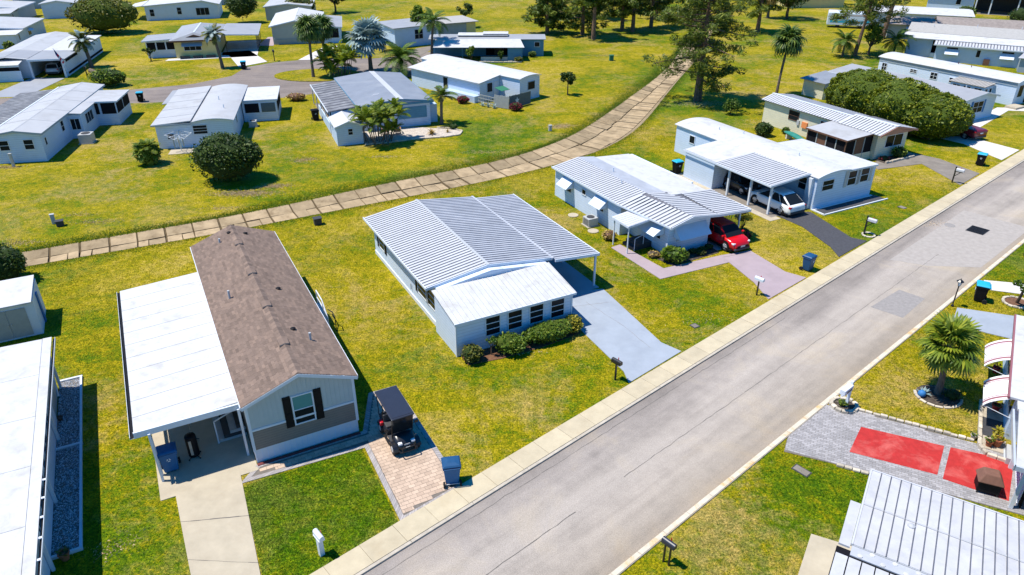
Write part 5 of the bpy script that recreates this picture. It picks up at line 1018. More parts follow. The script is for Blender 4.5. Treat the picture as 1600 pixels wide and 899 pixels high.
def palm(loc, h, label, fronds, n=30, tr=.16, lean=(0,0), emin=-55, emax=78, name='palm_tree', group='palm trees', trunk='trunk_palm', scale=1., boots=True, cat='palm tree'):
    o = empty(name, (*loc[:2],0), 0, label, cat, group); mb = MB(); k = 10
    rg = [V((lean[0]*(i/k)**1.5, lean[1]*(i/k)**1.5, h*i/k)) for i in range(k+1)]
    mb.tube(rg, [tr*(1.25-.45*min(1,i/3)) if i < 3 else tr*(.85+.06*(i%2)) for i in range(k+1)], 9)
    mb.build('trunk', M[trunk], o); top = rg[-1]
    if boots: MB().lathe((top.x,top.y,top.z-.5), [(tr*.9,0),(tr*1.5,.25),(tr*1.3,.55),(tr*.4,.75)], 9).build('crownshaft', M['trunk_palm'], o)
    for i in range(n):
        e = emax - (emax-emin)*((i+.5)/n)**.85; az = i*137.5 + random.gauss(0,8); q = link('frond', random.choice(fronds), o); q.location = top + V((0,0,.12)); s_ = scale*random.uniform(.88,1.12)
        q.rotation_euler = (R(random.gauss(0,10)), -R(e), R(az)); q.scale = (s_,s_,s_)
    return o
def clump_palm(loc, label, fronds, stems=9, h=(1.2,2.6), spread=.8, n=7, name='palm_clump', trunk='leaf_olive', scale=1., lean=.35, cat='palm', group='clumping palms'):
    o = empty(name, (*loc[:2],0), 0, label, cat, group)
    for s_ in range(stems):
        a = s_*2.4; r_ = spread*math.sqrt((s_+.3)/stems)*.5; H = random.uniform(*h); b = V((r_*math.cos(a), r_*math.sin(a), 0)); t = b + V((lean*H*math.cos(a)*random.random(), lean*H*math.sin(a)*random.random(), H))
        MB().tube([b, b.lerp(t,.5)+V((random.gauss(0,.04),random.gauss(0,.04),0)), t], [.06,.05,.035], 6).build('stem', M['trunk_palm'], o)
        for i in range(n):
            e = 78-70*(i/n); q = link('frond', random.choice(fronds), o); q.location = t; k = scale*random.uniform(.7,1.1); q.rotation_euler = (R(random.gauss(0,12)), -R(e), R(i*137.5+s_*40)); q.scale = (k,k,k)
    return o
def pine(loc, h, label, m='leaf_needle', crown=(.35,1.), r=4.5, branches=30, tufts=7, tn=90, tr=.35, name='pine_tree', lean=(0,0), size=.42, group='pine trees', shape=1.):
    o = empty(name, (*loc[:2],0), random.random()*360, label, 'tree', group); mb = MB(); P = []; k = 10
    tp = [V((lean[0]*i/k, lean[1]*i/k, h*i/k)) for i in range(k+1)]; mb.tube(tp, [tr*(1.15-.95*i/k) for i in range(k+1)], 9)
    for b in range(branches):
        f = crown[0] + (crown[1]-crown[0])*(b/branches)**.9; z = h*f; az = b*2.4+random.gauss(0,.3); g = (f-crown[0])/(crown[1]-crown[0]); L = r*(shape*(1-g)**.6 + (1-shape)*math.sin(PI*(.15+.8*g)))*random.uniform(.6,1.15) + .5
        p0 = V((lean[0]*f, lean[1]*f, z)); p1 = p0 + V((math.cos(az)*L, math.sin(az)*L, L*random.uniform(-.18,.30))); pts = limb(mb, p0, p1, tr*.28*(1-.5*g), .03, .08, 4)
        for t in range(tufts):
            u = .35+.65*t/(tufts-1); i = min(int(u*4),3); q = pts[i].lerp(pts[i+1], u*4-i) + V((random.gauss(0,.35),random.gauss(0,.35),random.gauss(0,.18)))*(L/4+.4)
            P.append(blob_pts(tn//1, q, (.72,.72,.45), .1))
    mb.build('trunk', M['trunk_pine'], o); leaf_obj('crown', np.concatenate(P), size, M[m], o, aspect=.22, up=.5); return o
def rosette(loc, label, m, n=16, L=.6, name='spiky_plant', w_=.06, cat='plant', e0=80, e1=10, parent=None):
    o = empty(name, (*loc[:2], loc[2] if len(loc) > 2 else 0), 0, label, cat); mb = MB(); mb.add([(0,-w_,0),(0,w_,0),(L*.5,w_*1.1,L*.06),(L*.5,-w_*1.1,L*.06),(L,0,-L*.12)], [(0,1,2,3),(3,2,4)]); me = mb.mesh('leaf', M[m], rnd=True)
    for i in range(n): q = link('leaf', me, o); q.rotation_euler = (0, -R(e0-(e0-e1)*i/n), R(i*137.5)); s_ = random.uniform(.8,1.2); q.scale = (s_,s_,s_)
    return o
hl = home((-17.18,19.07), 27.8, 'white roofed home cut by the lower left corner with gravel bed alongside'); foot(hl, -6, .75, -6, 12.8)
MB().box(-6,-.35,-3.4,12.2,0,2.75).build('wall', M['grey'], hl); rl = MB().slab([(-6,-8,2.98),(.10,-8,2.84),(.10,12.4,2.84),(-6,12.4,2.98)],.08).build('roof', M['roof_white'], hl)
for k in range(6): MB().slab([(-5.9,-8+k*3.4+.01,3.0),(-.28,-8+k*3.4+.01,2.871),(-.28,-8+k*3.4+3.39,2.871),(-5.9,-8+k*3.4+3.39,3.0)],.02).build('roof_panel', M['roof_white'], rl)
MB().slab([(-.26,-8,2.872),(.12,-8,2.864),(.12,12.42,2.864),(-.26,12.42,2.872)],.022).build('roof_edge', M['roof_white'], rl)
MB().box(.14,.26,-8,12.4,2.70,2.715).box(.25,.265,-8,12.4,2.70,2.83).build('gutter', M['trim'], rl); MB().box(.15,.245,-8,12.4,2.717,2.73).build('gutter_bed', M['black'], rl)
for k in range(8): MB().box(.13,.27,-6.2+k*1.05,-6.1+k*1.05,2.80,2.83).build('gutter_strap', M['trim'], rl)
RL = face(-6,-.35,-3.4,12.2,'R')
for k in range(5): window(hl, RL, 3.0+k*1.75, 1.15, 1.5, 1.1, 1, 2)
MB().box(-.34,-.28,-3.4,9.2,.1,1.1).build('wall_panel', M['white_plain'], hl); posts(hl, [(-.2,12.1),(-.2,7.6),(-.2,3.2),(-.2,-.6)], 2.7, s=.06); MB().tube([(-.2,12.1,2.6),(-.2,10.8,.4)],.05,6).build('downspout', M['trim'], hl)
bd = empty('gravel_bed', W2(hl,0,0), 27.8, 'narrow bed of blue white gravel beside the lower left home', 'gravel bed')
MB().box(-.3,.68,.05,12.7,0,.05).build('bed_base', M['paver_joint'], bd)
gv = MB()
for _ in range(5200):
    x, y = random.uniform(-.28,.64), random.uniform(.1,12.65); s_ = random.uniform(.018,.045); z = .045; gv.rv = random.random(); a = random.random()*3
    c, s2 = math.cos(a)*s_, math.sin(a)*s_
    gv.add([(x+c,y+s2,z),(x-s2,y+c,z),(x-c,y-s2,z),(x+s2,y-c,z),(x,y,z+s_*1.1)], [(0,1,4),(1,2,4),(2,3,4),(3,0,4)])
gv.build('gravel', M['gravel'], bd, rnd=True, kind='stuff')
for k in range(9): MB().box(.66,.76,.05+k*1.41,1.44+k*1.41,0,.12).build('border_stone', M['trim'] if k % 2 else M['white_plain'], bd)
for y in (12.72,6.85,.0): MB().box(-.3,.78,y-.06,y+.06,0,.13).build('cross_border', M['trim'], bd)
def pot(loc, label, m='terracotta', s=1., plant=None, nl=60):
    r = empty('plant_pot', loc, random.random()*90, label, 'plant pot')
    MB().lathe((0,0,0), [(.13*s,0),(.19*s,.30*s),(.215*s,.30*s),(.215*s,.36*s),(.17*s,.36*s),(.165*s,.28*s)], 14).build('pot', M[m], r, smooth=False)
    MB().lathe((0,0,.29*s), [(.165*s,0),(.1*s,.02)], 12).build('soil', M['soil'], r); r['_p'] = 0
    del r['_p']
    if plant: leaf_obj('foliage', blob_pts(nl, (0,0,.45*s), (.26*s,.26*s,.2*s)), .13*s, M[plant], r)
    return r
# small shed and round bush behind
shd = empty('garden_shed', (-28.5,34.15), 27.8, 'pale grey flat topped shed with double doors at the left edge', 'shed'); foot(shd, -2.4, 1.8, 0, 3.2)
MB().box(-2.4,1.78,0,3.1,0,2.15).build('wall', M['white_plain'], shd); MB().slab([(-2.6,-.25,2.22),(1.75,-.25,2.22),(1.75,3.3,2.3),(-2.6,3.3,2.3)],.09).build('roof', M['roof_white'], shd)
for k in range(2): o_ = MB().box(-.55+k*.95,.37+k*.95,-.04,-.005,.12,1.85).build('door', M['fence_pale'], shd); MB().box(.28+k*.17,.32+k*.17,-.08,-.04,.9,1.0).build('handle', M['metal'], o_)
MB().box(1.79,1.86,1.4,1.75,0,1.9).build('blue_post', M['deepblue'], shd)
# ------------------------------------------------------------------ right foreground homes
r1 = home((13.92,20.99), -32, 'large silver panel roof filling the lower right corner'); foot(r1, -.3, 9, -8, -.3)
MB().box(.15,12,-8.5,-.25,0,2.3).build('wall', M['white'], r1)
ra = MB().slab([(0,0,2.50),(12,0,2.50),(12,-4.35,2.62),(0,-4.35,2.62)],.06).build('roof', M['metal'], r1)
for k in range(30):
    x = .02+k*.345; MB().slab([(x,.03,2.53),(x+.31,.03,2.53),(x+.31,-4.33,2.65),(x,-4.33,2.65)],.03).build('roof_panel', M['pan_worn'], ra)
    MB().slab([(x+.312,.03,2.57),(x+.338,.03,2.57),(x+.338,-4.33,2.69),(x+.312,-4.33,2.69)],.06).build('standing_seam', M['seam'], ra)
MB().slab([(-.04,.09,2.56),(12,.09,2.56),(12,.03,2.56),(-.04,.03,2.56)],.12).slab([(-.05,.05,2.55),(.015,.05,2.55),(.015,-4.35,2.67),(-.05,-4.35,2.67)],.12).build('edge_trim', M['pan'], ra)
MB().slab([(.0,-2.05,2.615),(10,-2.05,2.615),(10,-2.13,2.617),(.0,-2.13,2.617)],.03).build('seam_bead', M['roof_cream'], ra)
MB().lathe((1.62,-2.35,2.60), [(.14,0),(.12,.05),(.03,.09)], 9).build('sealed_vent', M['roof_cream'], ra)
MB().slab([(-.42,-2.1,2.56),(-.06,-2.1,2.56),(-.06,-4.5,2.63),(-.42,-4.5,2.63)],.08).build('side_panel', M['pan_worn'], ra)
MB().slab([(0,-4.36,2.60),(12,-4.36,2.60),(12,-4.80,2.58),(0,-4.80,2.58)],.05).build('valley', M['pan_grey'], r1)
for k in range(9): MB().lathe((.3+k*.35,-4.44 if k%2 else -4.70,2.595), [(.09,0),(.08,.02),(.02,.03)], 8).build('sealant_dab', M['roof_white'], r1)
rb2 = MB().slab([(-.45,-4.55,2.52),(.0,-4.55,2.52),(12,-4.82,2.56),(12,-9,2.4),(-.45,-9,2.4)],.06).build('lower_roof', M['black'], r1)
for k in range(30):
    x = -.42+k*.42; MB().slab([(x,-4.9,2.56),(x+.38,-4.9,2.56),(x+.38,-9,2.45),(x,-9,2.45)],.03).build('roof_panel', M['pan_worn'], rb2)
r2 = home((22.23,25.86), -31, 'white roofed home at the right edge with maroon striped awnings'); foot(r2, 0, 9, -5, 8.5)
MB().box(.45,10,.3,8.2,0,2.3).build('wall', M['white'], r2); MB().slab([(0,0,2.42),(10,0,2.42),(10,8.6,2.42),(0.35,8.6,2.42)],.1).build('roof', M['roof_white'], r2); MB().slab([(-.03,-.02,2.43),(.05,-.02,2.43),(.40,8.6,2.43),(.32,8.6,2.43)],.14).build('fascia', M['stripe'], r2)
MB().slab([(.35,-.75,2.36),(10,-.75,2.36),(10,-.05,2.36),(.35,-.05,2.36)],.1).slab([(.25,-4.9,2.3),(10,-4.9,2.3),(10,-.76,2.36),(.4,-.76,2.36)],.1).build('porch_roof', M['roof_white'], r2)
MB().box(.2,10,-5.0,-4.91,2.12,2.34).box(.16,.24,-5,-.8,2.1,2.34).build('gutter', M['silver_car'], r2); posts(r2, [(.7,-4.6),(.7,-1.9)], 2.2, s=.07)
lt = MB()
for k in range(15): lt.box(.88,.90,-4.5+k*.18,-4.44+k*.18,.1,1.5); 
for k in range(9): lt.box(.87,.91,-4.5,-1.9,.12+k*.17,.17+k*.17)
lt.build('lattice', M['trim'], r2); MB().box(1.0,1.04,-4.5,-1.9,0,1.6).build('porch_screen', M['screen'], r2)
bx('porch_steps', M['metal'], r2, .5,1.2,-1.7,-.6,0,.35); 
for k in range(4): bx('step', M['silver_car'], r2, .45+.18*k,.63+.18*k,-1.6,-.5,0,.1+.14*k)
FR2 = face(.45,10,.3,8.2,'L')
for a in (1.9,5.6): window(r2, FR2, a, .9, 1.9, 1.0, 1, 2)
def canvas_awning(y0, y1, label):
    o = None; n = 8; W_ = []
    for i in range(n+1):
        t = i/n*PI*.5; W_.append((.40-1.12*math.sin(t)**1.0*(.55+.45*i/n), 2.05-.75*(1-math.cos(t))**.9))
    br = [y0, y0+.18, y0+.34, y0+.40, y0+.46, y1-.46, y1-.40, y1-.34, y1-.18, y1]
    for j in range(len(br)-1):
        mb = MB(); vv = []
        for x, z in W_: vv += [(x,br[j]+.0005,z),(x,br[j+1]-.0005,z),(x+.015,br[j]+.0005,z-.02),(x+.015,br[j+1]-.0005,z-.02)]
        fs = []
        for i in range(n): a = 4*i; b = a+4; fs += [(a,a+1,b+1,b),(a+2,b+2,b+3,a+3),(a,b,b+2,a+2),(a+1,a+3,b+3,b+1)]
        mb.add(vv, fs); st_ = j in (1,3,5,7)
        q = mb.build('awning' if o is None else ('stripe' if st_ else 'canvas'), M['stripe'] if st_ else M['awn'], o or r2)
        if o is None: o = q; o['label'] = label
    for y in (y0+.05,y1-.05): MB().tube([(W_[-1][0],y,W_[-1][1]),(.42,y,1.0)],.018).build('awning_arm', M['trim'], o)
canvas_awning(4.2, 6.4, 'striped awning farther from the brick driveway'); canvas_awning(.5, 2.7, 'striped awning nearer the brick driveway')
# patio planter beds beside it
pb = empty('planter_bed', W2(r2,-.5,-1.2), -31, 'white stone planter bed with pots under the striped awning', 'planter')
MB().box(.0,1.05,.2,4.1,0,.06).build('bed_floor', M['stone'], pb); MB().box(.1,1.0,1.2,2.7,.06,.09).build('blue_mat', M['darkgrey'], pb)
for p_, q_ in (((0,0.2),(0,4.1)),((0,4.1),(1.0,4.1)),((0,.2),(.3,-.3)),((.3,-.3),(1.1,-.35))):
    p_, q_ = V(p_), V(q_); n = max(2, int((q_-p_).length/.3)); d = (q_-p_)/n
    for k in range(n): mb = MB(); mb.rv = random.random(); mb.obox(p_+d*(k+.5), d, .16, 0, .2*random.uniform(.85,1.1), d.length*.94).build('stone', M['stone'], pb, rnd=True, bevel=.03)
# ================================================================== VEHICLES
def wheel(root, x, y, r=.33, w=.22):
    s_ = 1 if y > 0 else -1
    o = MB().cyl((x,y-s_*w,r),(x,y,r),r,r,20).build('wheel', M['rubber'], root)
    MB().cyl((x,y,r),(x,y+s_*.012,r),r*.68,r*.62,16).build('rim', M['rim'], o)
    for k in range(5):
        a = k*2*PI/5; MB().tube([(x,y+s_*.02,r),(x+r*.55*math.cos(a),y+s_*.018,r+r*.55*math.sin(a))],.025,4).build('spoke', M['rim'], o)
    return o
def car(name, label, loc, rz, L, W_, H, paint, belt=.95, hood=.92, cab=(-.42,-.36,.10,.24), ground=.2, cat='car', group=None, nose=.7):
    """x forward; cab = rear base, rear top, front top, front base as fractions of L"""
    r = empty(name, loc, rz, label, cat, group); hw = W_/2; P = M[paint]; h = L/2
    def ring(x, k, zb, zt):
        y = hw*k; q = [(y*.86,zb),(y*.98,zb+.16),(y,zb+.38*(zt-zb)),(y*.985,zt-.16),(y*.93,zt-.04),(y*.80,zt)]
        return [(x,a,b) for a, b in q] + [(x,-a,b) for a, b in q[::-1]]
    zb = ground
    rs = [ring(-h,.80,zb+.18,belt-.18), ring(-h+.06,.90,zb+.06,belt-.05), ring(-h+.3,.98,zb,belt), ring(-.2*L,1,zb,belt), ring(.12*L,1,zb,belt-.01), ring(.27*L,.99,zb,hood), ring(h-.45,.95,zb,hood-.07), ring(h-.15,.86,zb+.04,nose+.02), ring(h,.70,zb+.14,nose-.16)]
    MB().loft(rs).build('body', P, r, smooth=True, bevel=0)
    x0, x1, x2, x3 = (c*L for c in cab); wb, wt = hw*.93, hw*.77; zc = belt-.05; z1 = H
    base_ = [(x0,wb,zc),(x3,wb,zc),(x3,-wb,zc),(x0,-wb,zc)]; top = [(x1,wt,z1-.03),(x2,wt,z1-.03),(x2,-wt,z1-.03),(x1,-wt,z1-.03)]
    MB().add(base_+top, [(3,2,1,0),(4,5,6,7),(0,1,5,4),(1,2,6,5),(2,3,7,6),(3,0,4,7)]).build('cabin', P, r, bevel=.14)
    MB().box(x1+.08,x2-.08,-wt*.86,wt*.86,z1-.05,z1+.0).build('roof', P, r, bevel=.03)
    def quad(name, pts, inset, m='glass', push=.012):
        c = sum((V(p) for p in pts), V())/len(pts); q = [c.lerp(V(p), inset) for p in pts]; n = (q[1]-q[0]).cross(q[2]-q[0]).normalized()
        if n.dot(c - V((((x0+x3)/2),0,(zc+z1)/2))) < 0: n = -n
        q = [p+n*push for p in q]
        if (q[1]-q[0]).cross(q[2]-q[0]).dot(n) < 0: q = q[::-1]
        return MB().add(q+[p-n*.008 for p in q], [tuple(range(len(q)))]+[((i+1)%len(q),i,len(q)+i,len(q)+(i+1)%len(q)) for i in range(len(q))]).build(name, M[m], r)
    quad('windscreen', [base_[1],top[1],top[2],base_[2]], .92); quad('rear_window', [base_[0],top[0],top[3],base_[3]], .84)
    for s_ in (1,-1):
        f = lambda a, b, t: (a[0]*(1-t)+b[0]*t, s_*(a[1]*(1-t)+b[1]*t), a[2]*(1-t)+b[2]*t)
        for t0, t1 in ((.02,.26),(.265,.60),(.61,.96)):
            A, B = f(base_[0],base_[1],t0), f(base_[0],base_[1],t1); C, D = f(top[0],top[1],t1), f(top[0],top[1],t0); C = (C[0],s_*abs(C[1]),C[2]); D = (D[0],s_*abs(D[1]),D[2])
            quad('side_window', [A,B,C,D], .90)
        wheel(r, h*.60, s_*(hw-.01)); wheel(r, -h*.58, s_*(hw-.01))
        for xx in (h*.60,-h*.58): MB().cyl((xx,s_*(hw-.10),.36),(xx,s_*(hw-.016),.36),.41,.41,20).build('wheel_arch', M['black'], r)
        MB().box(x3-.35,x3-.18,s_*hw*.98-.02 if s_>0 else s_*hw*.98-.16,s_*hw*.98+.16 if s_>0 else s_*hw*.98+.02,belt-.02,belt+.12).build('mirror', P, r, bevel=.03)
        MB().box(h-.40,h-.10,s_*hw*.74-.12,s_*hw*.74+.11,nose-.10,nose+.02).build('headlight', M['lamp'], r, bevel=.03)
        MB().box(-h+.02,-h+.22,s_*hw*.80-.12,s_*hw*.80+.13,belt-.26,belt-.10).build('tail_light', M['tail'], r, bevel=.03)
        for xx in (-.05*L,.16*L): MB().box(xx-.1,xx+.1,s_*hw*1.0-.01,s_*hw*1.0+.015,belt-.2,belt-.16).build('door_handle', P, r)
    MB().box(-h*.9,h*.9,-hw*1.004,hw*1.004,ground-.02,ground+.10).build('sill_trim', M['black'], r)
    MB().box(h-.05,h+.03,-hw*.55,hw*.55,.40,nose-.18).build('grille', M['black'], r, bevel=.02); MB().box(h-.12,h+.05,-hw*.78,hw*.78,.22,.38).build('front_bumper', M['darkgrey'], r, bevel=.04); MB().box(-h-.04,-h+.12,-hw*.82,hw*.82,.28,.50).build('rear_bumper', M['darkgrey'], r, bevel=.04)
    MB().box(-h-.012,-h+.03,-.2,.2,belt-.38,belt-.26).build('number_plate', M['trim'], r); MB().box(h+.03,h+.045,-.2,.2,.44,.55).build('front_badge', M['metal'], r)
    return r
car('car', 'bright red hatchback nosing out of the ribbed carport', (*W2(h3,5.0,-.05),.03), 27.8-90, 4.1, 1.8, 1.56, 'red_car', .98, .95, (-.49,-.40,.10,.30), nose=.74, group='parked cars')
car('car', 'white crossover car backed half out of its carport', (*W2(h4,-2.25,1.75),.034), 27.8+90, 4.6, 1.86, 1.60, 'white_car', 1.0, .97, (-.465,-.25,.04,.29), group='parked cars')
car('car', 'dark car deep in the shade of the ribbed carport', (*W2(h4,-2.1,5.3),.034) if False else (*W2(h4,-1.9,6.0),.03), 27.8-90, 3.0, 1.75, 1.5, 'dark_car', group='parked cars')
car('pickup_truck', 'maroon pickup truck mostly hidden by the big clipped tree', (47.3,74.6,.034), 27.8-90+180-8, 5.2, 1.9, 1.75, 'maroon_car', 1.1, 1.08, (-.12,-.08,.10,.20), ground=.3, cat='truck')
car('car', 'pale silver car inside the carport with the flag', (*W2(t4,-2.1,4.2),.03), 13.5+90, 4.5, 1.8, 1.5, 'silver_car', group='parked cars')
car('car', 'blue grey car in the wide dark carport, top right', (*W2(h11,9.8,2.0),.03), -31, 4.6, 1.8, 1.55, 'blue_car', group='parked cars')
car('car', 'dark car parked beside the rounded bush, top left', (-90.5,160,.0), 100, 4.5, 1.9, 1.8, 'dark_car', group='parked cars')
# golf cart (x forward)
gc = empty('golf_cart', (*W2(h1,6.14,-1.33),.034), 27.8-90, 'black golf cart with roof parked on the tan pavers', 'golf cart')
CB = M['cart']
def cring(x, w_, z0, z1): return [(x,w_,z0),(x,w_*1.03,(z0+z1)/2),(x,w_*.9,z1-.03),(x,w_*.6,z1),(x,-w_*.6,z1),(x,-w_*.9,z1-.03),(x,-w_*1.03,(z0+z1)/2),(x,-w_,z0)]
MB().loft([cring(.50,.46,.32,.92), cring(.75,.50,.32,.88), cring(1.0,.48,.34,.78), cring(1.22,.40,.38,.62), cring(1.30,.30,.42,.52)]).build('front_cowl', CB, gc, smooth=True)
MB().box(-1.15,.55,-.52,.52,.28,.36).build('floor', M['darkgrey'], gc, bevel=.02); MB().loft([cring(-1.15,.48,.34,.66), cring(-.8,.55,.30,.74), cring(-.05,.54,.30,.70), cring(.0,.50,.32,.62)]).build('rear_body', CB, gc, smooth=True)
for x, nm in ((-.28,'front_seat'),(-.95,'rear_seat')):
    o_ = MB().box(x-.22,x+.22,-.5,.5,.68,.80).build(nm, M['darkgrey'], gc, bevel=.04)
    MB().box(x-.26 if nm == 'front_seat' else x+.18, x-.16 if nm == 'front_seat' else x+.28, -.5,.5,.80,1.18).build('seat_back', M['darkgrey'], o_, bevel=.04)
MB().box(-1.40,.98,-.54,.54,1.86,1.93).build('canopy', M['carttop'], gc, bevel=.045)
MB().box(-1.30,.88,-.46,.46,1.93,1.945).build('canopy_crown', M['carttop'], gc, bevel=.007)
for x0_, x1_ in ((.62,.88),(-.56,-.5),(-1.2,-1.28)):
    for s_ in (-1,1): MB().tube([(x0_,s_*.48,.7),(x1_,s_*.48,1.88)],.022).build('roof_strut', M['blackm'], gc)
MB().slab([(.66,-.46,.92),(.66,.46,.92),(.92,.46,1.84),(.92,-.46,1.84)],.012).build('windscreen', M['glass'], gc)
MB().tube([(.5,.25,.85),(.25,.25,1.05)],.02).lathe((.22,.25,1.05), [(.17,0),(.19,.02),(.17,.04),(.14,.02)], 14).build('steering_wheel', M['blackm'], gc)
for x in (.92,-.78):
    for s_ in (-1,1):
        o_ = MB().cyl((x,s_*.38,.28),(x,s_*.62,.28),.28,.28,18).build('wheel', M['rubber'], gc); MB().cyl((x,s_*.62,.28),(x,s_*.632,.28),.15,.14,12).build('rim', M['metal'], o_)
        MB().loft([[(x+.36*math.cos(a),y,.26+.36*math.sin(a)) for y in (s_*.40,s_*.64)] + [(x+.33*math.cos(a),y,.26+.33*math.sin(a)) for y in (s_*.64,s_*.40)] for a in np.linspace(.2,PI-.2,9)]).build('fender', CB, gc)
for s_ in (-1,1): MB().box(1.08,1.24,s_*.30-.09,s_*.30+.09,.60,.70).build('headlight', M['lamp'], gc, bevel=.02); MB().box(-1.22,-1.14,s_*.4-.07,s_*.4+.07,.55,.67).build('tail_light', M['tail'], gc)
MB().tube([(1.15,-.42,.36),(1.45,-.38,.38),(1.45,.38,.38),(1.15,.42,.36)],.03).tube([(1.45,-.3,.38),(1.42,-.3,.55),(1.42,.3,.55),(1.45,.3,.38)],.025).build('front_bumper', M['blackm'], gc)
MB().box(1.245,1.262,-.13,.13,.56,.63).build('badge', M['metal'], gc); MB().box(1.315,1.33,-.1,.1,.44,.50).build('number_plate', M['trim'], gc)
MB().box(-.75,-.45,-.66,-.5,.62,.80).build('side_bag', M['tail'], gc, bevel=.03); MB().box(-.2,.55,-.66,-.54,.27,.31).box(-.2,.55,.54,.66,.27,.31).build('running_board', M['blackm'], gc)
for s_ in (-1,1): MB().tube([(.6,s_*.5,1.1),(.62,s_*.68,1.16)],.015).box(.58,.62,s_*.72-.08,s_*.72+.08,1.1,1.24).build('mirror', M['blackm'], gc)
# ================================================================== SMALL THINGS
def bin_(loc, rz, label, body='binnavy', lid=None, s=1.):
    r = empty('wheelie_bin', loc, rz, label, 'bin', 'wheelie bins'); B = M[body]; Ld = M[lid or body]; H = 1.02*s
    def rg(k, z): return [(-.36*k*s,-.30*k*s,z),(.36*k*s,-.30*k*s,z),(.36*k*s,.34*k*s,z),(-.36*k*s,.34*k*s,z)]
    MB().loft([rg(.74,.06*s), rg(.8,.3*s), rg(.96,H-.06*s), rg(.96,H)]).build('body', B, r, bevel=.04*s); MB().loft([rg(1.0,H-.09*s), rg(1.03,H-.09*s), rg(1.03,H-.02), rg(1.0,H-.02)]).build('rim', B, r)
    MB().loft([rg(1.06,H+.005), rg(1.08,H+.04*s), rg(.9,H+.10*s), rg(.4,H+.125*s)]).build('lid', Ld, r, bevel=.02*s)
    MB().tube([(-.30*s,.40*s,H-.03),(.30*s,.40*s,H-.03)],.025*s).box(-.32*s,-.27*s,.3*s,.42*s,H-.07,H-.01).box(.27*s,.32*s,.3*s,.42*s,H-.07,H-.01).build('handle', Ld, r)
    for x in (-1,1): MB().cyl((x*.30*s,.30*s,.13*s),(x*.38*s,.30*s,.13*s),.13*s,.13*s,14).build('wheel', M['rubber'], r)
    MB().cyl((-.3*s,.3*s,.13*s),(.3*s,.3*s,.13*s),.02*s).build('axle', M['metal'], r)
    e = MB()
    for k in range(3):
        a = k*2*PI/3; e.slab([(.09*math.cos(a)*s,-.287*s-.02,.72*s+.09*math.sin(a)*s),(.09*math.cos(a+1.3)*s,-.287*s-.02,.72*s+.09*math.sin(a+1.3)*s),(.04*math.cos(a+1.3)*s,-.287*s-.02,.72*s+.04*math.sin(a+1.3)*s),(.04*math.cos(a)*s,-.287*s-.02,.72*s+.04*math.sin(a)*s)],.012)
    e.build('recycling_mark', M['star'], r); return r
bin_((-2.57,23.05,.03), 190, 'blue wheelie bin standing on the paver pad near the pavement', 'binblue', 'binnavy', 1.03)
bin_((*W2(h1,-3.35,1.35),.03), 27.8, 'blue wheelie bin under the white carport', 'binblue', None, 1.06)
bin_((19.9,43.0,0), 40, 'dark blue wheelie bin on the lawn beside the black driveway', 'binnavy', None, 1.0)
bin_((43.8,64.5,0), -40, 'black wheelie bin with teal lid on the far lawn edge beyond the cream home', 'black', 'binlid', 1.05)
bin_((29.0,38.85,0), -120, 'black wheelie bin with teal lid beside the street lantern', 'black', 'binlid', 1.08)
bin_((35.9,44.9,0), -120, 'black wheelie bin with teal lid at the right edge of the picture', 'black', 'binlid', 1.08)
bin_((-39.2,107.4,0), 20, 'dark bin with blue lid at the end of the yellow home driveway', 'black', 'binlid', 1.08)
bin_((-45.6,88.4,0), 20, 'teal topped bin standing by the back street', 'black', 'binlid', 1.08)
bin_((*W2(h4,-4.0,11.9),0), 27, 'teal topped bin at the back corner of the white arched home', 'black', 'binlid', 1.1)
bin_((*W2(c_,-11.6,6.5),0), 27, 'black bin left of the blue eaved home carport', 'black', None, 1.1)
hb = empty('patio_heater', (*W2(h1,-2.35,1.75),.03), 20, 'black cylinder on a small wheeled stand under the white carport', 'heater')
MB().lathe((0,0,0), [(.05,.10),(.23,.12),(.24,.20),(.24,1.12),(.22,1.2),(.08,1.24)], 18).build('cylinder', M['black'], hb, smooth=True); MB().profy([(-.252,.28),(-.238,.28),(-.238,1.05),(-.252,1.05)],-.09,.02).build('label_panel', M['stone'], hb)
for a in range(4): MB().tube([(0,0,.1),(.32*math.cos(a*PI/2+.8),.32*math.sin(a*PI/2+.8),.05)],.02).lathe((.32*math.cos(a*PI/2+.8),.32*math.sin(a*PI/2+.8),0), [(.03,0),(.04,.03),(.03,.06)], 8).build('foot', M['blackm'], hb)
fn = empty('standing_fan', (*W2(h1,-2.3,3.0),.03), 10, 'thin standing fan deep under the white carport', 'fan')
for a in range(4): MB().tube([(0,0,.06),(.28*math.cos(a*PI/2),.28*math.sin(a*PI/2),.02)],.02).build('foot', M['blackm'], fn)
MB().cyl((0,0,.04),(0,0,1.1),.03).build('pole', M['stone'], fn); MB().cyl((0,-.05,1.25),(0,.05,1.25),.2,.2,14).build('fan_head', M['darkgrey'], fn)
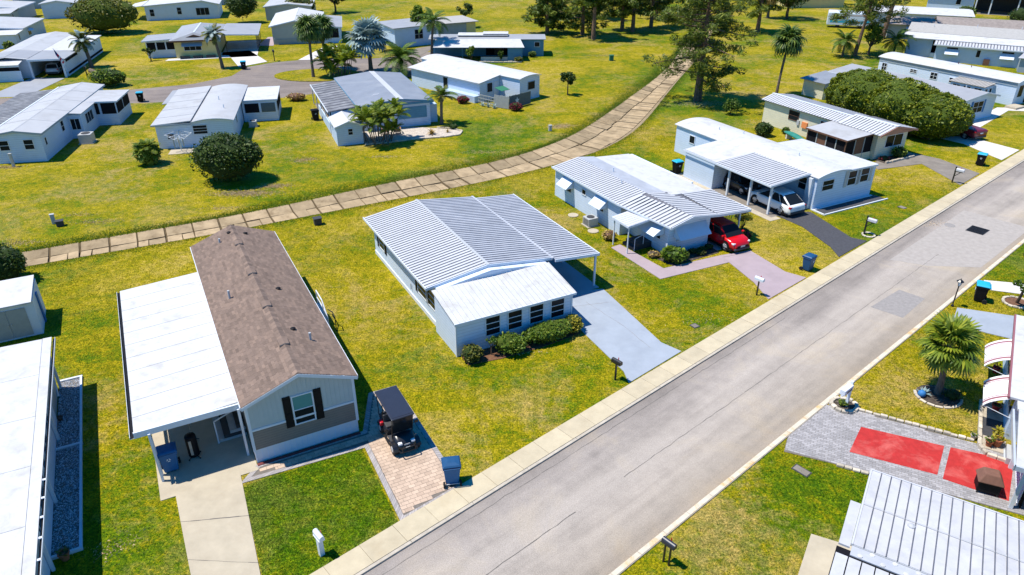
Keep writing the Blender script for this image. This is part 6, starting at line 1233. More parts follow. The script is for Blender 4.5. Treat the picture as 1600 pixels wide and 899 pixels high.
def mailbox(loc, rz, label, box='blackm', post='blackm', style='thin', s=1.):
    r = empty('mailbox', loc, rz, label, 'mailbox', 'roadside mailboxes'); h = 1.05*s; pr = [(-.11*s,0),(.11*s,0),(.11*s,.13*s)] + [(.11*s*math.cos(a),.13*s+.11*s*math.sin(a)) for a in np.linspace(0,PI,8)[1:-1]] + [(-.11*s,.13*s)]
    MB().profx([(x,z+h) for x, z in pr], -.30*s, .28*s).build('box', M[box], r); MB().profx([(x*.96,z*.97+h+.004) for x, z in pr], -.318*s, -.301*s).build('box_door', M[box], r); MB().box(.112*s,.122*s,-.05*s,.0,h+.08*s,h+.3*s).build('flag', M['tail'], r)
    if style == 'thin': MB().box(-.05*s,.05*s,-.03,.03,0,h).build('post', M[post], r)
    elif style == 'double':
        for y in (-.12,.12): MB().box(-.03,.03,y-.03,y+.03,0,h).build('post', M[post], r)
    elif style == 'thick': MB().box(-.1*s,.1*s,-.1*s,.1*s,0,h).build('post', M[post], r); MB().box(-.13*s,.13*s,-.28*s,.26*s,h-.05*s,h-.002).build('box_shelf', M[post], r)
    elif style == 'arm': MB().box(-.05,.05,.30,.40,0,h+.35).build('post', M[post], r); MB().box(-.04,.04,-.25,.42,h-.09,h-.003).build('arm', M[post], r); MB().tube([(0,.32,h-.5),(0,-.1,h-.06)],.03).build('brace', M[post], r)
    return r
mailbox((-7.25,19.16,0), 41, 'white mailbox on thick white post on the green front lawn', 'trim', 'trim', 'thick', .92)
mailbox((5.36,30.45,0), 132-90, 'black mailbox on a slim post beside the blue grey driveway', 'blackm', 'blackm', 'thin', 1.0)
mailbox((15.42,39.5,0), 132-90, 'white mailbox beside the pink grey driveway', 'trim', 'blackm', 'thin', 1.0)
mailbox((26.48,48.64,0), 132-90, 'grey mailbox on black post ringed by white stones at the black driveway', 'pan', 'blackm', 'arm', 1.05)
stones('stone_ring', 'ring of white stones round the grey mailbox post', [(26.48+.45*math.cos(a),48.64+.45*math.sin(a)) for a in np.linspace(0,2*PI,9)], .14, .1, .3)
mailbox((38.99,59.65,0), 132-90, 'grey mailbox with black arm at the weathered dark driveway', 'pan', 'blackm', 'arm', 1.05)
mailbox((5.79,18.75,0), 132-90, 'navy mailbox on two thin posts at the lower kerb', 'carttop', 'blackm', 'double', .95)
for (x, y), t_ in (((-59,101.5),'home with flag'),((-36.5,113.5),'grey gabled home drive'),((-32.8,88.6),'back street near the blue eaved home')): mailbox((x,y,0), 200, 'dark mailbox by the ' + t_, 'blackm', 'blackm', 'thin', 1.3)
# white house sign on post with small planter ring
sg = empty('sign_post', (16.42,28.2,0), 40, 'white post with a small white name board at the brick driveway', 'sign')
MB().box(-.06,.06,-.06,.06,0,1.55).build('post', M['trim'], sg); MB().box(-.85,-.06,-.14,.14,1.12,1.42).build('board', M['trim'], sg, bevel=.03); MB().box(-.86,.14,-.05,.05,1.05,1.12).build('arm', M['trim'], sg)
for k in range(4): MB().box(-.66+k*.12,-.58+k*.12,-.148,-.141,1.2,1.3).build('lettering', M['darkgrey'], sg)
stones('stone_ring', 'ring of tan stones round the white sign post', [(16.35+.62*math.cos(a),28.25+.55*math.sin(a)) for a in np.linspace(0,2*PI,13)], .2, .17, .32)
sheet('sign_planter', [(16.35+.55*math.cos(a),28.25+.48*math.sin(a)) for a in np.linspace(0,2*PI,13)[:-1]], M['soil'], .07, 'soil inside the sign post stone ring')
lp = empty('street_lantern', (27.0,38.1,0), 15, 'black lantern on a black post at the kerb behind the fan palm', 'lamp'); lp.scale = (.8,.8,.8)
MB().lathe((0,0,0), [(.11,0),(.11,.12),(.05,.2),(.045,1.75),(.07,1.78)], 12).build('post', M['blackm'], lp)
MB().lathe((0,0,1.78), [(.09,0),(.10,.03)], 4).build('lantern_base', M['blackm'], lp); MB().lathe((0,0,1.81), [(.095,0),(.19,.34)], 4).build('lantern_glass', M['lamp'], lp)
for k in range(4): a = k*PI/2; MB().tube([(.1*math.cos(a),.1*math.sin(a),1.81),(.2*math.cos(a),.2*math.sin(a),2.15)],.016,5).build('lantern_bar', M['blackm'], lp)
MB().lathe((0,0,2.14), [(.26,0),(.26,.03),(.12,.14),(.03,.19),(.03,.26)], 8).build('lantern_cap', M['blackm'], lp)
# storage seat with brown cover beside the lattice porch
um = empty('covered_grill', (*W2(r2,-.2,-4.0),.03), -31+8, 'box shaped grill under brown canvas on the brick driveway', 'grill')
MB().box(-.42,.42,-.32,.32,.1,.62).build('body', M['black'], um, bevel=.03); MB().add([(-.5,-.42,.62),(.5,-.42,.62),(.5,.42,.62),(-.5,.42,.62),(-.28,-.2,1.0),(.28,-.2,1.0),(.28,.26,1.0),(-.28,.26,1.0)], [(0,1,5,4),(1,2,6,5),(2,3,7,6),(3,0,4,7),(4,5,6,7),(3,2,1,0)]).build('cover', M['umbrella'], um, bevel=.05)
for x, y in ((-.36,-.28),(.36,-.28),(.36,.28),(-.36,.28)): MB().box(x-.03,x+.03,y-.03,y+.03,0,.12).build('leg', M['blackm'], um)
# utility boxes, valve covers on the lawns
def stub(loc, label, h=.5, m='metal', w=.14):
    r = empty('utility_post', loc, random.random()*60, label, 'utility box'); MB().box(-w,w,-w*.8,w*.8,0,h).build('housing', M[m], r, bevel=.03); MB().box(-w*1.15,w*1.15,-w,w,h,h+.05).build('cap', M[m], r); return r
stub((-35.2,50.8,0), 'grey utility post on the far lawn near the channel left end', .75); stub((-34.5,50.4,0), 'low dark utility box beside the grey utility post', .4, 'darkgrey', .25)
stub((-14.9,50.7,0), 'dark utility box on the lawn between brown roof and channel', .5, 'darkgrey', .28); stub((4.1,75.8,0), 'leaning grey stump post on the lawn inside the channel bend', .6, 'metal', .16); stub((15.3,113.8,0), 'small green utility box on the distant lawn', .8, 'green', .3); stub((-46.5,64.2,0), 'meter post in front of the left edge home', 1.2, 'metal', .12)
def lid(loc, rz, label, w=.32, l=.5, m='slab_dark'):
    r = empty('valve_cover', (*loc,0), rz, label, 'cover'); MB().box(-w,w,-l,l,-.02,.025).build('frame', M['darkgrey'], r); MB().box(-w+.05,w-.05,-l+.05,l-.05,.025,.035).build('lid', M[m], r)
lid((12.66,23.72), 40, 'grey rectangular valve cover on the lawn at lower right', .22,.38); lid((10.7,35.8), 30, 'blue grey valve cover on the lawn right of the blue grey driveway', .22,.22); lid((31.6,54.1), 30, 'grey valve cover on the lawn of the white arched home', .25,.3); lid((17.6,64.4), 20, 'blue cover on grass behind the arched roof home', .7,.9, 'deepblue')
hs = empty('hose_rack', (40.6,90.6,0), 30, 'thin leaning ladder frame on the lawn near the tall pine', 'rack'); MB().tube([(-1.6,0,.05),(0,0,1.5),(2.2,0,.1)],.06).build('frame', M['fence_pale'], hs); MB().tube([(0,0,1.5),(0,1.2,0)],.05).build('leg', M['green'], hs)
# flag on the corner post
fg = empty('flag', (*W2(t4,.45,.1),0), 13.5, 'red white and blue striped flag on the corner post of the carport', 'flag')
MB().tube([(0,0,2.2),(-.9,-.2,4.0)],.03).build('pole', M['metal'], fg); MB().slab([(-.85,-.2,3.9),(-.55,-.2,3.3),(-.45,-.25,2.7),(-.75,-.25,3.1)],.02).build('canton', M['flag_blue'], fg)
for k in range(6): MB().slab([(-.5+.10*k,-.22,3.3-.22*k),(-.36+.10*k,-.22,3.0-.22*k),(-.56+.10*k,-.24,2.72-.2*k),(-.70+.10*k,-.24,3.0-.2*k)],.015).build('stripe', M['flag_red'] if k % 2 == 0 else M['trim'], fg)
# ================================================================== PLANTING
ff = [fan_frond(M['leaf_palm'], .95, .85, 22, d_, wid=.075) for d_ in (.15,.3,.5)]; fs_ = [fan_frond(M['leaf_sabal'], 1.25, .95, 16, d_) for d_ in (.4,.6,.9)]; fb_ = [fan_frond(M['leaf_silver'], 1.5, 1.1, 18, d_, wid=.11) for d_ in (.15,.25,.4)]
fe_ = [feather_frond(M['leaf_palm'], 2.3, 24, d_) for d_ in (.5,.8,1.1)]; fg_ = [feather_frond(M['leaf'], 2.8, 26, d_) for d_ in (.6,.9,1.1)]; fo_ = [feather_frond(M['leaf_olive'], 2.0, 20, d_) for d_ in (.5,.8)]; fd_ = [fan_frond(M['leaf_gold'], .9, .8, 12, 1.1)]; fl_ = [feather_frond(M['leaf_silver'], 1.7, 20, d_) for d_ in (.7,1.0)]
palm((21.52,29.3), 2.75, 'fan palm with broad green crown on the right hand lawn', ff, 34, .17, (-.25,.0), -42, 82, scale=.93)
# planting ring at the foot of the fan palm
sheet('palm_bed', [(21.4+1.05*math.cos(a),29.05+.95*math.sin(a)) for a in np.linspace(0,2*PI,20)[:-1]], M['soil'], .03, 'dark bed at the foot of the fan palm')
stones('stone_ring', 'arc of white stones round the fan palm bed', [(21.4+1.08*math.cos(a),29.05+.98*math.sin(a)) for a in np.linspace(PI*.85,2*PI*.95,10)], .14, .09, .26)
rosette((20.75,29.25), 'small blue grey spiky plant beside the fan palm trunk', 'leaf_silver', 14, .45); MB().lathe((20.55,29.05,0), [(.1,0),(.2,.14),(.17,.28),(.08,.36)], 12).build('glazed_ball', M['deepblue'], None, smooth=True, label='blue glazed garden ball at the foot of the fan palm', cat='ornament')
bush((22.0,28.9), (.45,.4,.25), 'low dark leafy plant under the fan palm', 'leaf_dark', 260, .12, 5, cat='plant')
bush((16.3,28.25,.07), (.26,.24,.16), 'small green plant inside the sign post stone ring', 'leaf_bright', 160, .09, 4, cat='plant')
tree((31.2,38.5), 2.6, (.8,.8,.7), 'young thin tree in a pink stone ring at the right edge', 'leaf', 1.3, .1, 7, 700, .18, lean=(.9,.3)); stones('stone_ring', 'pink stone ring round the young tree at the right edge', [(31.18+.75*math.cos(a),38.49+.7*math.sin(a)) for a in np.linspace(0,2*PI,17)], .16, .12, .28)
sheet('tree_ring', [(31.18+.68*math.cos(a),38.49+.63*math.sin(a)) for a in np.linspace(0,2*PI,17)[:-1]], M['mulch'], .06, 'red mulch inside the pink stone ring')
pot((*W2(r2,.15,-.55),.06), 'terracotta bowl of yellow green leaves in the planter bed', 'terracotta', 1.15, 'leaf_yellow', 90); pot((*W2(r2,-.15,-.75),.06), 'smaller terracotta pot beside the terracotta bowl', 'terracotta', .8, 'leaf', 60); pot((*W2(r2,.1,2.35),.06), 'red glazed pot under the nearer striped awning', 'pot_red', 1.0, 'leaf_dark', 40); pot((*W2(r2,-.75,-.5),0), 'small tan pot on the grass corner of the planter bed', 'stone', .7, 'leaf', 40); pot((*W2(r2,.1,6.2),.0), 'dark red pot between the two striped awnings', 'pot_red', .9, 'leaf_red', 60)
rosette((*W2(r2,.25,.5),.06), 'yellow green spiky plant on the dark mat', 'leaf_yellow', 16, .42)
pot((*W2(hl,.2,-.25),.02), 'terracotta pot at the end of the gravel bed', 'terracotta', 1.0, 'leaf_dark', 30); pot((*W2(hl,-.15,9.2),.02), 'small dark pot against the wall beside the gravel bed', 'brown', .6)
# front hedge of the ribbed roof home
sheet('mulch_bed', [W2(h2,.2,-.05), W2(h2,7.4,-.05), W2(h2,7.3,-1.1), W2(h2,4.5,-1.35), W2(h2,2.0,-1.3), W2(h2,.2,-1.0)], M['mulch'], .03, 'red brown mulch bed under the sunroom windows')
bush(W2(h2,.55,-.75), (.62,.6,.52), 'round shrub with bronze tips at the sunroom corner', 'leaf_olive', 900, .14, 9); bush(W2(h2,2.75,-.9), (.95,.78,.6), 'round green hedge shrub at the left of the sunroom hedge', 'leaf_bright', 1900, .14, 12, core='core_hedge')
bush(W2(h2,5.3,-.8), (1.8,.78,.58), 'long clipped green hedge under the sunroom windows', 'leaf_bright', 4600, .14, 18, core='core_hedge', cat='hedge', lump=.34, rz=27.8); bush(W2(h2,7.0,-.7), (.62,.65,.55), 'yellow tipped shrub at the driveway end of the hedge', 'leaf_yellow', 1100, .13, 8)
tree(W2(h2,1.75,-.7), 1.25, (.3,.3,.3), 'small twiggy shrub between the round shrub and the hedge', 'leaf', .5, .04, 6, 200, .12, name='shrub')
# plants round the red car home
bush(W2(h3,-.1,-1.0), (.95,.75,.55), 'bright lime green leafy shrub at the corner of the footpath', 'leaf_bright', 900, .26, 10, lump=.5)
for i, (x, y, l_, m_) in enumerate(((1.1,-.7,'low dark plant nearest the lime green shrub','leaf_dark'),(1.9,-.55,'low dark plant in the middle of the front bed','leaf_dark'),(2.7,-.6,'low dark plant toward the red car in the front bed','leaf'),(3.4,-.5,'small leafy plant at the carport end of the bed','leaf_dark'),(2.2,-1.05,'tiny yellowish plant at the front of the bed','leaf_olive'))): bush(W2(h3,x,y), (.34,.28,.2), l_, m_, 150, .12, 4, cat='plant')
bush(W2(h3,-2.0,4.1), (.55,.45,.4), 'golden leafed shrub behind the little entry roof', 'leaf_gold', 420, .15, 7, core='brown'); bush(W2(h3,7.1,-.4), (.35,.35,.25), 'dark red leafy plant beside the red car', 'leaf_red', 200, .12, 5); tree(W2(h3,7.3,.4), 1.9, (.62,.62,.6), 'thin yellow green shrub beside the ribbed carport', 'leaf_yellow', .4, .05, 10, 520, .17, name='shrub', group='shrubs'); bush(W2(h3,7.4,.2), (.5,.5,.25), 'low yellow green plant at the foot of the thin shrub', 'leaf_yellow', 260, .14, 6)
bush(W2(h3,-.9,.3), (.5,.45,.22), 'dry tan grass patch by the entry steps', 'leaf_gold', 200, .14, 5, cat='plant', core='soil')
# cream home
bush((26.4,74.0), (1.0,.95,.75), 'round dark bush behind the arched roof home', 'leaf_dark', 1400, .18, 9); bush(W2(h5,-.9,10.2), (.5,.4,.4), 'small leafy plant against the cream wall', 'leaf_bright', 220, .17, 6, cat='plant'); bush(W2(h5,2.7,-.7), (.75,.6,.6), 'pale green shrub in the brick bed of the cream home', 'leaf_bright', 520, .2, 8); bush(W2(h5,.8,-.6), (.6,.4,.25), 'low reddish plants in the brick bed of the cream home', 'leaf_red', 220, .12, 5, cat='plant'); stones('brick_edging', 'low brick edging in front of the cream home', [W2(h5,.1,-1.35), W2(h5,4.3,-1.2)], .2, .22, .4); sheet('flower_bed', [W2(h5,0,0), W2(h5,4.2,0), W2(h5,4.2,-1.2), W2(h5,.1,-1.3)], M['soil'], .05, 'brick edged bed in front of the cream home'); bush((25.3,82.5), (.9,.8,1.0), 'bushy sapling in the shade of the tall pine', 'leaf', 700, .2, 8, lump=.5, core='leaf_dark', corek=.4)
# huge clipped tree
ht = empty('clipped_tree', (41.2,77.0,0), 27, 'huge dark dome of a clipped tree beside the cream home', 'tree'); P = []; LB = [((-.4,5.2,2.6),(2.9,2.8,2.5)),((-.2,3.4,2.75),(3.8,4.2,2.75)),((.3,-.5,2.6),(3.9,4.2,2.6)),((.7,-4.0,2.3),(3.6,3.6,2.2))]
for c0, r0 in LB:
    P.append(blob_pts(5200, c0, np.array(r0)*1.02, .93)); 
    for k in range(16):
        d = RN.normal(size=3); d[2] = abs(d[2]); d /= np.linalg.norm(d); P.append(blob_pts(230, np.array(c0)+d*np.array(r0)*.93, (.55,.55,.4), .3))
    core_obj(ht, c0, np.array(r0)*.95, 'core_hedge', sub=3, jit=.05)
P = np.concatenate(P)
ins = np.zeros(len(P), bool)
for c0, r0 in LB: ins |= (((P-np.array(c0))/(np.array(r0)*.93))**2).sum(1) < 1
P = P[~ins & (P[:,2] > .15)]
leaf_obj('crown', P, .24, M['leaf_hedge'], ht); tk = MB()
for a in (0,2,4): limb(tk, (.2*math.cos(a),-4.5+.2*math.sin(a),0), (1.2*math.cos(a),-4+1.4*math.sin(a),2.2), .16, .08)
tk.build('trunk', M['trunk'], ht)
# round dark bush and palms of the back row
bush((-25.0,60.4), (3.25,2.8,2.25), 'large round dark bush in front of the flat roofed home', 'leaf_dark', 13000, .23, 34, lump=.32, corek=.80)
palm((-34.1,64.9), 1.1, 'short fat palm shrub left of the large round bush', fe_, 60, .2, (0,0), -60, 85, scale=.62, cat='palm'); bush((-34.1,64.9), (1.2,1.2,1.15), 'leafy skirt at the base of the short palm shrub', 'leaf_bright', 1500, .24, 12, core='core_hedge')
bush((-33.0,41.3), (1.6,1.5,1.35), 'round dark green bush at the left edge near the channel', 'leaf_dark', 3600, .18, 14, lump=.36)
clump_palm((-13.6,71.9), 'bushy feather palm clump in front of the blue eaved home', fe_, 20, (1.2,3.2), 3.0, 9, scale=.70, lean=.5)
palm((-7.8,78.5), 2.9, 'short feather palm at the right corner of the blue eaved home', fo_+fg_, 17, .18, (.1,0), -12, 75, scale=.72); rosette((*W2(c_,-1.0,-3.7),.03), 'golden spiky plant on the pebble patio', 'leaf_gold', 26, .7); rosette((*W2(c_,.8,-3.6),.03), 'pale grass tuft on the pebble patio end', 'leaf_gold', 18, .5, w_=.03); bush(W2(c_,1.8,-2.6), (.5,.4,.3), 'dark low plant at the corner of the pebble patio', 'leaf_dark', 200, .14, 5, cat='plant')
bush(W2(c_,-12.5,16.5), (1.3,.9,.5), 'dry brown shrub patch beside the back street', 'leaf_gold', 600, .2, 9, core='brown')
for x, y, l_ in ((-2.9,-.6,'red leafed shrub at the corner of the white home'),(-.9,-7.6,'red leafed shrub in front of the star fence')): bush(W2(d_,x,y), (.85,.6,.5), l_, 'leaf_red', 500, .2, 8)
for k in range(3): rosette(W2(d_,-2.1+.1*k,-3.2-k*.9), ('spiky plant along the slatted fence, ' + ('nearest the red shrub','in the middle','nearest the star'))[0:].__str__() if False else 'spiky plant along the slatted fence, ' + ('nearest the corner shrub','middle of three','nearest the star')[k], 'leaf_silver', 12, .6)
tree((-6.2,113.0), 2.4, (.9,.8,1.0), 'leafy shrub in front of the teal porch, left one', 'leaf_bright', .5, .07, 9, 600, .25, name='shrub', group='porch shrubs'); tree((-1.7,113.2), 2.2, (.45,.45,1.0), 'slim columnar shrub in front of the teal porch', 'leaf', .4, .07, 8, 460, .2, name='shrub', group='porch shrubs'); bush((1.0,112.8), (.7,.6,.45), 'low flowering shrub at the teal porch corner', 'leaf_olive', 300, .2, 6); bush((3.2,116.6), (.7,.5,.5), 'small bright shrub against the teal wall', 'leaf_bright', 260, .2, 6); stones('bed_edging', 'pale stones along the teal porch bed', [(-5,112.4),(-2,112.2),(1.5,112.5)], .3, .2, .6)
# turning circle palms
palm((-27.7,101.9), 6.3, 'nearer of the twin sabal palms on the grass island', fs_, 44, .2, (.1,.1), -60, 80); palm((-27.3,107.6), 5.6, 'farther of the twin sabal palms on the grass island', fs_, 42, .2, (.1,0), -60, 80)
palm((-20.3,105.6), 4.4, 'big silver blue fan palm beside the turning circle', fb_, 30, .32, (0,0), -38, 82, scale=1.35); clump_palm((-24.4,103.4), 'dense clumping palm on the grass island', fe_, 16, (.8,3.0), 3.6, 9, scale=.85, lean=.6); palm((-15.6,103.6), 2.0, 'wide feather palm behind the blue eaved roof', fg_, 30, .25, (0,0), -15, 78, scale=1.15); palm((-12.6,116), 5.2, 'dark feather palm right of the silver palm', fg_, 20, .2, (.5,0), -25, 70, scale=1.05); bush((-10.2,108.6), (1.4,1.2,.9), 'green shrub beside the white roof corner', 'leaf_bright', 700, .28, 9); tree((-15.8,131), 6.0, (2.2,2.0,1.9), 'bright round tree behind the silver palm', 'leaf_bright', 2.4, .2, 16, 2200, .36); palm((-26.6,131.5), 2.4, 'pale drooping palm beside the grey gabled home', fl_, 16, .16, (0,0), -30, 60)
palm((-42.6,108.2), 4.6, 'pale green feather palm in front of the yellow home', fl_+fo_, 34, .24, (-.6,.3), -35, 80, scale=.95); palm((-62.0,108.5), 3.6, 'pale feather palm at the corner of the home with flag', fl_+fo_, 32, .28, (-.6,.4), -40, 80, scale=1.1); MB().tube([(-60.7,105.6,.2),(-57.5,102.6,.25),(-53.9,100.0,.1)],[.35,.28,.2],8).build('lying_tube', M['trunk_palm'], None, label='long tapered tube lying on the lawn', cat='log')  # last item: tapered tube laid on the lawn in the palm trunk material
bush((-53.6,96.8), (2.4,1.8,1.2), 'leafy green bush on the back street verge', 'leaf_bright', 1500, .34, 12, lump=.45); tree((-55.5,113.5), 2.0, (1.0,.7,.5), 'small shrub beside the carport with the flag', 'leaf_dark', .7, .1, 6, 300, .26, name='shrub', group='shrubs'); bush((-75.0,139.5), (7.0,4.6,3.4), 'huge olive green rounded bush at the top left', 'leaf_olive', 6500, .42, 26, lump=.34, core='core_hedge'); bush((-54.0,152.0), (3.2,2.9,2.7), 'round dark tree at the top behind the yellow home', 'leaf_dark', 3200, .34, 14, z0=.9); bush((-82.0,121.5), (.9,.8,.9), 'small bright bush against the low front porch', 'leaf_bright', 300, .3, 6)
tree((-38.5,166), 6.5, (3.4,3,2.6), 'dark tree behind the grey gabled home', 'leaf_dark', 2.0, .25, 16, 2400, .45); bush((-44.5,160), (3.5,2.6,2.2), 'olive green bush behind the grey gabled home', 'leaf_olive', 1500, .4, 12); tree((-9,146), 4.6, (1.7,1.6,1.3), 'small round tree on the distant lawn', 'leaf_dark', 2.2, .14, 12, 1200, .32)
tree((7.08,91.8), 3.0, (1.05,1.0,.95), 'small round headed tree alone on the lawn', 'leaf_dark', 1.6, .09, 14, 1500, .24)
# the tall pines
pine((22.9,88.9), 13.8, 'tall spreading pine beside the drainage channel', 'leaf_needle', (.20,1.), 6.2, 48, 7, 62, .46, shape=.40, size=.46)
for i, (x, y, h, l_, r_, c0) in enumerate(((12.9,137.5,11,'thick shaggy pine at the left of the distant pine group',5.2,.10),(14.4,132.8,13,'slim bare trunked pine in front of the pine group',3.6,.42),(20.8,142.5,11,'straight pine in the middle of the pine group',4.2,.22),(22.6,141,12,'close companion pine in the middle of the pine group',4.0,.30),(26.9,146,12,'pine at the right of the distant pine group',4.2,.25),(6.5,139,8,'bushy pine at the left edge of the pine group',3.6,.12),(30,158,10,'leafy pine behind the right of the pine group',5.2,.12),(36,150,9,'dense pine right behind the tall pine',5.0,.10),(46.0,141,12,'shaggy trunked pine right of the tall pine',4.2,.30),(17,158,10,'dark pine behind the pine group',5.4,.08),(25,168,10,'far dark pine between the others',5.6,.06),(9,160,10,'far bushy pine behind the shaggy pine',5.2,.08))): pine((x,y), h, l_, 'leaf_needle_dark' if i % 2 else 'leaf_needle', (c0,1.), r_, 26, 6, 46, .36, shape=.6, size=.72)
palm((33.5,91.5), 6.4, 'slim sabal palm standing alone on the right lawn', fs_, 32, .17, (.5,.3), -48, 80, scale=1.08)
pine((54.3,117.5), 11.5, 'leaning pine above the arched roofs', 'leaf_needle', (.42,1.), 5.0, 28, 6, 44, .3, lean=(1.2,.5), shape=.4, size=.55); pine((66.2,134), 16, 'tall dark trunked pine at the top right', 'leaf_needle_dark', (.62,1.), 3.6, 16, 5, 34, .42, lean=(1.5,0), size=.6)
palm((52.2,117.0), 2.2, 'left drooping palm under the leaning pine', fg_, 20, .18, (0,0), -30, 70, scale=.95); palm((60.5,117.6), 2.2, 'right drooping palm under the leaning pine', fg_, 22, .2, (0,0), -35, 70, scale=1.0); tree((57.0,118.5), 5.0, (1.5,1.5,2.0), 'bright green tree between the two drooping palms', 'leaf_bright', 1.2, .2, 12, 1500, .34)
tree((57.1,157.5), 7.2, (4.4,4.0,2.9), 'broad dark tree at the top right of centre', 'leaf_dark', 2.2, .35, 22, 4200, .42); palm((53.4,158.5), 4.2, 'brown dying palm beside the broad dark tree', fd_+[fan_frond(M['leaf_gold'], 1.1, .9, 14, .9)], 24, .3, (0,0), -70, 30, scale=1.3); bush((93,156), (2.0,1.7,1.5), 'round shrub in front of the far white wall', 'leaf', 700, .3, 9); bush((101,150.5), (2.4,2.0,1.6), 'round dark shrub by the far pale driveway', 'leaf_dark', 900, .3, 9); tree((74,160), 4.5, (2.4,2,1.5), 'small tree above the white flat roof', 'leaf', 1.5, .2, 12, 900, .35)
# far backdrop trees
for i in range(7): tree((20+i*11+random.uniform(-3,3), 186+random.uniform(-6,8)), random.uniform(6,9), (4.2,3.8,3), 'dark background tree ' + ('far left','left of centre','just left','in the middle','just right','right of centre','far right')[i] + ' along the top edge', 'leaf_dark' if i % 2 else 'leaf', 2.2, .3, 14, 1500, .55, group='background trees')
# ================================================================== GRASS BLADES (near lawns only)
def grass(n, area, h, seed):
    rg = np.random.default_rng(seed); C = np.array(area); P = []
    x = rg.uniform(C[:,0].min(), C[:,0].max(), n); y = rg.uniform(C[:,1].min(), C[:,1].max(), n)
    def inside(px, py, poly):
        c = np.zeros(len(px), bool); q = poly
        for i in range(len(q)):
            x0, y0 = q[i]; x1, y1 = q[(i+1) % len(q)]
            if y0 == y1: continue
            c ^= ((y0 > py) != (y1 > py)) & (px < (x1-x0)*(py-y0)/(y1-y0)+x0)
        return c
    k = inside(x, y, area)
    for p in PAVED: k &= ~inside(x, y, p)
    x, y = x[k], y[k]; n = len(x); a = rg.uniform(0, 2*PI, n); hh = h*rg.uniform(.5,1.3,n); w_ = .012+.010*rg.random(n); lx = rg.normal(0,.5,n)*hh; ly = rg.normal(0,.5,n)*hh
    Vv = np.zeros((n,3,3)); Vv[:,0] = np.c_[x-np.cos(a)*w_, y-np.sin(a)*w_, np.zeros(n)]; Vv[:,1] = np.c_[x+np.cos(a)*w_, y+np.sin(a)*w_, np.zeros(n)]; Vv[:,2] = np.c_[x+lx, y+ly, hh]
    return Vv.reshape(-1,3)
A1 = [(-28,12),(10,12),(44,56),(14,78),(-34,46)]
Vv = np.concatenate([grass(430000, A1, .05, 3), grass(150000, [(4,17),(15,14),(32,36),(36,44),(25,38),(14,27)], .05, 4)])
me = bpy.data.meshes.new('grass_blades'); n = len(Vv)//3; me.vertices.add(3*n); me.vertices.foreach_set('co', Vv.ravel()); me.loops.add(3*n); me.loops.foreach_set('vertex_index', np.arange(3*n, dtype=np.int32)); me.polygons.add(n); me.polygons.foreach_set('loop_start', np.arange(0,3*n,3, dtype=np.int32)); me.update(calc_edges=True); at_ = me.attributes.new('rnd', 'FLOAT', 'FACE'); at_.data.foreach_set('value', (.02+.98*np.random.default_rng(5).random(n)).astype(np.float32)); me.materials.append(M['grass'])
tag(link('grass_blades', me), 'short grass blades on the nearer lawns', 'grass', None, 'stuff')

# lush green grass along the channel banks and on the small front lawn
def blades(P, h, w_, name, label, seed):
    rg = np.random.default_rng(seed); x, y = P[:,0], P[:,1]; n = len(x); a = rg.uniform(0,2*PI,n); hh = h*rg.uniform(.5,1.3,n); ww = w_*rg.uniform(.6,1.3,n); lx = rg.normal(0,.5,n)*hh; ly = rg.normal(0,.5,n)*hh
    Vv = np.zeros((n,3,3)); Vv[:,0] = np.c_[x-np.cos(a)*ww, y-np.sin(a)*ww, np.full(n,.002)]; Vv[:,1] = np.c_[x+np.cos(a)*ww, y+np.sin(a)*ww, np.full(n,.002)]; Vv[:,2] = np.c_[x+lx, y+ly, hh]
    me = bpy.data.meshes.new(name); me.vertices.add(3*n); me.vertices.foreach_set('co', Vv.ravel()); me.loops.add(3*n); me.loops.foreach_set('vertex_index', np.arange(3*n, dtype=np.int32)); me.polygons.add(n); me.polygons.foreach_set('loop_start', np.arange(0,3*n,3, dtype=np.int32)); me.update(calc_edges=True)
    at = me.attributes.new('rnd', 'FLOAT', 'FACE'); at.data.foreach_set('value', rg.random(n).astype(np.float32)); me.materials.append(M['lush']); return tag(link(name, me), label, 'grass', None, 'stuff')
rg = np.random.default_rng(11); n = 90000; i = rg.integers(0, NS-1, n); f = rg.random(n)[:,None]; p = cl[i]*(1-f)+cl[i+1]*f; d = cl[i+1]-cl[i]; d /= np.linalg.norm(d,axis=1)[:,None]; nm = np.c_[-d[:,1], d[:,0]]
k = np.abs(rg.normal(0,1,n))*(.75+.5*np.sin(p[:,0]*.31)*np.cos(p[:,1]*.23)); blades(p+nm*k[:,None], .05, .035, 'bank_grass', 'greener strip of grass along the far edge of the channel', 12)
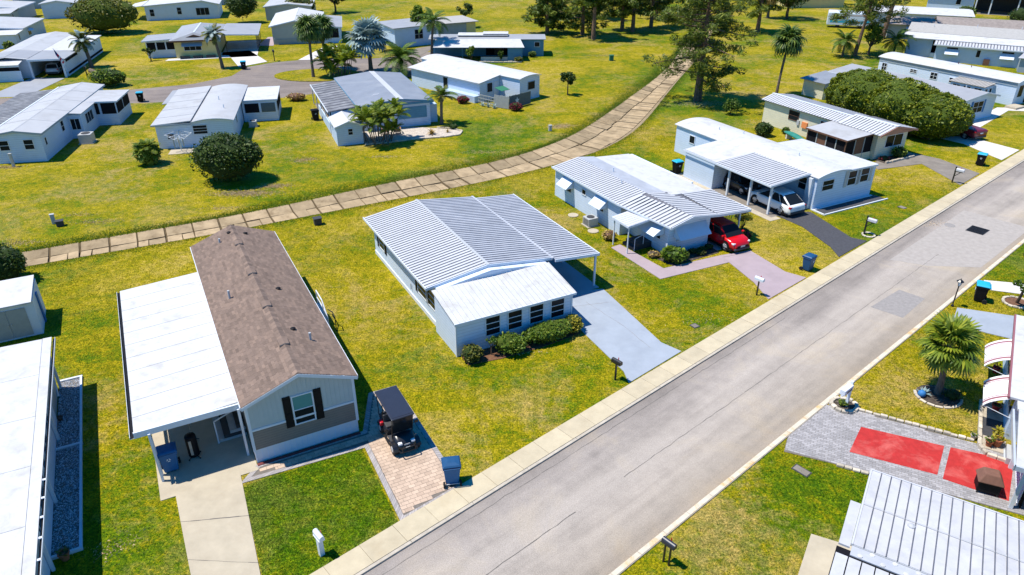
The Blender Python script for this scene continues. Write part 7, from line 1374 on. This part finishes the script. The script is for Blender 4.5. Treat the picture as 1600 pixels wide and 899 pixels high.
i = rg.integers(0, NS-1, 30000); f = rg.random(30000)[:,None]; p = cr[i]*(1-f)+cr[i+1]*f; d = cl[i+1]-cl[i]; d /= np.linalg.norm(d,axis=1)[:,None]; nm = np.c_[d[:,1], -d[:,0]]; blades(p+nm*np.abs(rg.normal(0,.45,30000))[:,None], .05, .03, 'bank_grass', 'greener strip of grass along the near edge of the channel', 13)
x = rg.uniform(-11.5,-4.5,90000); y = rg.uniform(17.1,25.3,90000)
def inside_(px, py, q):
    c = np.zeros(len(px), bool)
    for i in range(len(q)):
        x0, y0 = q[i]; x1, y1 = q[(i+1) % len(q)]
        if y0 != y1: c ^= ((y0 > py) != (y1 > py)) & (px < (x1-x0)*(py-y0)/(y1-y0)+x0)
    return c
kk = inside_(x,y,LWN); o_ = blades(np.c_[x,y][kk], .045, .014, 'front_lawn_grass', 'grass blades of the small square front lawn', 14); o_.data.materials.clear(); o_.data.materials.append(M['grass_green'])
# bare sandy patches: loose crumbs thinning out into the grass
SAND = [(-19.9,66.1,1.1,.8,900),(-22.6,57.3,2.6,.8,3600),(-20.7,59.0,1.4,.6,1500),(-36,47.3,1.8,.6,700),(-34.2,52.6,1.5,.5,300),(-32.3,51.2,2.0,.5,500),(-23.3,54,1.5,.4,300),(-3,68.5,2.2,.6,500),(5.4,77.6,1.3,1.0,1800),(11,79.6,1.6,.9,400),(14.3,118,3.0,.9,600),(-47,64.0,1.6,.5,700),(27,79.6,2.0,1.0,300),(-12.4,67.1,2.0,.6,400),(-15.3,19.5,.9,.7,250),(-1.2,39.8,.25,3.0,260),(32.5,50.8,1.5,.8,250),(.5,33.0,1.0,.3,200),(11.5,36.5,1.5,.9,160),(23.0,87.5,3.5,1.6,2600),(16.0,135,6,3.0,2600),(24,143,6,3,2400)]
Q = []
for cx, cy, rx_, ry_, n in SAND:
    u = rg.normal(size=(n,2))*.55; th = rg.uniform(0,3); Q.append(np.c_[cx+u[:,0]*rx_+.3*np.sin(u[:,1]*3), cy+u[:,1]*ry_])
o_ = blades(np.concatenate(Q), .03, .05, 'sandy_patches', 'bare sandy patches in the lawns', 15); o_.data.materials.clear(); o_.data.materials.append(M['sand']); o_['category'] = 'soil'
